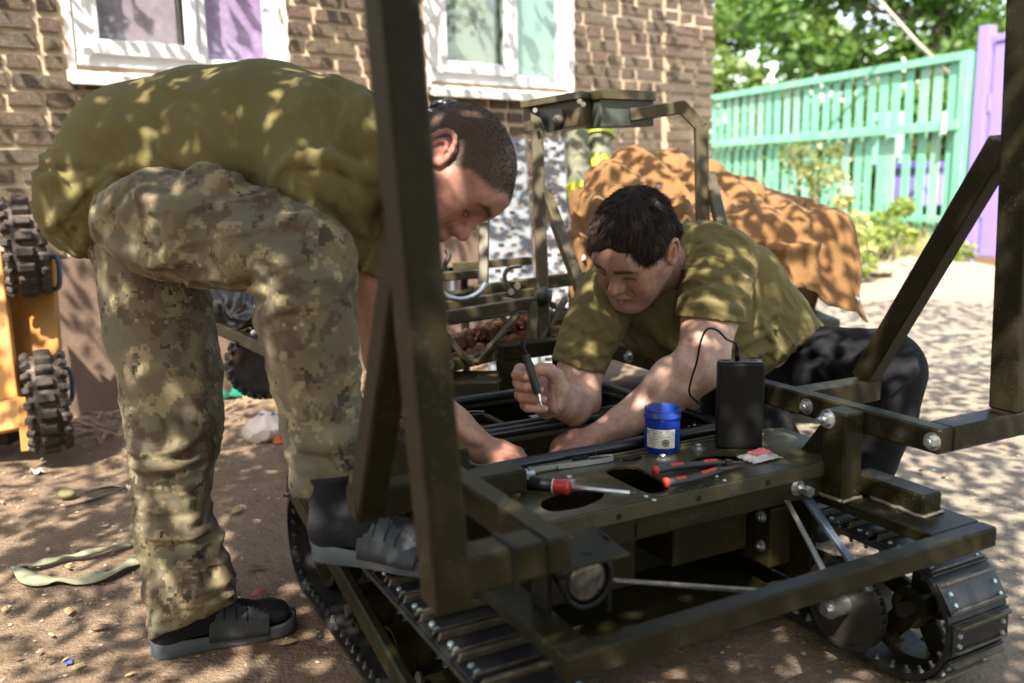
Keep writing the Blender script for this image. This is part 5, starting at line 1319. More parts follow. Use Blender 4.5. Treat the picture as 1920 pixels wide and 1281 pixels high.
    RF = [[(1012, 704, D0 + .055, 12.9), (975, 692, D0 + .035, 11.2), (969, 703, D0 + .008, 10.3), (984, 706, D0 - .012, 9.5), (999, 706, D0 - .018, 8.3)],
          [(1006, 722, D0 + .055, 12.9), (972, 717, D0 + .03, 11.2), (975, 724, D0 - .002, 10.5), (997, 729, D0 - .012, 9.6), (1012, 731, D0 - .008, 8.4)],
          [(1006, 742, D0 + .052, 12.9), (975, 740, D0 + .028, 10.8), (979, 745, D0 - .003, 10.1), (1002, 748, D0 - .012, 9.3), (1018, 749, D0 - .008, 8.1)],
          [(1010, 762, D0 + .048, 12.0), (984, 759, D0 + .025, 9.8), (989, 764, D0 - .002, 9.1), (1008, 766, D0 - .01, 8.3), (1021, 766, D0 - .006, 7.4)]]
    RT = [(1050, 728, D0 + .03, 18), (1043, 706, D0 + .012, 15.5), (1030, 694, D0 - .004, 13.2), (1016, 692, D0 - .012, 12.0), (1006, 694, D0 - .016, 10.2)]
    lo, hi = bounds(RA + RP + RPe + sum(RF, []) + RT, .02); S = Sdf(lo, hi, .0022)
    chain(S, RA, .010); chain(S, RP, .012); chain(S, RPe, .014); [chain(S, f, .0022) for f in RF]; chain(S, RT, .004)
    chain(S, [(1048, 730, D0 + .02, 17), (1040, 760, D0 + .025, 15)], .02)
    for f in RF:                                                                      # creases at the finger joints
        x, y, d, r = f[2]; S.cone(P_(x + 8, y - r * .8, d - .016), P_(x + 9, y + r * .8, d - .016), .0006, .0006, .003, 'sub')
    S.fold([(1052, 700), (1040, 725), (1042, 760), (1050, 775)], .0010, .004, .1, 'sub'); S.fold([(1020, 714), (1040, 722), (1056, 715)], .0008, .003, .1, 'sub')
    rV, rF = S.mesh()
    core = [(1245, 520, 2.14, 52), (1300, 590, 2.26, 72), (1480, 680, 2.44, 55)]
    lo, hi = bounds(core + near + shin, .04); S = Sdf(lo, hi, .009); chain(S, core, .05)
    chain(S, [(1145, 560, 2.1, 42), (1235, 520, 2.14, 48), (1345, 495, 2.09, 52)], .04)
    for c in (near, shin, far, shin2): chain(S, [(x, y, d, r * .6) for x, y, d, r in c], .03)
    cV, cF = S.mesh()
    sk = np.array((0.52, 0.325, 0.260))
    def arm_col(V, hand_x, dirn):
        C = np.tile(sk, (len(V), 1)) * rng.uniform(.97, 1.03, (len(V), 1)); X = np.array([proj(v)[0] for v in V]); m_ = sm(hand_x[0], hand_x[1], X) if dirn > 0 else sm(hand_x[1], hand_x[0], X)
        C[:, 1] *= 1 - .14 * m_; C[:, 2] *= 1 - .18 * m_; return C
    lC = arm_col(lV, (1040, 1180), -1) if False else arm_col(lV, (1050, 1200), -1); rC = arm_col(rV, (990, 1075), -1)
    # nails
    for f in RF + [RT]:
        x, y, d, r = f[-1]; q = P_(x - 1, y, d) - pray(x, y) * px(r, d); m_ = np.exp(-(np.linalg.norm(rV - q, axis=1) / .0062) ** 4)[:, None]; rC = rC * (1 - m_ * .6) + np.array((.60, .36, .29)) * m_ * .6
    # moles
    for (x, y) in ((1240, 700), (1262, 730), (1215, 748), (1290, 645), (1205, 770)):
        q = S.hit(x, y); 
        i = np.argmin([np.hypot(proj(v)[0] - x, proj(v)[1] - y) for v in lV[::7]]) * 7; m_ = np.exp(-(np.linalg.norm(lV - lV[i], axis=1) / .0025) ** 4)[:, None]; lC = lC * (1 - m_ * .7) + np.array((.2, .09, .06)) * m_ * .7
    join_parts("body", [(hV, hF), (lV, lF), (rV, rF), (cV, cF)], M['skin'], p, [hC, lC, rC, np.tile(sk, (len(cV), 1))], base)
    # ---- hair: a cap that follows the skull, and combed strands over it
    lo, hi = H.o - .21, H.o + .21; S = Sdf(lo, hi, .0032); Rm = H.B / H.sc
    S.ell(H.w(0, -.010, .050), np.array((.086, .107, .093)) * H.sc, Rm, .01); S.ell(H.w(0, .028, .060), np.array((.073, .072, .066)) * H.sc, Rm, .03)
    for sx in (-1, 1): S.cone(H.w(sx * .074, .012, .03), H.w(sx * .073, .020, -.012), .010, .006, .012); S.cone(H.w(sx * .06, -.06, .02), H.w(sx * .035, -.085, -.03), .03, .02, .02)
    V0, _ = S.mesh()
    # cut away in front of the hairline, round the ears and at the nape
    P = np.stack(np.meshgrid(*S.ax, indexing='ij'), -1); L = (P - H.o) @ H.Ri.T; x, y, z = L[..., 0], L[..., 1], L[..., 2]; ax = np.abs(x)
    face = np.maximum(y - .012, 0); line = .076 - .040 * sm(.004, .045, x) + .004 * np.cos(x * 150) - .45 * (ax - .02) * (ax > .02) 
    line = np.where(ax > .052, .048 - 2.4 * (ax - .052) , line)
    dcut = np.where(y > .022, (line - z) * .7, np.where(y > -.028, (.012 - .030 * sm(.028, .012, -y * 0 + .02) - z + (0.0)) * .7 , (-.045 + .25 * (-y - .028) * 0 - z) * .7))
    sb = (ax > .058) & (y > .006) & (y < .030) & (z > -.022); dcut = np.where(sb, -.02, dcut)
    eard = .026 - np.sqrt((y + .012) ** 2 + (z - .0) ** 2); dcut = np.maximum(dcut, np.where(ax > .05, eard * .8, -.05))
    dcut = dcut.astype(np.float32); kk = .022; hh = np.maximum(kk - np.abs(S.d - dcut), 0) / kk; S.d = np.maximum(S.d, dcut) + hh * hh * kk * .25
    V, F = S.mesh(); 
    join_parts("hair", [(V, F)], M['hair_dark'], p, origin=base)
    n = normals_of(V, F); L = H.l(V); ok = (hS is not None)
    w_ = np.ones(len(V)); idx = rng.choice(len(V), 26000); nn = n[idx]; 
    crown = np.array([.01, -.055, .125]); Lr = L[idx]; flow = Lr - crown; flow[:, 2] -= .02; flow = flow @ H.B.T / H.sc; flow /= np.linalg.norm(flow, axis=1)[:, None]
    flow = flow - nn * (flow * nn).sum(1)[:, None]; flow /= np.linalg.norm(flow, axis=1)[:, None] + 1e-9
    d = flow * .92 + nn * .22 + rng.normal(0, .24, flow.shape); d /= np.linalg.norm(d, axis=1)[:, None]
    good = (Lr[:, 1] < .085) & (np.linalg.norm(Lr[:, :2], axis=1) > 0)
    strands("hair_strands", V[idx][good] - nn[good] * .002, d[good], .021, .0007, M['hair_dark'], p, base, 3, .22, 3, down=-nn[good] * .30)
    fr = (L[:, 1] > .05) & (L[:, 2] < .085); fi = rng.choice(np.where(fr)[0], 1500); dn = -H.B[:, 2] / H.sc * .8 + H.B[:, 1] / H.sc * .28 + H.B[:, 0] / H.sc * .35; d2 = np.tile(dn, (len(fi), 1)) + n[fi] * .12 + rng.normal(0, .14, (len(fi), 3)); d2 /= np.linalg.norm(d2, axis=1)[:, None]
    strands('hair_strands', V[fi], d2, .020, .0006, M['hair_dark'], p, base, 3, .2, 4, down=-n[fi] * .2)
    # brows as short hairs
    # ---- chain round the neck
    pts = [H.w(-.064, -.028, -.022), H.w(-.069, -.018, -.052), H.w(-.068, .006, -.085)]
    bm = bmesh.new(); 
    for q in spline(pts, 14): add_sphere(bm, Vector(q - base), .0017, 6, 4)
    bm_obj("neck_chain", bm, M['steel'], p, True)
    DS = 1.0
    return p
CROUCHING = person_crouching()
# ================================================================== background things
def V3(p): return tuple(float(q) for q in p)
def bar_obj(name, a, b, w, h, m, parent, base, bev=0.003, hint=(0, 0, 1)):
    bm = bmesh.new(); add_bar(bm, Vector(np.asarray(a) - base), Vector(np.asarray(b) - base), w, h, bev, hint); return bm_obj(name, bm, m, parent)
M['rust'] = mat("rusty_iron", (0.27, 0.115, 0.06), 0.75, 0.2, 0.5, 40, 0.7, 60, dirt=(0.40, 0.24, 0.15), dirt_scale=20, dirt_amt=0.6)
M['olive_bg'] = mat("olive_paint_dusty", (0.060, 0.049, 0.024), 0.45, 0, 0.3, 9, 0.1, 120, dirt=(0.15, 0.115, 0.075), dirt_scale=9, dirt_amt=0.45)

def second_robot():
    base = G(1010, 700, 0.0); base = np.array([*W(1050, 640, 2.95)[:2], 0.0])
    t = thing("tracked_robot", "second olive tracked robot behind the crouching man, with tall hoop and camera box", "robot", V3(base))
    O = M['olive_bg']; bo = lambda n, a, b, w, h, m=O: bar_obj(n, a, b, w, h, m, t, base)
    w = 0.04
    lt, lb = W(1005, 205, 2.95), W(1021, 640, 2.95); rt_, rb = W(1314, 232, 2.85), W(1322, 640, 2.9)
    bo("hoop_post", lb, lt, w, w); bo("hoop_post", rb, rt_, w, w)
    bo("hoop_bar", W(1180, 216, 2.86), W(1284, 200, 2.85), w, w); bo("hoop_bar", W(1276, 198, 2.85), W(1318, 240, 2.85), w, w)
    bo("brace", W(1022, 360, 2.95), W(1096, 560, 2.75), .034, .034); bo("brace", W(1330, 330, 2.88), W(1362, 460, 2.7), .034, .034)
    # camera box: two housings meeting at a corner
    n = bpy.data.objects.new("camera_box", None); link(n, t); n.location = Vector(np.zeros(3))
    c0, c1, c2 = W(998, 222, 2.96), W(1112, 208, 2.82), W(1214, 206, 2.90)
    bm = bmesh.new(); add_bar(bm, Vector(c0 - base) + Vector((0, .05, 0)), Vector(c1 - base) + Vector((0, .05, 0)), .10, .088, .003); bm_obj("housing", bm, O, n)
    bm = bmesh.new(); add_bar(bm, Vector(c1 - base) + Vector((0.002, .05, 0)), Vector(c2 - base) + Vector((0, .05, 0)), .105, .10, .003); bm_obj("housing", bm, mat("green_grey_box", (0.06, 0.075, 0.062), 0.45, 0, .2, 8), n)
    bm = bmesh.new(); add_bar(bm, Vector(W(994, 196, 2.93) - base) + Vector((0, .05, 0)), Vector(W(1112, 176, 2.80) - base) + Vector((0, .05, 0)), .12, .022, .002); add_bar(bm, Vector(W(1113, 176, 2.80) - base) + Vector((0, .05, 0)), Vector(W(1217, 180, 2.88) - base) + Vector((0, .05, 0)), .12, .03, .002); bm_obj("lid", bm, O, n)
    q = [W(1006, 206, 2.895), W(1052, 203, 2.835), W(1062, 240, 2.83), W(1026, 249, 2.885)]
    bm = bmesh.new(); vs = [bm.verts.new(Vector(p - base)) for p in q]; vb = [bm.verts.new(Vector(p - base) + Vector((0, .006, 0))) for p in q]; bm.faces.new(vs); bm.faces.new(vb[::-1])
    for i in range(4): bm.faces.new((vs[i], vs[(i + 1) % 4], vb[(i + 1) % 4], vb[i]))
    bm_obj("camera_opening_shade", bm, M['hole'], n)  # thin dark panel painted as the shade inside the opening
    bm = bmesh.new(); add_sphere(bm, Vector(W(1046, 225, 2.832) - base), .018, 14, 8); bm_obj("camera_lens", bm, M['glass_lamp'], n, True)
    for x, y in ((1003, 207), (1086, 190), (1093, 196)):
        bm = bmesh.new(); p = Vector(W(x, y, 2.80 if x > 1050 else 2.87) - base); add_cyl(bm, p, p + Vector((0, -.016, 0)), .008, seg=8); bm_obj("bolt", bm, M['zinc'], n)
    # truss frame low on the left
    bo("rail", W(806, 598, 2.60), W(1002, 566, 2.80), .03, .034); bo("rail", W(806, 578, 2.74), W(1000, 548, 2.95), .025, .03); bo("rail", W(806, 694, 2.60), W(1004, 644, 2.80), .03, .036)
    bo("truss_bar", W(826, 616, 2.61), W(884, 684, 2.64), .016, .018); bo("truss_bar", W(892, 682, 2.66), W(972, 590, 2.76), .018, .018); bo("truss_bar", W(998, 566, 2.79), W(998, 655, 2.79), .03, .03); bo("truss_bar", W(930, 560, 2.9), W(1000, 572, 2.8), .02, .02)
    bo("truss_bar", W(908, 408, 3.05), W(906, 560, 3.0), .034, .03)
    bo("perforated_rail", W(880, 548, 2.92), W(1140, 514, 3.1), .03, .042); bo("rail", W(806, 520, 3.0), W(910, 512, 3.1), .03, .03)
    bo("rail", W(1006, 590, 2.95), W(1130, 588, 3.1), .025, .022)
    for x, y, d in ((970, 535, 2.93), (958, 546, 2.9), (1078, 524, 3.0), (955, 658, 2.70), (845, 683, 2.58), (1083, 528, 3.0)):
        bm = bmesh.new(); p = Vector(W(x, y, d) - base); add_cyl(bm, p, p + Vector((0, -.02, 0)), .011, seg=8); bm_obj("bolt", bm, M['zinc'], t)
    for x0, y0, d0, x1, y1, d1, w_, h_ in ((806, 640, 2.95, 1000, 606, 3.2, .02, .02), (830, 560, 2.85, 990, 532, 3.1, .018, .02), (840, 606, 2.7, 1010, 580, 2.95, .015, .012), (806, 560, 3.05, 900, 548, 3.1, .03, .03), (1004, 660, 2.85, 1060, 560, 3.05, .02, .02), (1010, 560, 3.1, 1100, 600, 3.05, .02, .02), (1024, 640, 3.0, 1130, 632, 3.1, .03, .03), (850, 500, 3.3, 996, 488, 3.4, .02, .03), (870, 640, 3.0, 880, 560, 3.0, .02, .02), (940, 640, 2.9, 944, 560, 2.95, .02, .02)):
        bo("truss_bar", W(x0, y0, d0), W(x1, y1, d1), w_, h_)
    bm = bmesh.new(); add_tube(bm, spline([V3(W(958, 548, 2.9) - base), V3(W(946, 520, 2.9) - base), V3(W(955, 502, 2.9) - base), V3(W(978, 498, 2.9) - base)], 5), .007, 8); bm_obj("release_hook", bm, M['steel'], t, True)
    bm = bmesh.new(); add_tube(bm, spline([V3(W(818, 540, 2.7) - base), V3(W(840, 556, 2.7) - base), V3(W(868, 561, 2.72) - base), V3(W(896, 550, 2.74) - base), V3(W(911, 530, 2.76) - base)], 6), .009, 10); bm_obj("curved_handle", bm, M['zinc'], t, True)
    boxes = [(W(842, 742, 2.70), (.30, .16, .12)), (W(960, 700, 2.9), (.10, .12, .2))]
    for c, s in boxes: boxes_obj("hull_box", [(V3(c - base - np.array(s) / 2), V3(c - base + np.array(s) / 2))], O, t, .005)
    bm = bmesh.new(); add_sphere(bm, Vector(W(1016, 556, 2.88) - base), .034, 16, 10, (1, .7, 1)); bm_obj("round_cap", bm, M['steel'], t, True)
    # rusty tracks: bent link plates along two runs
    me = None
    for (p0, p1, n_, hh) in ((W(812, 655, 2.72), W(1000, 592, 3.05), 26, 0.05), (W(1000, 600, 3.1), W(1140, 622, 3.0), 16, .05), (W(812, 688, 2.68), W(1000, 626, 2.98), 24, .045)):
        for i in range(n_):
            c = p0 + (p1 - p0) * (i + .5) / n_
            if me is None:
                bm = bmesh.new(); add_box(bm, (-.011, -.05, -.02), (.011, .05, .012), .004); add_cyl(bm, (0, -.055, .01), (0, .055, .01), .012, seg=8); bmesh.ops.recalc_face_normals(bm, faces=bm.faces)
                me = bpy.data.meshes.new("track_link"); bm.to_mesh(me); bm.free(); me.materials.append(M['rust'])
            o = bpy.data.objects.new("track_link", me); link(o, t); o.location = Vector(c - base) + Vector((random.uniform(-.002, .002), 0, random.uniform(-.004, .004))); o.rotation_euler = (random.uniform(-.15, .15), random.uniform(-.5, .5), random.uniform(-.2, .2))
    bar_obj("track_run", W(812, 672, 2.80), W(1000, 612, 3.12), .1, .08, M['steel'], t, base)
    return t
second_robot()

def tarp():
    base = np.array([*W(1380, 560, 3.6)[:2], 0.0])
    t = thing("tarpaulin", "rust brown canvas tarpaulin draped over a parked machine near the house corner", "tarpaulin", V3(base))
    ridge = [(1064, 470, 3.35), (1086, 415, 3.4), (1112, 348, 3.5), (1142, 303, 3.6), (1200, 287, 3.7), (1268, 289, 3.75), (1336, 306, 3.75), (1402, 331, 3.75), (1480, 357, 3.75), (1556, 382, 3.72), (1580, 394, 3.7)]
    mid = [(1066, 520, 3.25), (1088, 470, 3.22), (1118, 420, 3.22), (1150, 400, 3.22), (1205, 425, 3.2), (1270, 440, 3.2), (1335, 446, 3.2), (1400, 448, 3.22), (1478, 442, 3.25), (1552, 420, 3.34), (1590, 430, 3.5)]
    hem = [(1066, 585, 3.2), (1085, 590, 3.15), (1115, 600, 3.12), (1150, 600, 3.1), (1205, 596, 3.1), (1270, 580, 3.1), (1335, 556, 3.1), (1400, 532, 3.12), (1470, 540, 3.16), (1560, 572, 3.24), (1627, 606, 3.36)]
    nu, nv = 150, 84
    def curve(c): P = np.array(spline([V3(W(*q)) for q in c], 14)); return P[np.linspace(0, len(P) - 1, nu).round().astype(int)]
    Rg, Md, Hm = curve(ridge), curve(mid), curve(hem); Bk = Rg + np.array([.06, .62, 0]); Bk[:, 2] = .12
    v = np.linspace(-1, 2, nv)[:, None, None]; ctrl = [Bk, Rg, Md, Hm]
    S_ = np.zeros((nv, nu, 3))
    for r_ in range(nv):
        vv = v[r_, 0, 0]; k = min(2, int(np.floor(vv + 1))); f_ = vv + 1 - k; S_[r_] = ctrl[k] * (1 - f_) + ctrl[k + 1] * f_
        sag = .05 * math.sin(math.pi * f_); S_[r_, :, 2] -= sag * (1 if k else .3); 
    # round the breaks slightly
    for _ in range(3): S_[1:-1] = (S_[:-2] + 2 * S_[1:-1] + S_[2:]) / 4
    U = np.linspace(0, 1, nu)[None, :]; Vv = np.linspace(-1, 2, nv)[:, None]
    du = np.gradient(S_, axis=1); dv = np.gradient(S_, axis=0); N_ = np.cross(du, dv); N_ /= np.linalg.norm(N_, axis=-1)[..., None] + 1e-9
    N_ = np.where((N_ @ np.array([0, -.75, .65]))[..., None] < 0, -N_, N_)
    D_ = np.zeros((nv, nu)); rt = np.random.default_rng(77)
    def fold(u0, v0, u1, v1, w, amp):
        ax, ay = (u1 - u0) * 3.0, (v1 - v0); L2 = ax * ax + ay * ay; px_, py_ = (U - u0) * 3.0, (Vv - v0); tt = np.clip((px_ * ax + py_ * ay) / L2, 0, 1)
        dd = (px_ * ay - py_ * ax) / math.sqrt(L2); end = np.sqrt(np.maximum(0, (px_ - tt * ax) ** 2 + (py_ - tt * ay) ** 2 - dd ** 2)); x = dd / w
        # a steep side and a slow side, as cloth folds over itself
        return amp * np.exp(-(end / .18) ** 2) * (.35 + .65 * np.sin(np.pi * np.clip(tt * .9 + .1, 0, 1))) * np.where(x > 0, np.exp(-(x * 1.8) ** 2), np.exp(-(x * .6) ** 2))
    for q in ((.14, -.05, .30, .95, .10, .055), (.22, .0, .42, .8, .09, .05), (.30, .1, .50, .95, .08, .045), (.34, -.1, .62, .9, .09, .05), (.48, .0, .74, .95, .09, .05), (.60, .05, .88, .95, .08, .045), (.72, .1, .95, .8, .07, .035), (.40, .86, .62, 1.0, .06, .05), (.62, .98, .86, .9, .06, .05), (.58, 1.12, .84, 1.18, .07, .035), (.16, .3, .12, 1.4, .08, .04), (.26, .9, .22, 1.8, .07, .04), (.52, 1.0, .56, 1.6, .07, .03), (.70, 1.0, .74, 1.9, .08, .045), (.82, .9, .86, 1.95, .08, .05), (.92, .85, .955, 1.95, .08, .05), (.77, 1.2, .80, 1.9, .05, .03)): D_ += fold(*q[:5], q[5] * 1.6)
    for _ in range(24):
        u0, v0 = rt.uniform(.02, .95), rt.uniform(-.3, 1.8); an = rt.normal(.9, .6); l_ = rt.uniform(.3, .9); D_ += fold(u0, v0, u0 + .33 * l_ * math.cos(an), v0 + l_ * math.sin(an), rt.uniform(.03, .07), rt.uniform(.004, .011))
    S_ = S_ + N_ * D_[..., None]
    S_[-1, :, 2] += .008 * np.sin(np.linspace(0, 26, nu)) + rt.normal(0, .002, nu); S_[-6:, :, 1] += (.022 * np.sin(np.linspace(0, 31, nu)))[None] * np.linspace(0, 1, 6)[:, None]
    Vt = (S_ - base).reshape(-1, 3); i_ = np.arange((nv - 1) * (nu - 1)); a_ = (i_ // (nu - 1)) * nu + i_ % (nu - 1); F_ = np.stack([a_, a_ + 1, a_ + nu + 1, a_ + nu], -1)
    m = cloth_mat("canvas", (0.205, 0.113, 0.050), (0.16, 0.087, 0.039), .85, 500)
    o = np_mesh("canvas", Vt, F_, m, t, True); sl_ = o.modifiers.new("thickness", 'SOLIDIFY'); sl_.thickness = .004; sl_.offset = 0
    for uu, vv in ((100, 40), (84, 44), (58, 36), (66, 40), (140, 78), (20, 60)):
        p = Vector(S_[vv, uu] - base); n_ = Vector(N_[vv, uu]); bm = bmesh.new(); add_cyl(bm, p, p + n_ * .006, .011, seg=12); bm_obj("eyelet", bm, M['zinc'], t)
    # the machine below it
    mb = np.array([*W(1480, 600, 3.75)[:2], 0.0]); g = thing("tracked_machine", "dark machine with tracks mostly hidden under the brown tarpaulin", "machine", V3(mb))
    boxes_obj("body", [((-.48, -.10, .16), (.18, .45, .42))], M['steel'], g, .01)
    bm = bmesh.new(); add_tube(bm, [(-.5 + .0, -.14, .14), (-.4, -.14, .26), (.2, -.14, .26), (.3, -.14, .14), (.2, -.14, .03), (-.4, -.14, .03)], .02, 8, True); bm_obj("track", bm, M['black_rubber'], g)
    for x in (-.4, -.2, 0, .2):
        bm = bmesh.new(); add_cyl(bm, (x, -.18, .14), (x, -.10, .14), .085, seg=20); bm_obj("wheel", bm, M['steel'], g)
    bf = G(1640, 552, .06); 
    q = thing("plastic_sheet", "crumpled dark blue plastic sheet on the ground beside the tarpaulin", "sheet", V3(G(1645, 558, ground_z(0, 5) + .0)))
    bm = bmesh.new(); r = random.Random(4); rows = []
    for i in range(9):
        rows.append([bm.verts.new(((i - 4) * .045 + r.uniform(-.01, .01), (j - 2) * .05 + r.uniform(-.01, .01), max(0.004, .10 * math.exp(-((i - 2.5) / 2.2) ** 2) * (1 - j * .12) + r.uniform(-.02, .025)))) for j in range(6)])
    for i in range(8):
        for j in range(5): bm.faces.new((rows[i][j], rows[i + 1][j], rows[i + 1][j + 1], rows[i][j + 1]))
    bm_obj("sheet_film", bm, mat("blue_black_plastic", (0.03, 0.04, 0.065), .3), q, True)
tarp()

def ramps():
    alu = mat("perforated_aluminium", (0.13, 0.145, 0.165), 0.55, 0.4, .15, 12, .1, 80)
    for k, (tl, tr_, bl, br, dt, db, lab) in enumerate((((905, 258), (996, 256), (913, 522), (1000, 528), 4.75, 4.25, "wider perforated aluminium ramp leaning on the wall behind the bending man's head"), ((1000, 258), (1056, 256), (1008, 596), (1072, 590), 4.7, 4.15, "narrow perforated aluminium ramp leaning on the wall beside the rolled camouflage bags"))):
        b0 = W(*bl, db); ex = W(*br, db) - b0; wdt = np.linalg.norm(ex); ez = W(*tl, dt) - b0; hgt = np.linalg.norm(ez); ex = ex / wdt; ez = ez / hgt; ey = np.cross(ez, ex); ey /= np.linalg.norm(ey); ex = np.cross(ey, ez)
        # carry the ramp down to the ground
        s = (b0[2] - 0.0) / ez[2]; b0 = b0 - ez * s; hgt += s
        t = thing("loading_ramp", lab, "ramp", V3(b0)); t.matrix_world = Matrix((( *ex[:1], ey[0], ez[0], b0[0]), (ex[1], ey[1], ez[1], b0[1]), (ex[2], ey[2], ez[2], b0[2]), (0, 0, 0, 1)))
        holes = []; r = random.Random(k); n = int(hgt / .052)
        for i in range(n):
            z = .04 + i * .052; off = (i % 2) * wdt * .16
            for j in range(3 if k == 0 else 2):
                cx = wdt * (.18 + (.28 if k == 0 else .36) * j) + off * .6; lx = wdt * (.13 if k == 0 else .2)
                if cx + lx > wdt - .012: continue
                holes.append([(cx, z), (cx + lx, z), (cx + lx, z + .022), (cx, z + .022)])
        bm = bmesh.new(); edges = []
        for loop in [[(0, 0), (wdt, 0), (wdt, hgt), (0, hgt)]] + holes:
            vs = [bm.verts.new((x, 0, z)) for x, z in loop]
            for i in range(4): edges.append(bm.edges.new((vs[i], vs[(i + 1) % 4])))
        bmesh.ops.triangle_fill(bm, use_beauty=True, use_dissolve=False, edges=edges); rr = bmesh.ops.extrude_face_region(bm, geom=bm.faces[:])
        for v in [g for g in rr["geom"] if isinstance(g, bmesh.types.BMVert)]: v.co.y = 0.004
        bm_obj("tread_plate", bm, alu, t)
        for x in (-.004, wdt): boxes_obj("side_flange", [((x, -.025, 0), (x + .004, .03, hgt))], alu, t, .001)
ramps()

def rolled_bags():
    cam_ = mat("faded_camouflage", (0.16, 0.16, 0.11), .9, 0, .5, 9, col2=(0.07, 0.085, 0.06), dirt=(0.26, 0.25, 0.19), dirt_scale=14, dirt_amt=.7)
    yel = mat("yellow_reflective_band", (0.36, 0.40, 0.015), .6, 0, .1, 20)
    for (x0, y0, x1, y1, d, r, bands, lab) in ((1082, 255, 1100, 560, 4.3, 24, (0.36,), "rolled camouflage bag with one yellow band next to the ramp"), (1124, 240, 1118, 560, 4.4, 25, (0.23, 0.02), "taller rolled camouflage bag with yellow bands, nearer the tarpaulin")):
        a = W(x1, y1, d - .2); b = W(x0, y0, d); base = a; t = thing("rolled_bag", lab, "bag", V3(base)); ax = (b - a); 
        lo = np.minimum(a, b) - .14; hi = np.maximum(a, b) + .14; S = Sdf(lo, hi, .008); S.cone(a, b, px(r, d), px(r * .9, d), .02); S.waves((a + b) / 2, .5, ax, .09, .006, 5)
        V, F = S.mesh(); join_parts("roll", [(V, F)], cam_, t, origin=base)
        for f in bands:
            c = b + (a - b) * f; bm = bmesh.new(); u = Vector(ax).normalized(); add_cyl(bm, Vector(c - base) - u * .032, Vector(c - base) + u * .032, px(r * 1.12, d), seg=20); smooth_by_angle(bm_obj("yellow_band", bm, yel, t))
rolled_bags()

def hung_wall_things():
    # black pipe clamp and hook behind the bending man's face, dark film under the window
    t = thing("hook_bar", "black steel bar with hook mounted low before the wall, below the bending man's face", "bar", V3(W(845, 512, 3.6)))
    b = W(845, 512, 3.6); bar_obj("bar", W(796, 516, 3.6), W(890, 507, 3.7), .02, .045, M['black'], t, b)
    bm = bmesh.new(); add_tube(bm, spline([V3(W(842, 548, 3.55) - b), V3(W(840, 520, 3.55) - b), V3(W(834, 498, 3.55) - b), V3(W(842, 480, 3.55) - b), V3(W(836, 468, 3.55) - b)], 6), .011, 8); bm_obj("hook", bm, M['steel'], t, True)
    bm = bmesh.new(); add_cyl(bm, Vector(W(844, 512, 3.5) - b), Vector(W(846, 545, 3.5) - b), .014, seg=8); bm_obj("bolt", bm, M['zinc'], t)
    bm = bmesh.new(); add_bar(bm, Vector(W(870, 505, 3.66) - b), Vector([*(W(870, 505, 3.66) - b)[:2], -b[2]]), .03, .03); bm_obj("stand", bm, M['black'], t)
    q = W(800, 205, 3.3); s = thing("plastic_sheet", "wrinkled black plastic sheet bundled behind the bending man's head", "sheet", V3(q))
    S = Sdf(q - np.array([.16, .2, .9]), q + np.array([.16, .2, .14]), .009); S.cone(P_(790, 222, 3.35), P_(845, 205, 3.35), .05, .04, .03); S.cone(P_(790, 230, 3.4), P_(795, 640, 3.45), .06, .05, .03)
    S.waves(q, .2, (.3, .1, 1), .035, .010, 41, .9); S.waves(q, .2, (1, .1, .3), .05, .008, 42, .9); V, F = S.mesh(); join_parts("film", [(V, F)], mat("shiny_black_film", (.012, .013, .018), .25), s, origin=q)
hung_wall_things()

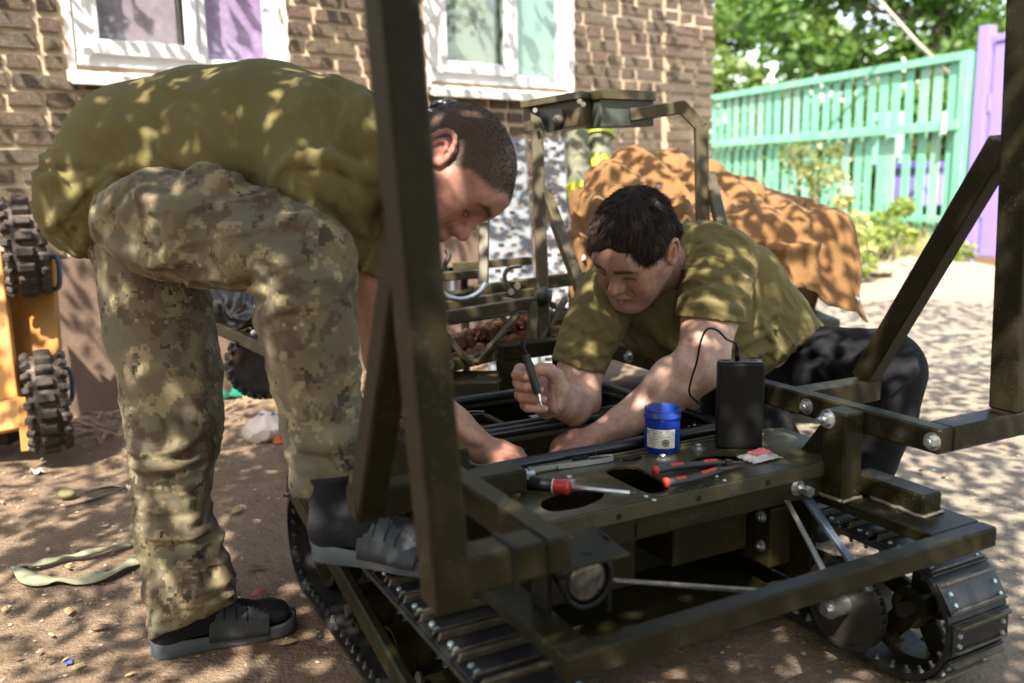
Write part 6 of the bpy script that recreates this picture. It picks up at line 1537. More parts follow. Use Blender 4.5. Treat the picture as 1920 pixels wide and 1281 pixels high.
def make_tyre_wheel(parent, name, c, axis, up, R_, W_, rimcol, base, lug_mat):
    wh = bpy.data.objects.new(name, None); link(wh, parent); ax = Vector(axis).normalized(); u = Vector(up); u = (u - ax * u.dot(ax)).normalized(); f = u.cross(ax)
    wh.matrix_local = Matrix(((ax.x, f.x, u.x, c[0] - base[0]), (ax.y, f.y, u.y, c[1] - base[1]), (ax.z, f.z, u.z, c[2] - base[2]), (0, 0, 0, 1)))
    bm = bmesh.new(); N = 48; prof = [(-W_ * .36, R_ * .52), (-W_ * .48, R_ * .62), (-W_ * .5, R_ * .78), (-W_ * .40, R_ * .90), (0, R_ * .92), (W_ * .40, R_ * .90), (W_ * .5, R_ * .78), (W_ * .48, R_ * .62), (W_ * .36, R_ * .52)]
    rg = [[bm.verts.new((x, q * math.cos(2 * math.pi * i / N), q * math.sin(2 * math.pi * i / N))) for x, q in prof] for i in range(N)]
    for i in range(N):
        A, B = rg[i], rg[(i + 1) % N]
        for k in range(len(prof) - 1): bm.faces.new((A[k], B[k], B[k + 1], A[k + 1]))
    bm_obj("tyre", bm, lug_mat, wh, True)
    bm = bmesh.new(); add_cyl(bm, (-W_ * .3, 0, 0), (W_ * .3, 0, 0), R_ * .53, seg=32); add_cyl(bm, (-W_ * .42, 0, 0), (W_ * .42, 0, 0), R_ * .2, seg=20); smooth_by_angle(bm_obj("rim", bm, rimcol, wh))
    # tread lugs: a middle row of chevrons and two shoulder rows
    def lug(w, l, h, sk):
        bm = bmesh.new(); vs = add_box(bm, (-w / 2, -l / 2, 0), (w / 2, l / 2, h), .0)
        for v in vs:
            if v.co.z > h * .5: v.co.x *= .86; v.co.y *= .72
            v.co.y += sk * abs(v.co.x)
        bmesh.ops.bevel(bm, geom=bm.edges[:], offset=.003, segments=1, affect='EDGES'); bmesh.ops.recalc_face_normals(bm, faces=bm.faces)
        me = bpy.data.meshes.new("tread_lug"); bm.to_mesh(me); bm.free(); me.materials.append(lug_mat); return me
    mc = lug(W_ * .46, R_ * .20, R_ * .13, .25); ms = lug(W_ * .24, R_ * .17, R_ * .14, 0)
    n = 20
    for i in range(n):
        for row, me, x, off, rr in (("m", mc, 0, 0, .90), ("l", ms, -W_ * .40, .5, .85), ("r", ms, W_ * .40, .5, .85)):
            a = 2 * math.pi * (i + off) / n
            o = bpy.data.objects.new("tread_lug", me); link(o, wh); tilt = 0 if row == "m" else (-.5 if row == "l" else .5)
            zx = Vector((math.sin(tilt), math.cos(tilt) * math.cos(a), math.cos(tilt) * math.sin(a))); yx = Vector((0, -math.sin(a), math.cos(a))); xx = yx.cross(zx)
            o.location = (x, R_ * rr * math.cos(a), R_ * rr * math.sin(a)); o.rotation_euler = Matrix((xx, yx, zx)).transposed().to_euler()
    return wh
def yellow_cart():
    lm = mat("dusty_tyre_rubber", (0.04, 0.032, 0.026), .8, 0, .5, 25, .4, 90, dirt=(0.25, 0.18, 0.125), dirt_scale=14, dirt_amt=.9)
    yb = mat("amber_paint", (0.40, 0.185, 0.04), .5, 0, .15, 5, .1, 60, dirt=(0.34, 0.2, 0.08), dirt_scale=5, dirt_amt=.5)
    base = G(10, 845, 0.0); t = thing("wheeled_platform", "amber wheeled platform stood on end by the wall, knobby tyres outwards", "platform", V3(base))
    D = 3.32
    # upright deck: two panels meeting at a long edge
    def slab(name, q, d, th, m):
        bm = bmesh.new(); A = [Vector(W(x, y, dd) - base) for (x, y), dd in zip(q, d)]; n = (A[1] - A[0]).cross(A[3] - A[0]).normalized()
        if n.y < 0: n = -n
        a = [bm.verts.new(p) for p in A]; b = [bm.verts.new(p + n * th) for p in A]; bm.faces.new(a); bm.faces.new(b[::-1])
        for i in range(4): bm.faces.new((a[i], a[(i + 1) % 4], b[(i + 1) % 4], b[i]))
        bmesh.ops.bevel(bm, geom=bm.edges[:], offset=.004, segments=1, affect='EDGES')
        return bm_obj(name, bm, m, t)
    slab("side_panel", [(-90, 380), (0, 470), (32, 745), (-90, 775)], (3.3, 3.3, 3.24, 3.28), .03, yb)
    slab("deck_panel", [(2, 470), (97, 480), (118, 780), (36, 770)], (3.44, 3.42, 3.36, 3.36), .03, yb)
    slab("end_panel", [(-90, 776), (36, 742), (46, 800), (-90, 826)], (3.26, 3.23, 3.2, 3.22), .03, yb)
    bar_obj("foot_strut", W(40, 745, 3.22), W(49, 846, 3.2), .03, .012, yb, t, base)
    boxes_obj("under_tray", [(V3(W(-60, 815, 3.4) - base - np.array([.12, .05, .03])), V3(W(20, 815, 3.4) - base + np.array([.02, .1, .06])))], M['black'], t, .005)
    ax = np.array([.88, .475, 0]); tilt = W(88, 750, D) - W(46, 462, D)
    for (x, y, d) in ((46, 462, 3.30), (88, 752, 3.26)):
        make_tyre_wheel(t, "wheel", W(x, y, d), ax, (0.02, 0, 1), .184, .130, M['zinc'], base, lm)
        bar_obj("axle", W(x, y, d), W(x - 70, y + 5, d + .03), .03, .03, M['zinc'], t, base)
    bl = mat("blue_grip", (0.04, 0.075, 0.13), .45)
    for (x, y) in ((98, 512), (122, 722)):
        bm = bmesh.new(); pts = [W(x - 8, y - 30, 3.42), W(x + 10, y - 26, 3.40), W(x + 13, y + 24, 3.40), W(x - 6, y + 30, 3.42)]
        add_tube(bm, spline([V3(p - base) for p in pts], 6), .009, 8); bm_obj("handle", bm, bl, t, True)
yellow_cart()

def black_cart():
    base = np.array([*W(450, 690, 2.95)[:2], 0]); t = thing("wheeled_cart", "small cart with knobby wheel under black plastic, seen between the bending man's legs", "cart", V3(base))
    lm = mat("black_tyre", (0.02, 0.018, 0.017), .7, 0, .4, 25, .3, 90, dirt=(0.30, 0.16, 0.10), dirt_scale=12, dirt_amt=.7)
    make_tyre_wheel(t, "wheel", W(492, 680, 2.95), (_rt * .35 - np.array([0, .94, 0])), (0, 0, 1), .118, .07, M['steel'], base, lm)
    bar_obj("frame_bar", W(405, 612, 2.95), W(520, 664, 2.8), .03, .04, M['olive_bg'], t, base)
    S = Sdf(P_(450, 590, 3.0) - .34, P_(450, 590, 3.0) + .34, .008); chain(S, [(380, 590, 3.05, 45), (440, 575, 3.0, 42), (500, 590, 2.95, 50), (560, 600, 2.95, 50)], .04); S.waves(P_(450, 585, 2.95), .3, _rt * .8 + _up * .6, .07, .012, 51, .7); S.waves(P_(480, 590, 2.9), .2, _rt * .9 - _up * .4, .04, .006, 52, .7)
    S.cut(P_(450, 622, 2.95), -_up + _rt * .35, .01); V, F = S.mesh(); join_parts("plastic_cover", [(V, F)], mat("black_cover_film", (.014, .014, .017), .28), t, origin=base)
    bm = bmesh.new(); add_sphere(bm, Vector(W(476, 624, 2.8) - base), .011, 10, 8); bm_obj("bolt", bm, M['zinc'], t, True)
black_cart()

# ---------------- fence, gate, things behind it
FA, FB = np.array([3.94, 8.0]), np.array([2.58, 12.1])
def fence_pt(s): p = FA + (FB - FA) * s; return np.array([p[0], p[1], float(ground_z(p[0], p[1]))])
def fence():
    fd = (FB - FA) / np.linalg.norm(FB - FA); fn = np.array([-fd[1], fd[0]]); fn = fn if fn[0] < 0 else -fn; Lf = np.linalg.norm(FB - FA) * 1.35
    ang = math.atan2(fd[1], fd[0]); b = fence_pt(0)
    t = thing("picket_fence", "mint green wooden picket fence in two tiers, paint worn at the bottom", "fence", V3(b), ang)
    # local: x along the fence (away), y: sign towards the yard
    ys = 1.0 if (-math.sin(ang) * fn[0] + math.cos(ang) * fn[1]) > 0 else -1.0
    mint = mat("mint_paint", (0.165, 0.46, 0.32), .6, 0, .25, 3, .3, 40, stretch=(6, 6, 1), bdist=.003, dirt=(0.36, 0.36, 0.27), dirt_scale=2.2, dirt_amt=.55)
    mint2 = mat("mint_paint_pale", (0.23, 0.47, 0.355), .7, 0, .3, 3, .3, 40, stretch=(6, 6, 1), bdist=.003, dirt=(0.40, 0.38, 0.30), dirt_scale=2.5, dirt_amt=.8)
    zt, zm, zl = 1.75, 1.18, .36
    rail = lambda nm, z, h, y0, y1: boxes_obj(nm, [((-.02, min(y0 * ys, y1 * ys), z - h / 2), (Lf, max(y0 * ys, y1 * ys), z + h / 2))], mint, t, .004)
    rail("rail", zt, .05, .012, .055); rail("rail", zm, .085, .028, .062); rail("rail", zl, .06, .012, .05)
    boxes_obj("cap_board", [((-.06, -.05, zt + .027), (Lf, .05, zt + .045))], mint, t, .004)
    for x in (-.03, Lf * .74 + .05, Lf):
        boxes_obj("post", [((x - .05, -.06, -.2), (x + .05, .035 if x > 1 else .05, zt + .026))], mint, t, .006)
    me = []
    for w, mm in ((.10, mint), (.092, mint), (.10, mint2), (.108, mint)):
        bm = bmesh.new(); add_box(bm, (-w / 2, -.007, 0), (w / 2, .007, 1), .0)
        bmesh.ops.recalc_face_normals(bm, faces=bm.faces); m_ = bpy.data.meshes.new("slat"); bm.to_mesh(m_); bm.free(); m_.materials.append(mm); me.append(m_)
    n = int(Lf / .172)
    for i in range(n):
        x = .13 + i * .172 + random.uniform(-.012, .012)
        o = bpy.data.objects.new("slat", random.choice(me)); link(o, t); o.location = (x, .0, zm - .02); o.scale = (1, 1, zt - zm + .02 - .0); o.rotation_euler = (0, random.uniform(-.01, .01), 0)
        o = bpy.data.objects.new("slat", random.choice(me)); link(o, t); o.location = (x + random.uniform(-.02, .02) + .02, -.026 * ys, .04 + random.uniform(0, .06)); o.scale = (1, 1, zm - .06 - .04 + random.uniform(-.02, .03)); o.rotation_euler = (0, random.uniform(-.018, .018), 0)
    boxes_obj("hook", [((.10, .064 * ys if ys > 0 else .064 * ys - .03, zm - .07), (.13, .064 * ys + .03 if ys > 0 else .064 * ys, zm + .12))], mat("pale_grey_handle", (.5, .5, .48), .5), t, .004)
    # gate
    g0 = fence_pt(-.035); gd = np.array([.50, -.866]); ga = math.atan2(gd[1], gd[0])
    g = thing("metal_gate", "lilac painted sheet metal gate beside the green fence", "gate", V3(g0), ga)
    lil = mat("lilac_paint", (0.23, 0.175, 0.47), .5, 0, .1, 3, .05, 30)
    boxes_obj("gate_post", [((.0, -.05, -.1), (.10, .05, 1.98))], lil, g, .005)
    boxes_obj("sheet_panel", [((.13, -.012, .07), (1.7, .012, 1.84))], lil, g, .003); boxes_obj("frame", [((.13, -.03, 1.842), (1.7, .03, 1.90)), ], lil, g, .004); boxes_obj("lower_rib", [((.13, .0125, .10), (1.7, .022, .13))], lil, g, .002)
    boxes_obj("base_board", [((.10, -.02, -.08), (1.7, .02, .066))], mat("brown_board", (.15, .095, .055), .8), g, .003)
    
    for z in (1.28, .4):
        bm = bmesh.new(); add_cyl(bm, (.115, .0, z), (.115, .0, z + .14), .016, seg=10); bm_obj("hinge", bm, lil, g)
    # things seen through the slats
    hb = np.array([*W(1722, 340, 9.7)[:2], 0]); hb[2] = float(ground_z(hb[0], hb[1])); h = thing("beehive_box", "purple wooden box with dark lid standing behind the green fence", "box", V3(hb), .4)
    boxes_obj("body", [((-.26, -.3, .42), (.22, .3, .80))], mat("purple_paint", (0.20, 0.15, 0.42), .6), h, .01); boxes_obj("lid", [((-.30, -.34, .803), (.26, .34, .88))], mat("dark_purple_lid", (0.10, 0.07, 0.30), .5), h, .01); boxes_obj("leg", [((-.28, -.26, 0), (-.22, .26, .418))], M['steel'], h); boxes_obj("leg", [((.14, -.26, 0), (.20, .26, .418))], M['steel'], h)
    hb = np.array([*W(1668, 270, 9.9)[:2], 0]); hb[2] = float(ground_z(hb[0], hb[1])); h = thing("storage_box", "pale green box on a stand behind the fence, left of the purple one", "box", V3(hb), .4)
    boxes_obj("body", [((-.10, -.15, .85), (.13, .15, 1.42))], mat("pale_green_paint", (.25, .55, .42), .6), h, .01); boxes_obj("stand", [((-.03, -.03, 0), (.05, .03, .848))], M['steel'], h)
    # wire
    c = thing("overhead_wire", "pale stiff wire running down from above to the fence top", "wire", V3(W(1800, 158, 8.4)))
    b_ = W(1800, 158, 8.4); bm = bmesh.new(); add_tube(bm, [V3(W(1800, 158, 8.4) - b_), V3(W(1720, 80, 8.3) - b_), V3(W(1650, 2, 8.2) - b_), V3(W(1560, -110, 8.1) - b_)], .017, 8); bm_obj("wire_strand", bm, mat("pale_cable", (.42, .37, .30), .6), c, True)
fence()

def garden():
    dk = tree_mat("walnut_leaf", (0.055, 0.115, 0.022), (0.10, 0.18, 0.045), .45); lt = tree_mat("light_leaf", (0.11, 0.17, 0.045), (0.16, 0.22, 0.06), .4)
    wd = tree_mat("weed_leaf", (0.17, 0.24, 0.06), (0.30, 0.32, 0.09), .4); dry = tree_mat("dry_stalk", (0.42, 0.34, 0.18), (0.36, 0.27, 0.14), .2)
    r = np.random.default_rng(21)
    def crown(t, base, blobs, n, size, m, seed):
        rr = np.random.default_rng(seed); P = []; wsum = sum(b[1] ** 2 for b in blobs)
        for c, R_ in blobs:
            k = int(n * R_ ** 2 / wsum); d = rr.normal(0, 1, (k, 3)); d /= np.linalg.norm(d, axis=1)[:, None]; rad = R_ * rr.uniform(.25, 1, k) ** .5
            q = np.asarray(c) + d * rad[:, None] * np.array([1, 1, .8]); P.append(q)
        P = np.concatenate(P); keep = (np.sin(P[:, 0] * 2.3 + 1) + np.sin(P[:, 1] * 2.7) + np.sin(P[:, 2] * 3.1 + 2)) > -1.0
        return leaf_cloud("crown", P[keep] - base, size, m, t, seed, .7, .3)
    def tree(label, foot, trunk, blobs, n, size, m, seed, tr=.17, grp=None):
        foot = np.array([foot[0], foot[1], float(ground_z(*foot[:2]))]); t = thing("tree", label, "tree", V3(foot), 0, grp)
        bm = bmesh.new(); add_tube(bm, spline([V3(np.asarray(p) - foot) for p in trunk], 5), tr, 10, r_end=tr * .5); bm_obj("trunk", bm, M['bark'], t, True)
        for c, R_ in blobs[5:8]:
            a = np.asarray(trunk[-1]) * .45 + np.asarray(trunk[-2]) * .55; bm = bmesh.new(); add_tube(bm, spline([V3(a - foot), V3((a * .4 + np.asarray(c) * .6) + np.array([0, 0, -.15]) - foot), V3(np.asarray(c) - foot)], 5), tr * .22, 7, r_end=.015); bm_obj("branch", bm, M['bark'], t, True)
        crown(t, foot, blobs, n, size, m, seed); return t
    f = W(1722, 300, 11.5); 
    tree("big dark walnut tree with thick trunk behind the right end of the fence", f[:2], [(f[0], f[1], .2), (f[0] + .02, f[1], 1.3), (f[0] + .12, f[1], 2.4), (f[0] + .3, f[1], 3.4)],
         [(W(x, y, d), q) for x, y, d, q in ((1500, 20, 11.3, .62), (1590, 60, 11, .55), (1640, -30, 11, .8), (1760, 30, 10.8, .7), (1850, -20, 11, .8), (1560, -90, 11.5, .9), (1700, -140, 11.5, 1.3), (1450, -60, 11.8, .7), (1520, 130, 12, .38), (1600, 140, 12, .4), (1830, 60, 10.6, .42), (1700, 110, 12.2, .5), (1480, 90, 11.5, .5), (1560, 40, 11.5, .7), (1400, 20, 12, .5), (1680, 40, 11.6, .8), (1790, 80, 11.4, .6), (1640, 90, 11.8, .5), (1780, -60, 11, .9))], 7500, .15, dk, 5, .19)
    f = W(1400, 230, 15.0)
    tree("pale green leafy tree at the house corner, far behind the fence", f[:2], [(f[0], f[1], .2), (f[0], f[1], 1.4), (f[0] + .1, f[1], 2.6)],
         [(W(x, y, d), q) for x, y, d, q in ((1375, 155, 14.5, .55), (1440, 95, 15, .7), (1345, 60, 15, .45), (1500, 60, 15.5, .7), (1400, 20, 15.5, .6), (1470, 150, 15.5, .5), (1420, 220, 14.5, .5), (1560, 100, 16, .6), (1350, 120, 15, .5), (1385, 60, 15.5, .6))], 12000, .15, lt, 6, .12)
    f = W(1640, 260, 18)
    tree("hazy mid green tree filling the gap far behind the fence", f[:2], [(f[0], f[1], .2), (f[0], f[1], 1.4), (f[0] + .1, f[1], 3)], [(W(x, y, d), q) for x, y, d, q in ((1560, 250, 18, .9), (1660, 260, 17, .8), (1760, 250, 17, 1.0), (1850, 240, 18, 1.0), (1900, 120, 18, 1.2), (1480, 260, 19, .9), (1400, 280, 20, .9), (1620, 150, 19, .7), (1780, 130, 17, .8))], 8000, .2, dk, 7, .14)
    for x, d, lab, sd_ in ((1420, 13.5, "dark leafy bush right behind the left half of the fence", 41), (1560, 12.2, "dark leafy bush behind the middle of the fence", 42), (1700, 11.0, "dark leafy bush round the tree foot behind the fence", 43), (1790, 10.2, "dark leafy bush behind the right end of the fence", 44)):
        q = W(x, 330, d); ft = np.array([q[0], q[1], float(ground_z(q[0], q[1]))]); tb = thing("bush", lab, "bush", V3(ft)); crown(tb, ft, [(ft + np.array([a_, b_, c_]), .75) for a_, b_, c_ in ((0, 0, .5), (.7, .2, .6), (-.7, .1, .6), (.2, .1, 1.2), (-.5, .2, 1.3), (.6, .3, 1.3))], 2600, .15, dk, sd_)
        bm = bmesh.new(); add_tube(bm, [(0, 0, -.05), (.03, 0, .5), (0, .05, 1.1)], .03, 6, r_end=.01); bm_obj("stem", bm, M['bark'], tb)
    # shrub in front of the fence
    def plant(name, label, cat, blobs, n, size, m, seed, stems=6, grp=None, dry_n=0):
        P = [np.asarray(b[0]) for b in blobs]; c = np.mean(P, 0); foot = np.array([c[0], c[1], float(ground_z(c[0], c[1]))]); t = thing(name, label, cat, V3(foot), 0, grp)
        rr = np.random.default_rng(seed)
        for k in range(stems):
            b = P[k % len(P)] + rr.normal(0, .08, 3); bm = bmesh.new(); q = foot + rr.normal(0, .05, 3) * np.array([1, 1, 0]); add_tube(bm, spline([V3(q - foot), V3((q + b) / 2 - foot + np.array([0, 0, .05])), V3(b - foot)], 4), .008, 5, r_end=.003); bm_obj("stem", bm, M['bark'] if not dry_n else dry, t)
        crown(t, foot, blobs, n, size, m, seed); return t
    plant("rose_bush", "loose rose bush in front of the fence, above the tarpaulin", "bush", [(W(x, y, 8.6), q) for x, y, q in ((1450, 330, .22), (1500, 300, .22), (1540, 330, .24), (1490, 350, .25), (1560, 280, .12), (1420, 320, .14))], 900, .065, tree_mat("rose_leaf", (0.12, 0.17, 0.06), (0.22, 0.22, 0.09), .35), 8)
    plant("weed_plant", "yellow green broadleaf weed in front of the lowest fence rail", "plant", [(W(x, y, 7.6), q) for x, y, q in ((1660, 420, .14), (1690, 390, .12), (1640, 450, .14), (1700, 440, .1))], 330, .075, wd, 9)
    plant("weed_plant", "pale weed with tall dry stalks next to the tarpaulin", "plant", [(W(x, y, 7.2), q) for x, y, q in ((1600, 420, .13), (1580, 380, .1), (1620, 470, .13), (1570, 330, .08))], 260, .06, tree_mat("straw_leaf", (0.34, 0.32, 0.14), (0.22, 0.26, 0.09), .3), 10, 8, None, 1)
    plant("weed_plant", "small weed at the foot of the lilac gate", "plant", [(W(x, y, 7.6), q) for x, y, q in ((1806, 470, .10), (1795, 485, .07))], 130, .06, wd, 11, 4)
    plant("weed_plant", "low green weed on the soil bank under the fence", "plant", [(W(x, y, 7.0), q) for x, y, q in ((1625, 495, .10), (1605, 510, .08))], 160, .05, wd, 12, 4)
    # grass along the bank
    n = 2600; s = r.uniform(-.05, 1.1, n); p = FA[None] + (FB - FA)[None] * s[:, None]; off = r.uniform(.05, .8, n); fn = np.array([-.946, -.323]); p = p + fn[None] * off[:, None]; z = ground_z(p[:, 0], p[:, 1]) + .08
    b = np.stack([p[:, 0], p[:, 1], z], 1); d = r.normal(0, .35, (n, 3)); d[:, 2] = 1; h = r.uniform(.06, .26, n)[:, None]; sd_ = np.cross(d, r.normal(0, 1, (n, 3))); sd_ /= np.linalg.norm(sd_, axis=1)[:, None]
    V = np.stack([b - sd_ * .006, b + sd_ * .006, b + d * h + sd_ * .001 + np.array([0, 0, 0]), b + d * h - sd_ * .001], 1).reshape(-1, 3); F = np.arange(n)[:, None] * 4 + np.arange(4)[None]
    o = np_mesh("grass", V, F, tree_mat("grass_blade", (0.24, 0.28, 0.09), (0.38, 0.34, 0.16), .3)); tag(o, "dry grass along the foot of the green fence", "grass", kind="stuff")
    # clods and stones on the bank
    me = None; rs = random.Random(3)
    for k in range(10):
        bm = bmesh.new(); add_sphere(bm, (0, 0, 0), .06, 9, 6, (1.5, .9, .6))
        for v in bm.verts: v.co *= rs.uniform(.8, 1.2)
        q = G(rs.uniform(1625, 1735), rs.uniform(488, 520), 0.2); q[2] = float(ground_z(q[0], q[1])) + .05
        o = bm_obj("stone", bm, mat("stone_%d" % k, (rs.uniform(.25, .36), rs.uniform(.2, .28), rs.uniform(.15, .22)), .95, 0, .4, 15, .6, 30), None, True); o.location = V3(q); o.rotation_euler = (0, 0, rs.uniform(0, 3)); tag(o, "brown stone half buried in the soil bank at the fence foot", "stone", "stones on the soil bank")
garden()
# ================================================================== things on the deck
DZ = 0.4152
def at_deck(x, y, dz=0.0): c, l, _ = RZ(x, y, DZ + dz); return np.array(RW(c, l, DZ + dz))
def lathe(bm, prof, seg=40):
    rg = [[bm.verts.new((r * math.cos(2 * math.pi * i / seg), r * math.sin(2 * math.pi * i / seg), z)) if r > 1e-6 else None for r, z in prof] for i in range(seg)]
    for i in range(seg):
        A, B = rg[i], rg[(i + 1) % seg]
        for k in range(len(prof) - 1): bm.faces.new((A[k], B[k], B[k + 1], A[k + 1]))
    for k, top in ((0, False), (len(prof) - 1, True)):
        f = [rg[i][k] for i in range(seg)]; bm.faces.new(f if top else f[::-1])
def flux_jar():
    p = at_deck(1241, 843); t = thing("flux_jar", "open blue plastic flux jar with worn white label on the robot deck", "jar", V3(p))
    blue = mat("blue_plastic", (0.006, 0.035, 0.30), .28, 0, .15, 30, spec=.5); blue.node_tree.nodes["Principled BSDF"].inputs["Subsurface Weight"].default_value = .05
    r = .0385; bm = bmesh.new(); lathe(bm, [(r * .9, 0), (r, .005), (r, .072), (r * 1.0, .074), (r * 1.05, .076), (r * 1.05, .081), (r * 1.0, .083), (r * 1.0, .095), (r * .96, .096), (r * .93, .095), (r * .93, .03)]); smooth_by_angle(bm_obj("jar_body", bm, blue, t), 50)
    bm = bmesh.new(); lathe(bm, [(.0001, .070), (r * .5, .071), (r * .925, .069), (r * .925, .067), (.0001, .067)], 24); bm_obj("flux_paste", bm, mat("dark_flux", (.012, .03, .16), .18, 0, .5, 90, .6, 150), t, True)
    # label wrapped on the front, facing the camera
    to = math.atan2(-p[1], -p[0]) - .10; lab = mat("paper_label", (.62, .62, .58), .6, 0, .1, 30, dirt=(.34, .26, .13), dirt_scale=60, dirt_amt=.75)
    half = .86; bm = bmesh.new(); n = 18; rows = []
    for i in range(n + 1):
        a = to - half + 2 * half * i / n; c, s = math.cos(a), math.sin(a); rows.append([bm.verts.new(((r + e) * c, (r + e) * s, z)) for e, z in ((.0004, .014), (.0004, .055), (.0001, .055), (.0001, .014))])
    for A, B in zip(rows[:-1], rows[1:]):
        for k in range(4): bm.faces.new((A[k], B[k], B[(k + 1) % 4], A[(k + 1) % 4]))
    bm_obj("label", bm, lab, t)
    def wrap(txt, size, u, z, m):
        o = text_mesh("lettering", txt, size, m, None, (0, 0, 0), (0, 0, 0), .00015, 'LEFT'); me = o.data
        for v in me.vertices:
            a = to - half + .05 + (u + v.co.x) / r; q = r + .0006 + v.co.z; v.co = (q * math.cos(a), q * math.sin(a), z + v.co.y)
        o.parent = t; return o
    bl = mat("label_blue_ink", (.02, .05, .42), .6); gk = mat("label_grey_ink", (.10, .10, .10), .7)
    wrap("AMTECH", .0098, -.004, .0490, bl)
    rs = random.Random(9)
    def bars(z, u0, u1, h):
        bm = bmesh.new(); u = u0
        while u < u1:
            w = rs.uniform(.0008, .003); a0 = to - half + .05 + u / r; a1 = a0 + w / r; q = r + .00055
            bm.faces.new([bm.verts.new((q * math.cos(a), q * math.sin(a), zz)) for a, zz in ((a0, z), (a1, z), (a1, z + h), (a0, z + h))]); u += w + rs.uniform(.0004, .001)
        bm_obj("print_line", bm, gk, t)
    for z, a, b, h in ((.0435, 0.001, .040, .0011), (.0385, .004, .053, .0017), (.033, .003, .026, .0019), (.028, .003, .026, .0017), (.023, .003, .022, .0014)): bars(z, a, b, h)
    bm = bmesh.new(); a0 = to + .30
    for ring, (r0, r1) in enumerate(((0, .0040), (.0048, .0080))):
        N = 24
        for i in range(N):
            vs = []
            for q, w in ((r0, i), (r1, i), (r1, i + 1), (r0, i + 1)):
                th = 2 * math.pi * w / N; a = a0 + q * math.cos(th) / r; vs.append(bm.verts.new(((r + .0006) * math.cos(a), (r + .0006) * math.sin(a), .0265 + q * math.sin(th))))
            try: bm.faces.new(vs)
            except Exception: pass
    bmesh.ops.remove_doubles(bm, verts=bm.verts[:], dist=1e-6); bm_obj("round_emblem", bm, gk, t)
    bm = bmesh.new(); a = to - 1.0; add_tube(bm, [(.028 * math.cos(a), .028 * math.sin(a), .070), (.030 * math.cos(a), .030 * math.sin(a), .106)], .0013, 6); bm_obj("stirring_stick", bm, M['rust'], t)
flux_jar()
def power_bank():
    p = at_deck(1384, 838); t = thing("power_bank", "black power bank standing upright on the deck with a cable in its top", "power bank", V3(p), -.12)
    w, d, h = .098, .040, .192
    boxes_obj("case", [((-w / 2, -d / 2, 0), (w / 2, d / 2, h))], M['black'], t, .006)
    boxes_obj("top_face", [((-w / 2 + .004, -d / 2 + .004, h + .0002), (w / 2 - .004, d / 2 - .004, h + .0012))], mat("grey_top", (.055, .055, .058), .45), t, 0)
    for x, ww in ((.028, .016), (-.032, .016)): boxes_obj("usb_port", [((x - ww / 2, -.0045, h + .0013), (x + ww / 2, .003, h + .0018))], M['hole'], t, 0)
    boxes_obj("indicator", [((.003, -.004, h + .0013), (.009, -.001, h + .0017))], mat("grey_led", (.12, .12, .14), .3), t, 0)
    top = p + np.array([0, 0, h])
    c = thing("power_cable", "black cable looping from the power bank down to the deck and over to the iron", "cable", V3(top)); b = top
    q0 = np.array([top[0] - .008, top[1] - .001, top[2] + .002])
    bm = bmesh.new(); add_tube(bm, [V3(q0 - b), V3(q0 + np.array([-.001, 0, .024]) - b)], .0052, 10); add_tube(bm, [V3(q0 + np.array([-.001, 0, .024]) - b), V3(q0 + np.array([-.004, 0, .040]) - b)], .0038, 10, r_end=.0026); bm_obj("plug", bm, M['black'], c, True)
    D = 1.72
    pts = [q0 + np.array([-.004, 0, .038])] + [W(x, y, d) for x, y, d in ((1362, 635, 1.88), (1345, 619, 1.87), (1326, 617, 1.87), (1314, 640, 1.88), (1306, 680, 1.90), (1295, 715, 1.93), (1293, 738, 1.98), (1306, 752, 2.04), (1317, 762, 2.08))]
    pts += [at_deck(1300, 772, .004), at_deck(1270, 782, .004)]
    bm = bmesh.new(); add_tube(bm, spline([V3(x - b) for x in pts], 8), .0024, 8); bm_obj("cord", bm, M['black'], c, True)
    pts = [W(990, 668, 2.02), W(1004, 690, 2.05), W(1030, 720, 2.14), W(1056, 734, 2.17), W(1080, 736, 2.18), W(1120, 736, 2.22), W(1165, 742, 2.24), W(1215, 755, 2.22)]
    bm = bmesh.new(); add_tube(bm, spline([V3(x - b) for x in pts], 8), .0022, 8); bm_obj("cord", bm, M['black'], c, True)
power_bank()
def iron():
    a = W(979, 642, 1.977); b = W(1017, 766, 1.977); base = b; u = (a - b) / np.linalg.norm(a - b); Lt = np.linalg.norm(a - b)
    t = thing("soldering_iron", "slim black soldering iron held in the crouching man's raised hand", "soldering iron", V3(base)); f = lambda s: Vector(u * Lt * s)
    bm = bmesh.new(); add_cyl(bm, f(.34), f(.80), .0092, .0088, seg=18); add_cyl(bm, f(.22), f(.34), .0080, .0098, seg=18); add_cyl(bm, f(.80), f(.82), .0078, .0055, seg=18); smooth_by_angle(bm_obj("grip", bm, mat("grip_rubber", (.022, .022, .028), .5, 0, .2, 60, .3, 400), t))
    bm = bmesh.new(); add_cyl(bm, f(.82), f(1.0), .0056, .0050, seg=14); add_sphere(bm, f(1.0), .0043, 10, 6); smooth_by_angle(bm_obj("strain_relief", bm, M['black'], t))
    bm = bmesh.new(); add_cyl(bm, f(.16), f(.22), .0056, .0066, seg=16); add_cyl(bm, f(.12), f(.16), .0040, seg=16); smooth_by_angle(bm_obj("collar", bm, mat("chrome", (.7, .66, .62), .2, 1), t))
    bm = bmesh.new(); add_cyl(bm, f(.035), f(.12), .0021, .0026, seg=12); add_cyl(bm, f(0), f(.035), .0006, .0021, seg=12); smooth_by_angle(bm_obj("tip", bm, mat("tip_metal", (.55, .5, .44), .3, 1), t))
iron()
def along(x0, y0, x1, y1, dz=.0):
    a = at_deck(x0, y0, dz); b = at_deck(x1, y1, dz); d = b - a; return a, d, math.atan2(d[1], d[0]), np.linalg.norm(d)
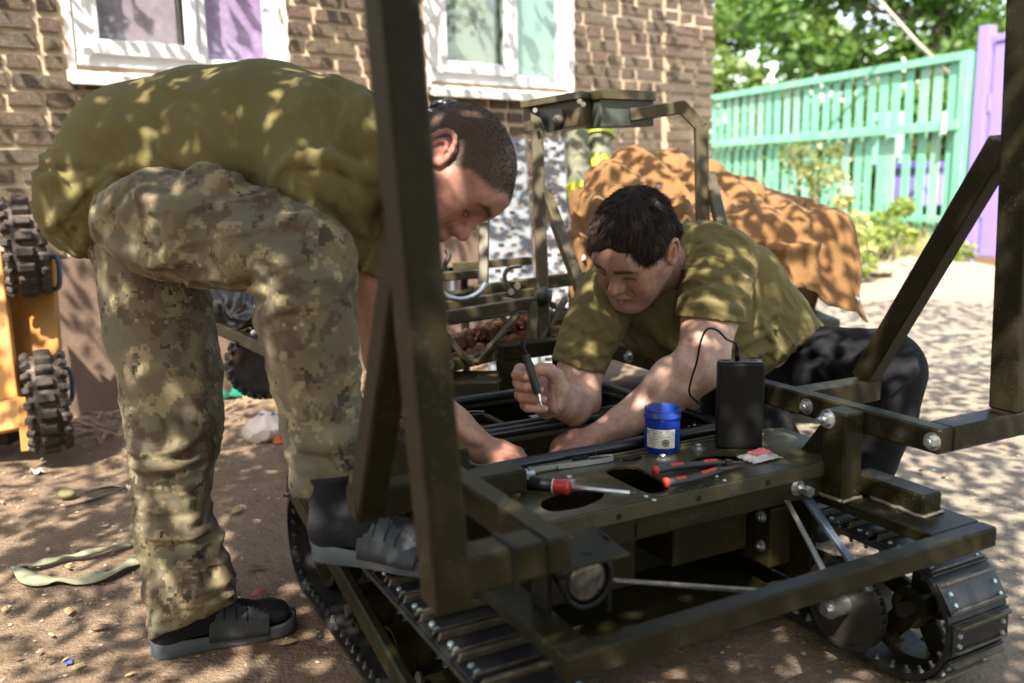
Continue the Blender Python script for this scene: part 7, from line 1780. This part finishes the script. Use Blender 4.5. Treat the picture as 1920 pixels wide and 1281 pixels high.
def knife():
    a, d, ang, L = along(992, 886, 1149, 862); t = thing("utility_knife", "silver snap blade utility knife lying along the rubber seal", "knife", V3(a), ang)
    sil = mat("cast_zinc", (.50, .49, .47), .38, .6, .15, 40)
    def body(nm, prof, z0, z1, m):
        bm = bmesh.new(); A = [bm.verts.new((x, y, z0)) for x, y in prof]; B = [bm.verts.new((x, y, z1)) for x, y in prof]; bm.faces.new(A[::-1]); bm.faces.new(B); k = len(prof)
        for i in range(k): bm.faces.new((A[i], A[(i + 1) % k], B[(i + 1) % k], B[i]))
        bmesh.ops.bevel(bm, geom=[e for e in bm.edges if abs(e.verts[0].co.z - e.verts[1].co.z) < 1e-6], offset=.0012, segments=2, affect='EDGES'); return bm_obj(nm, bm, m, t)
    body("handle", [(0, -.006), (L * .55, -.012), (L * .9, -.013), (L * .985, -.009), (L, 0), (L * .985, .008), (L * .9, .011), (0, .007)], .001, .011, sil)
    boxes_obj("blade_track", [((.004, -.003, .0111), (L * .86, .003, .0116))], M['steel'], t, 0)
    boxes_obj("slider", [((L * .50, -.0045, .0117), (L * .70, .0065, .018))], M['black'], t, .002)
    for k in range(9): boxes_obj("grip_rib", [((L * (.70 + .028 * k), -.0125, .0112), (L * (.712 + .028 * k), -.0045, .0125))], M['steel'], t, 0)
    boxes_obj("blade", [((-.014, -.004, .006), (.001, .004, .0068))], mat("blade_steel", (.6, .6, .6), .25, 1), t, 0)
    boxes_obj("lock_pin", [((L * .30, -.0155, .003), (L * .325, -.0115, .011))], sil, t, .001)
knife()
def screwdriver():
    red = mat("red_grip", (.50, .035, .03), .38, 0, .1, 30); 
    a, d, ang, L = along(1020, 912, 1193, 927, .012); t = thing("screwdriver", "screwdriver with red and black handle and steel shaft on the deck", "screwdriver", V3(a), ang)
    bm = bmesh.new(); add_cyl(bm, (-.045, 0, .003), (.018, 0, .003), .0135, .0125, seg=20); smooth_by_angle(bm_obj("handle", bm, M['black'], t))
    bm = bmesh.new(); add_cyl(bm, (.019, 0, .003), (.046, 0, .003), .0128, .0150, seg=20); add_cyl(bm, (.046, 0, .003), (.050, 0, .003), .0150, .0110, seg=20); smooth_by_angle(bm_obj("red_collar", bm, red, t))
    bm = bmesh.new(); add_cyl(bm, (.017, 0, .003), (.0195, 0, .003), .0136, seg=20); bm_obj("white_ring", bm, M['white'], t, True)
    bm = bmesh.new(); add_cyl(bm, (.050, 0, .003), (L - .012, 0, .002), .0042, seg=16); bm_obj("shaft", bm, mat("chrome_vanadium", (.66, .67, .70), .3, .8), t, True)
    bm = bmesh.new(); add_cyl(bm, (L - .012, 0, .002), (L, 0, .002), .0042, .0018, seg=8); bm_obj("tip", bm, M['steel'], t)
    a, d, ang, L = along(930, 902, 985, 893, .008); q = thing("marker_pen", "thin red handled tool half hidden behind the cross block", "tool", V3(a), ang); bm = bmesh.new(); add_cyl(bm, (0, 0, 0), (L, 0, 0), .006, seg=12); bm_obj("grip", bm, red, q, True); bm = bmesh.new(); add_cyl(bm, (-.01, 0, 0), (-.0005, 0, 0), .004, .006, seg=12); bm_obj("end_cap", bm, M['white'], q, True)
screwdriver()
def pliers():
    red = mat("coral_grip", (.52, .05, .04), .42); dg = mat("charcoal_grip", (.035, .033, .038), .5)
    pv = at_deck(1362, 874, .010); t = thing("pliers", "open pliers with red and black handles lying beside the deck slots", "pliers", V3(pv))
    L = lambda x, y, dz=.010: Vector(at_deck(x, y, dz) - pv)
    for pts, cap in (([(1352, 868), (1335, 868), (1300, 872), (1262, 876), (1232, 882)], (1226, 883)), ([(1350, 880), (1330, 887), (1300, 896), (1272, 902), (1252, 904)], (1246, 905))):
        P = spline([L(*p) for p in pts], 6); bm = bmesh.new(); add_tube(bm, P, .0078, 10); bm_obj("handle", bm, dg, t, True)
        bm = bmesh.new(); add_tube(bm, [L(*cap), P[-1]], .0098, 12); bm_obj("handle_end", bm, red, t, True)
        bm = bmesh.new(); add_tube(bm, [Vector(p) + Vector((0, 0, .0030)) for p in P[3:10]], .0062, 8); bm_obj("grip_inlay", bm, red, t, True)
        bm = bmesh.new(); add_tube(bm, [Vector(p) + Vector((0, 0, .0030)) for p in P[15:20]], .0062, 8); bm_obj("grip_inlay", bm, red, t, True)
    for a, b in (((1352, 868), (1395, 866)), ((1350, 880), (1392, 873))):
        bm = bmesh.new(); add_tube(bm, spline([L(*a, .009), L((a[0] + b[0]) / 2, (a[1] + b[1]) / 2, .010), L(*b, .008)], 5), .006, 8, r_end=.0022); bm_obj("jaw", bm, M['steel'], t, True)
    bm = bmesh.new(); c = L(1366, 871, .008); add_cyl(bm, c, c + Vector((0, 0, .010)), .008, seg=16); smooth_by_angle(bm_obj("pivot", bm, M['steel'], t))
pliers()
def small_bag():
    p = at_deck(1424, 860); t = thing("zip_bag", "small clear plastic bag with pink contents at the deck edge", "bag", V3(p)); r = random.Random(8)
    def sheet(nm, w, h, hump, m, dz):
        bm = bmesh.new(); N = 9; g = [[bm.verts.new(((i / N - .5) * w, (j / N - .5) * h, dz + hump * math.sin(math.pi * i / N) * math.sin(math.pi * j / N) + r.uniform(0, .004))) for j in range(N + 1)] for i in range(N + 1)]
        for i in range(N):
            for j in range(N): bm.faces.new((g[i][j], g[i + 1][j], g[i + 1][j + 1], g[i][j + 1]))
        rr = bmesh.ops.extrude_face_region(bm, geom=bm.faces[:]); 
        for v in [q for q in rr["geom"] if isinstance(q, bmesh.types.BMVert)]: v.co.z -= .0015
        o = bm_obj(nm, bm, m, t, False); o.rotation_euler = (0, 0, .5); return o
    clear = mat("cloudy_plastic", (.80, .74, .75), .15, 0, .1, 30); clear.node_tree.nodes["Principled BSDF"].inputs["Transmission Weight"].default_value = .35
    sheet("film", .082, .052, .012, clear, .003); sheet("contents", .046, .026, .006, mat("pink_card", (.75, .18, .19), .5), .0135)
small_bag()
for x, y, s, lab in ((1243, 862, 1, "hex bolt with washer on the deck right in front of the blue jar"), (1309, 841, 1, "hex bolt with washer on the deck between the jar and the power bank"), (1067, 902, .9, "hex bolt with washer on the deck behind the red screwdriver collar")):
    p = at_deck(x, y); t = thing("hex_bolt", lab, "bolt", V3(p), 0, "zinc bolts with washers on the deck")
    bm = bmesh.new(); add_cyl(bm, (0, 0, 0), (0, 0, .0022), .0150 * s, seg=24); bm_obj("washer", bm, M['zinc'], t)
    bm = bmesh.new(); add_cyl(bm, (0, 0, .0023), (0, 0, .0105), .0078 * s, seg=6); add_cyl(bm, (0, 0, .0106), (0, 0, .0118), .0068 * s, .006 * s, seg=16); bm_obj("bolt_head", bm, M['zinc'], t)
# ================================================================== things on the ground
def ground_items():
    # webbing strap, one long flat band lying in a loop
    t = thing("webbing_strap", "crumpled grey green webbing strap lying in a loop on the earth", "strap", V3(G(150, 1075)))
    b = G(150, 1075); wm = cloth_mat("grey_green_webbing", (.20, .21, .14), (.26, .26, .18), .9, 300)
    def band(nm, pts, w0, hs):
        P = spline([V3(G(x, y, z) - b) for (x, y), z in zip(pts, hs)], 7); bm = bmesh.new(); rows = []; r = random.Random(2); 
        for i, p in enumerate(P):
            q = P[min(i + 1, len(P) - 1)]; o = P[max(i - 1, 0)]; d = Vector(np.asarray(q) - np.asarray(o)).normalized(); s = d.cross(Vector((0, 0, 1))).normalized(); tw = .35 * math.sin(i * .45 + 1); sd_ = s * math.cos(tw) + Vector((0, 0, 1)) * math.sin(tw) * .8
            c = Vector(p) + Vector((0, 0, w0 * .3 * abs(math.sin(tw)) + .004)); rows.append([bm.verts.new(c - sd_ * w0), bm.verts.new(c + Vector((0, 0, .003 + .002 * math.sin(i)))), bm.verts.new(c + sd_ * w0)])
        for A, B in zip(rows[:-1], rows[1:]):
            bm.faces.new((A[0], B[0], B[1], A[1])); bm.faces.new((A[1], B[1], B[2], A[2]))
        rr = bmesh.ops.extrude_face_region(bm, geom=bm.faces[:])
        for v in [g for g in rr["geom"] if isinstance(g, bmesh.types.BMVert)]: v.co.z += .0025
        bm_obj(nm, bm, wm, t, True)
    band("band", [(36, 1068), (60, 1090), (110, 1092), (160, 1090), (210, 1078), (262, 1052)], .022, [0, .004, 0, .002, .006, 0]); band("band", [(34, 1066), (80, 1058), (118, 1048), (160, 1040), (205, 1030), (245, 1022)], .013, [.004, .008, .006, .012, .008, .004])
    # looped twig and stick
    t = thing("bent_rod", "thin dark bent rod with pale twig on the earth, left of the standing leg", "rod", V3(G(180, 930))); b = G(180, 930)
    bm = bmesh.new(); add_tube(bm, spline([V3(G(x, y, .006) - b) for x, y in ((122, 950), (150, 944), (190, 932), (228, 918), (232, 912), (205, 913), (160, 922))], 5), .005, 6); bm_obj("rod", bm, M['steel'], t, True)
    bm = bmesh.new(); add_sphere(bm, Vector(G(126, 925, .018) - b), .024, 12, 8, (1.2, 1, .7)); bm_obj("clod", bm, mat("green_brown_clod", (.19, .17, .09), .95, 0, .4, 30), t, True)
    t = thing("plastic_bag", "whitish crumpled plastic bag with blue rim on the ground under the raised knee", "bag", V3(G(497, 822))); b = G(497, 822)
    S = Sdf(b - np.array([.14, .12, .01]), b + np.array([.14, .12, .16]), .005); S.ell(b + np.array([0, 0, .035]), (.085, .06, .05), None, .02); S.ball(b + np.array([.012, 0, .075]), .035, .03); S.cut(b + np.array([0, 0, .002]), (0, 0, -1)); S.crease(b + np.array([0, 0, .04]), .2, (1, .2, .3), .05, .012, 61, 2.5); S.waves(b + np.array([0, 0, .04]), .14, (.2, 1, -.5), .06, .004, 62, .9)
    V, F = S.mesh(); join_parts("film", [(V, F)], mat("milky_film", (.62, .55, .52), .3), t, origin=b)
    bm = bmesh.new(); add_tube(bm, [(.012 + .028 * math.cos(a), .020 * math.sin(a), .098 + .006 * math.cos(3 * a)) for a in np.linspace(0, 6.28, 14, endpoint=False)], .006, 6, True); bm_obj("blue_rim", bm, mat("blue_film", (.06, .12, .38), .4), t, True)
    def scrap(name, label, cat, x, y, sz, col, seed, z=.0):
        b = G(x, y, z); r = random.Random(seed); bm = bmesh.new(); N = 6; g = [[bm.verts.new(((i / N - .5) * sz + r.uniform(-.2, .2) * sz / N, (j / N - .5) * sz * .7 + r.uniform(-.2, .2) * sz / N, max(.003, sz * .28 * math.sin(i * 1.1 + seed) * math.sin(j * 1.3) + r.uniform(0, .1) * sz))) for j in range(N + 1)] for i in range(N + 1)]
        for i in range(N):
            for j in range(N): bm.faces.new((g[i][j], g[i + 1][j], g[i + 1][j + 1], g[i][j + 1]))
        o = bm_obj(name, bm, cloth_mat(name + "_cloth", col, tuple(c * .7 for c in col), .8, 300), None, True); o.location = V3(b); o.rotation_euler = (0, 0, r.uniform(0, 3)); tag(o, label, cat)
    scrap("rag", "dark green rag on the litter beneath the black plastic cart", "rag", 440, 742, .14, (.015, .16, .11), 1); scrap("rag", "pale cream rag on the litter beneath the black plastic cart", "rag", 425, 728, .10, (.45, .42, .30), 2); scrap("wrapper", "small orange red wrapper by the track of the big robot", "wrapper", 530, 828, .07, (.55, .12, .05), 3); scrap("wrapper", "white torn paper scrap alone on the earth at far left", "paper", 70, 886, .05, (.6, .56, .5), 4); scrap("wrapper", "tiny blue foil scrap on the earth near the sandal", "foil", 128, 1243, .022, (.08, .12, .4), 5)
    # dry leaves, one by one
    lm = [mat("dry_leaf_%s" % n, c, .8, 0, .3, 40) for n, c in (("tan", (.34, .22, .11)), ("straw", (.42, .31, .15)), ("brown", (.17, .10, .06)))]
    def leaf(x, y, sz, ang, m, lab=None, grp=None):
        p = G(x, y, .004); bm = bmesh.new(); prof = [(-.5, 0), (-.2, .2), (.15, .22), (.5, .03), (.15, -.18), (-.2, -.22)]; c = bm.verts.new((0, 0, .012 * sz / .05)); vs = [bm.verts.new((a * sz, bb * sz, .003 + .25 * sz * abs(bb) * random.uniform(.3, 1.6))) for a, bb in prof]
        for i in range(6): bm.faces.new((c, vs[i], vs[(i + 1) % 6]))
        o = bm_obj("dry_leaf", bm, m, None, True); o.location = V3(p); o.rotation_euler = (random.uniform(-.15, .15), random.uniform(-.15, .15), ang); tag(o, lab, "leaf", grp)
    leaf(488, 1112, .05, .6, mat("red_leaf", (.42, .10, .06), .7), "curled red leaf on the earth right of the standing leg"); leaf(541, 1206, .045, .2, lm[1], "yellow leaf on the earth in front of the sandal toe"); leaf(447, 958, .06, 1, lm[0], "curled pale brown leaf on the earth beside the standing calf"); leaf(130, 1147, .05, 2, lm[0], "folded tan leaf with dark shadow on the earth left of the trouser cuff"); leaf(190, 1178, .05, .2, lm[2], "dark brown leaf on the earth left of the standing heel"); leaf(475, 1066, .06, .3, lm[2], "dark crinkled leaf strip on the earth behind the sandal")
    r = random.Random(12)
    for k in range(70):
        x, y = r.uniform(0, 560), r.uniform(820, 1275)
        if 250 < x < 450 or (x > 480 and y > 1000): continue
        leaf(x, y, r.uniform(.014, .032), r.uniform(0, 6), lm[k % 3], "small dry leaf scrap scattered on the bare earth at left", "dry leaf scraps on the earth")
    for k in range(12): leaf(r.uniform(1690, 1915), r.uniform(590, 1000), r.uniform(.03, .05), r.uniform(0, 6), lm[k % 3], "small dry leaf scrap lying on the pale yard at right", "dry leaf scraps on the yard")
    # gravel and crumbs: nobody could count them
    rr = np.random.default_rng(30); n = 9500; X = rr.uniform(-2.2, 3.2, n); Y = 1.2 + 4.6 * rr.uniform(0, 1, n) ** 1.3; s = .0022 + .006 * rr.uniform(0, 1, n) ** 4
    ico = np.array([(0, 0, 1), (.9, 0, .3), (.28, .85, .3), (-.72, .53, .3), (-.72, -.53, .3), (.28, -.85, .3)]); fc = np.array([(0, 1, 2), (0, 2, 3), (0, 3, 4), (0, 4, 5), (0, 5, 1)])
    j = rr.uniform(.65, 1.3, (n, 6, 1)); V = ico[None] * s[:, None, None] * j * np.array([1, 1, .75]); a = rr.uniform(0, 6.28, n); ca, sa = np.cos(a)[:, None], np.sin(a)[:, None]
    V = np.stack([V[..., 0] * ca - V[..., 1] * sa, V[..., 0] * sa + V[..., 1] * ca, V[..., 2]], -1) + np.stack([X, Y, ground_z(X, Y) - .003], -1)[:, None]
    F = (fc[None] + (np.arange(n) * 6)[:, None, None]).reshape(-1, 3); o = np_mesh("gravel", V.reshape(-1, 3), F, mat("gravel_mix", (.25, .185, .13), .95, 0, .5, 30, col2=(.42, .36, .29))); tag(o, "tiny stones and crumbs of earth over the yard", "gravel", kind="stuff")
    # litter and twigs along the wall foot
    t_n = 420; s = rr.uniform(-.2, 2.2, t_n); off = rr.uniform(.02, .55, t_n); P = HW0[None] + HWD[None] * s[:, None] + HWN[None] * off[:, None]; an = rr.uniform(0, 3.14, t_n); d = np.stack([np.cos(an), np.sin(an), rr.uniform(-.1, .25, t_n)], -1) * rr.uniform(.015, .07, t_n)[:, None]; w = np.stack([-np.sin(an), np.cos(an), 0 * an], -1) * rr.uniform(.002, .012, t_n)[:, None]; c = P + np.array([0, 0, .008])
    V = np.stack([c - d - w, c - d + w, c + d + w * .6, c + d - w * .6], 1).reshape(-1, 3); F = np.arange(t_n)[:, None] * 4 + np.arange(4)[None]; o = np_mesh("litter", V, F, mat("leaf_litter", (.17, .115, .07), .9, 0, .6, 20, col2=(.33, .24, .15))); tag(o, "twigs and leaf litter along the foot of the house wall", "litter", kind="stuff")
ground_items()
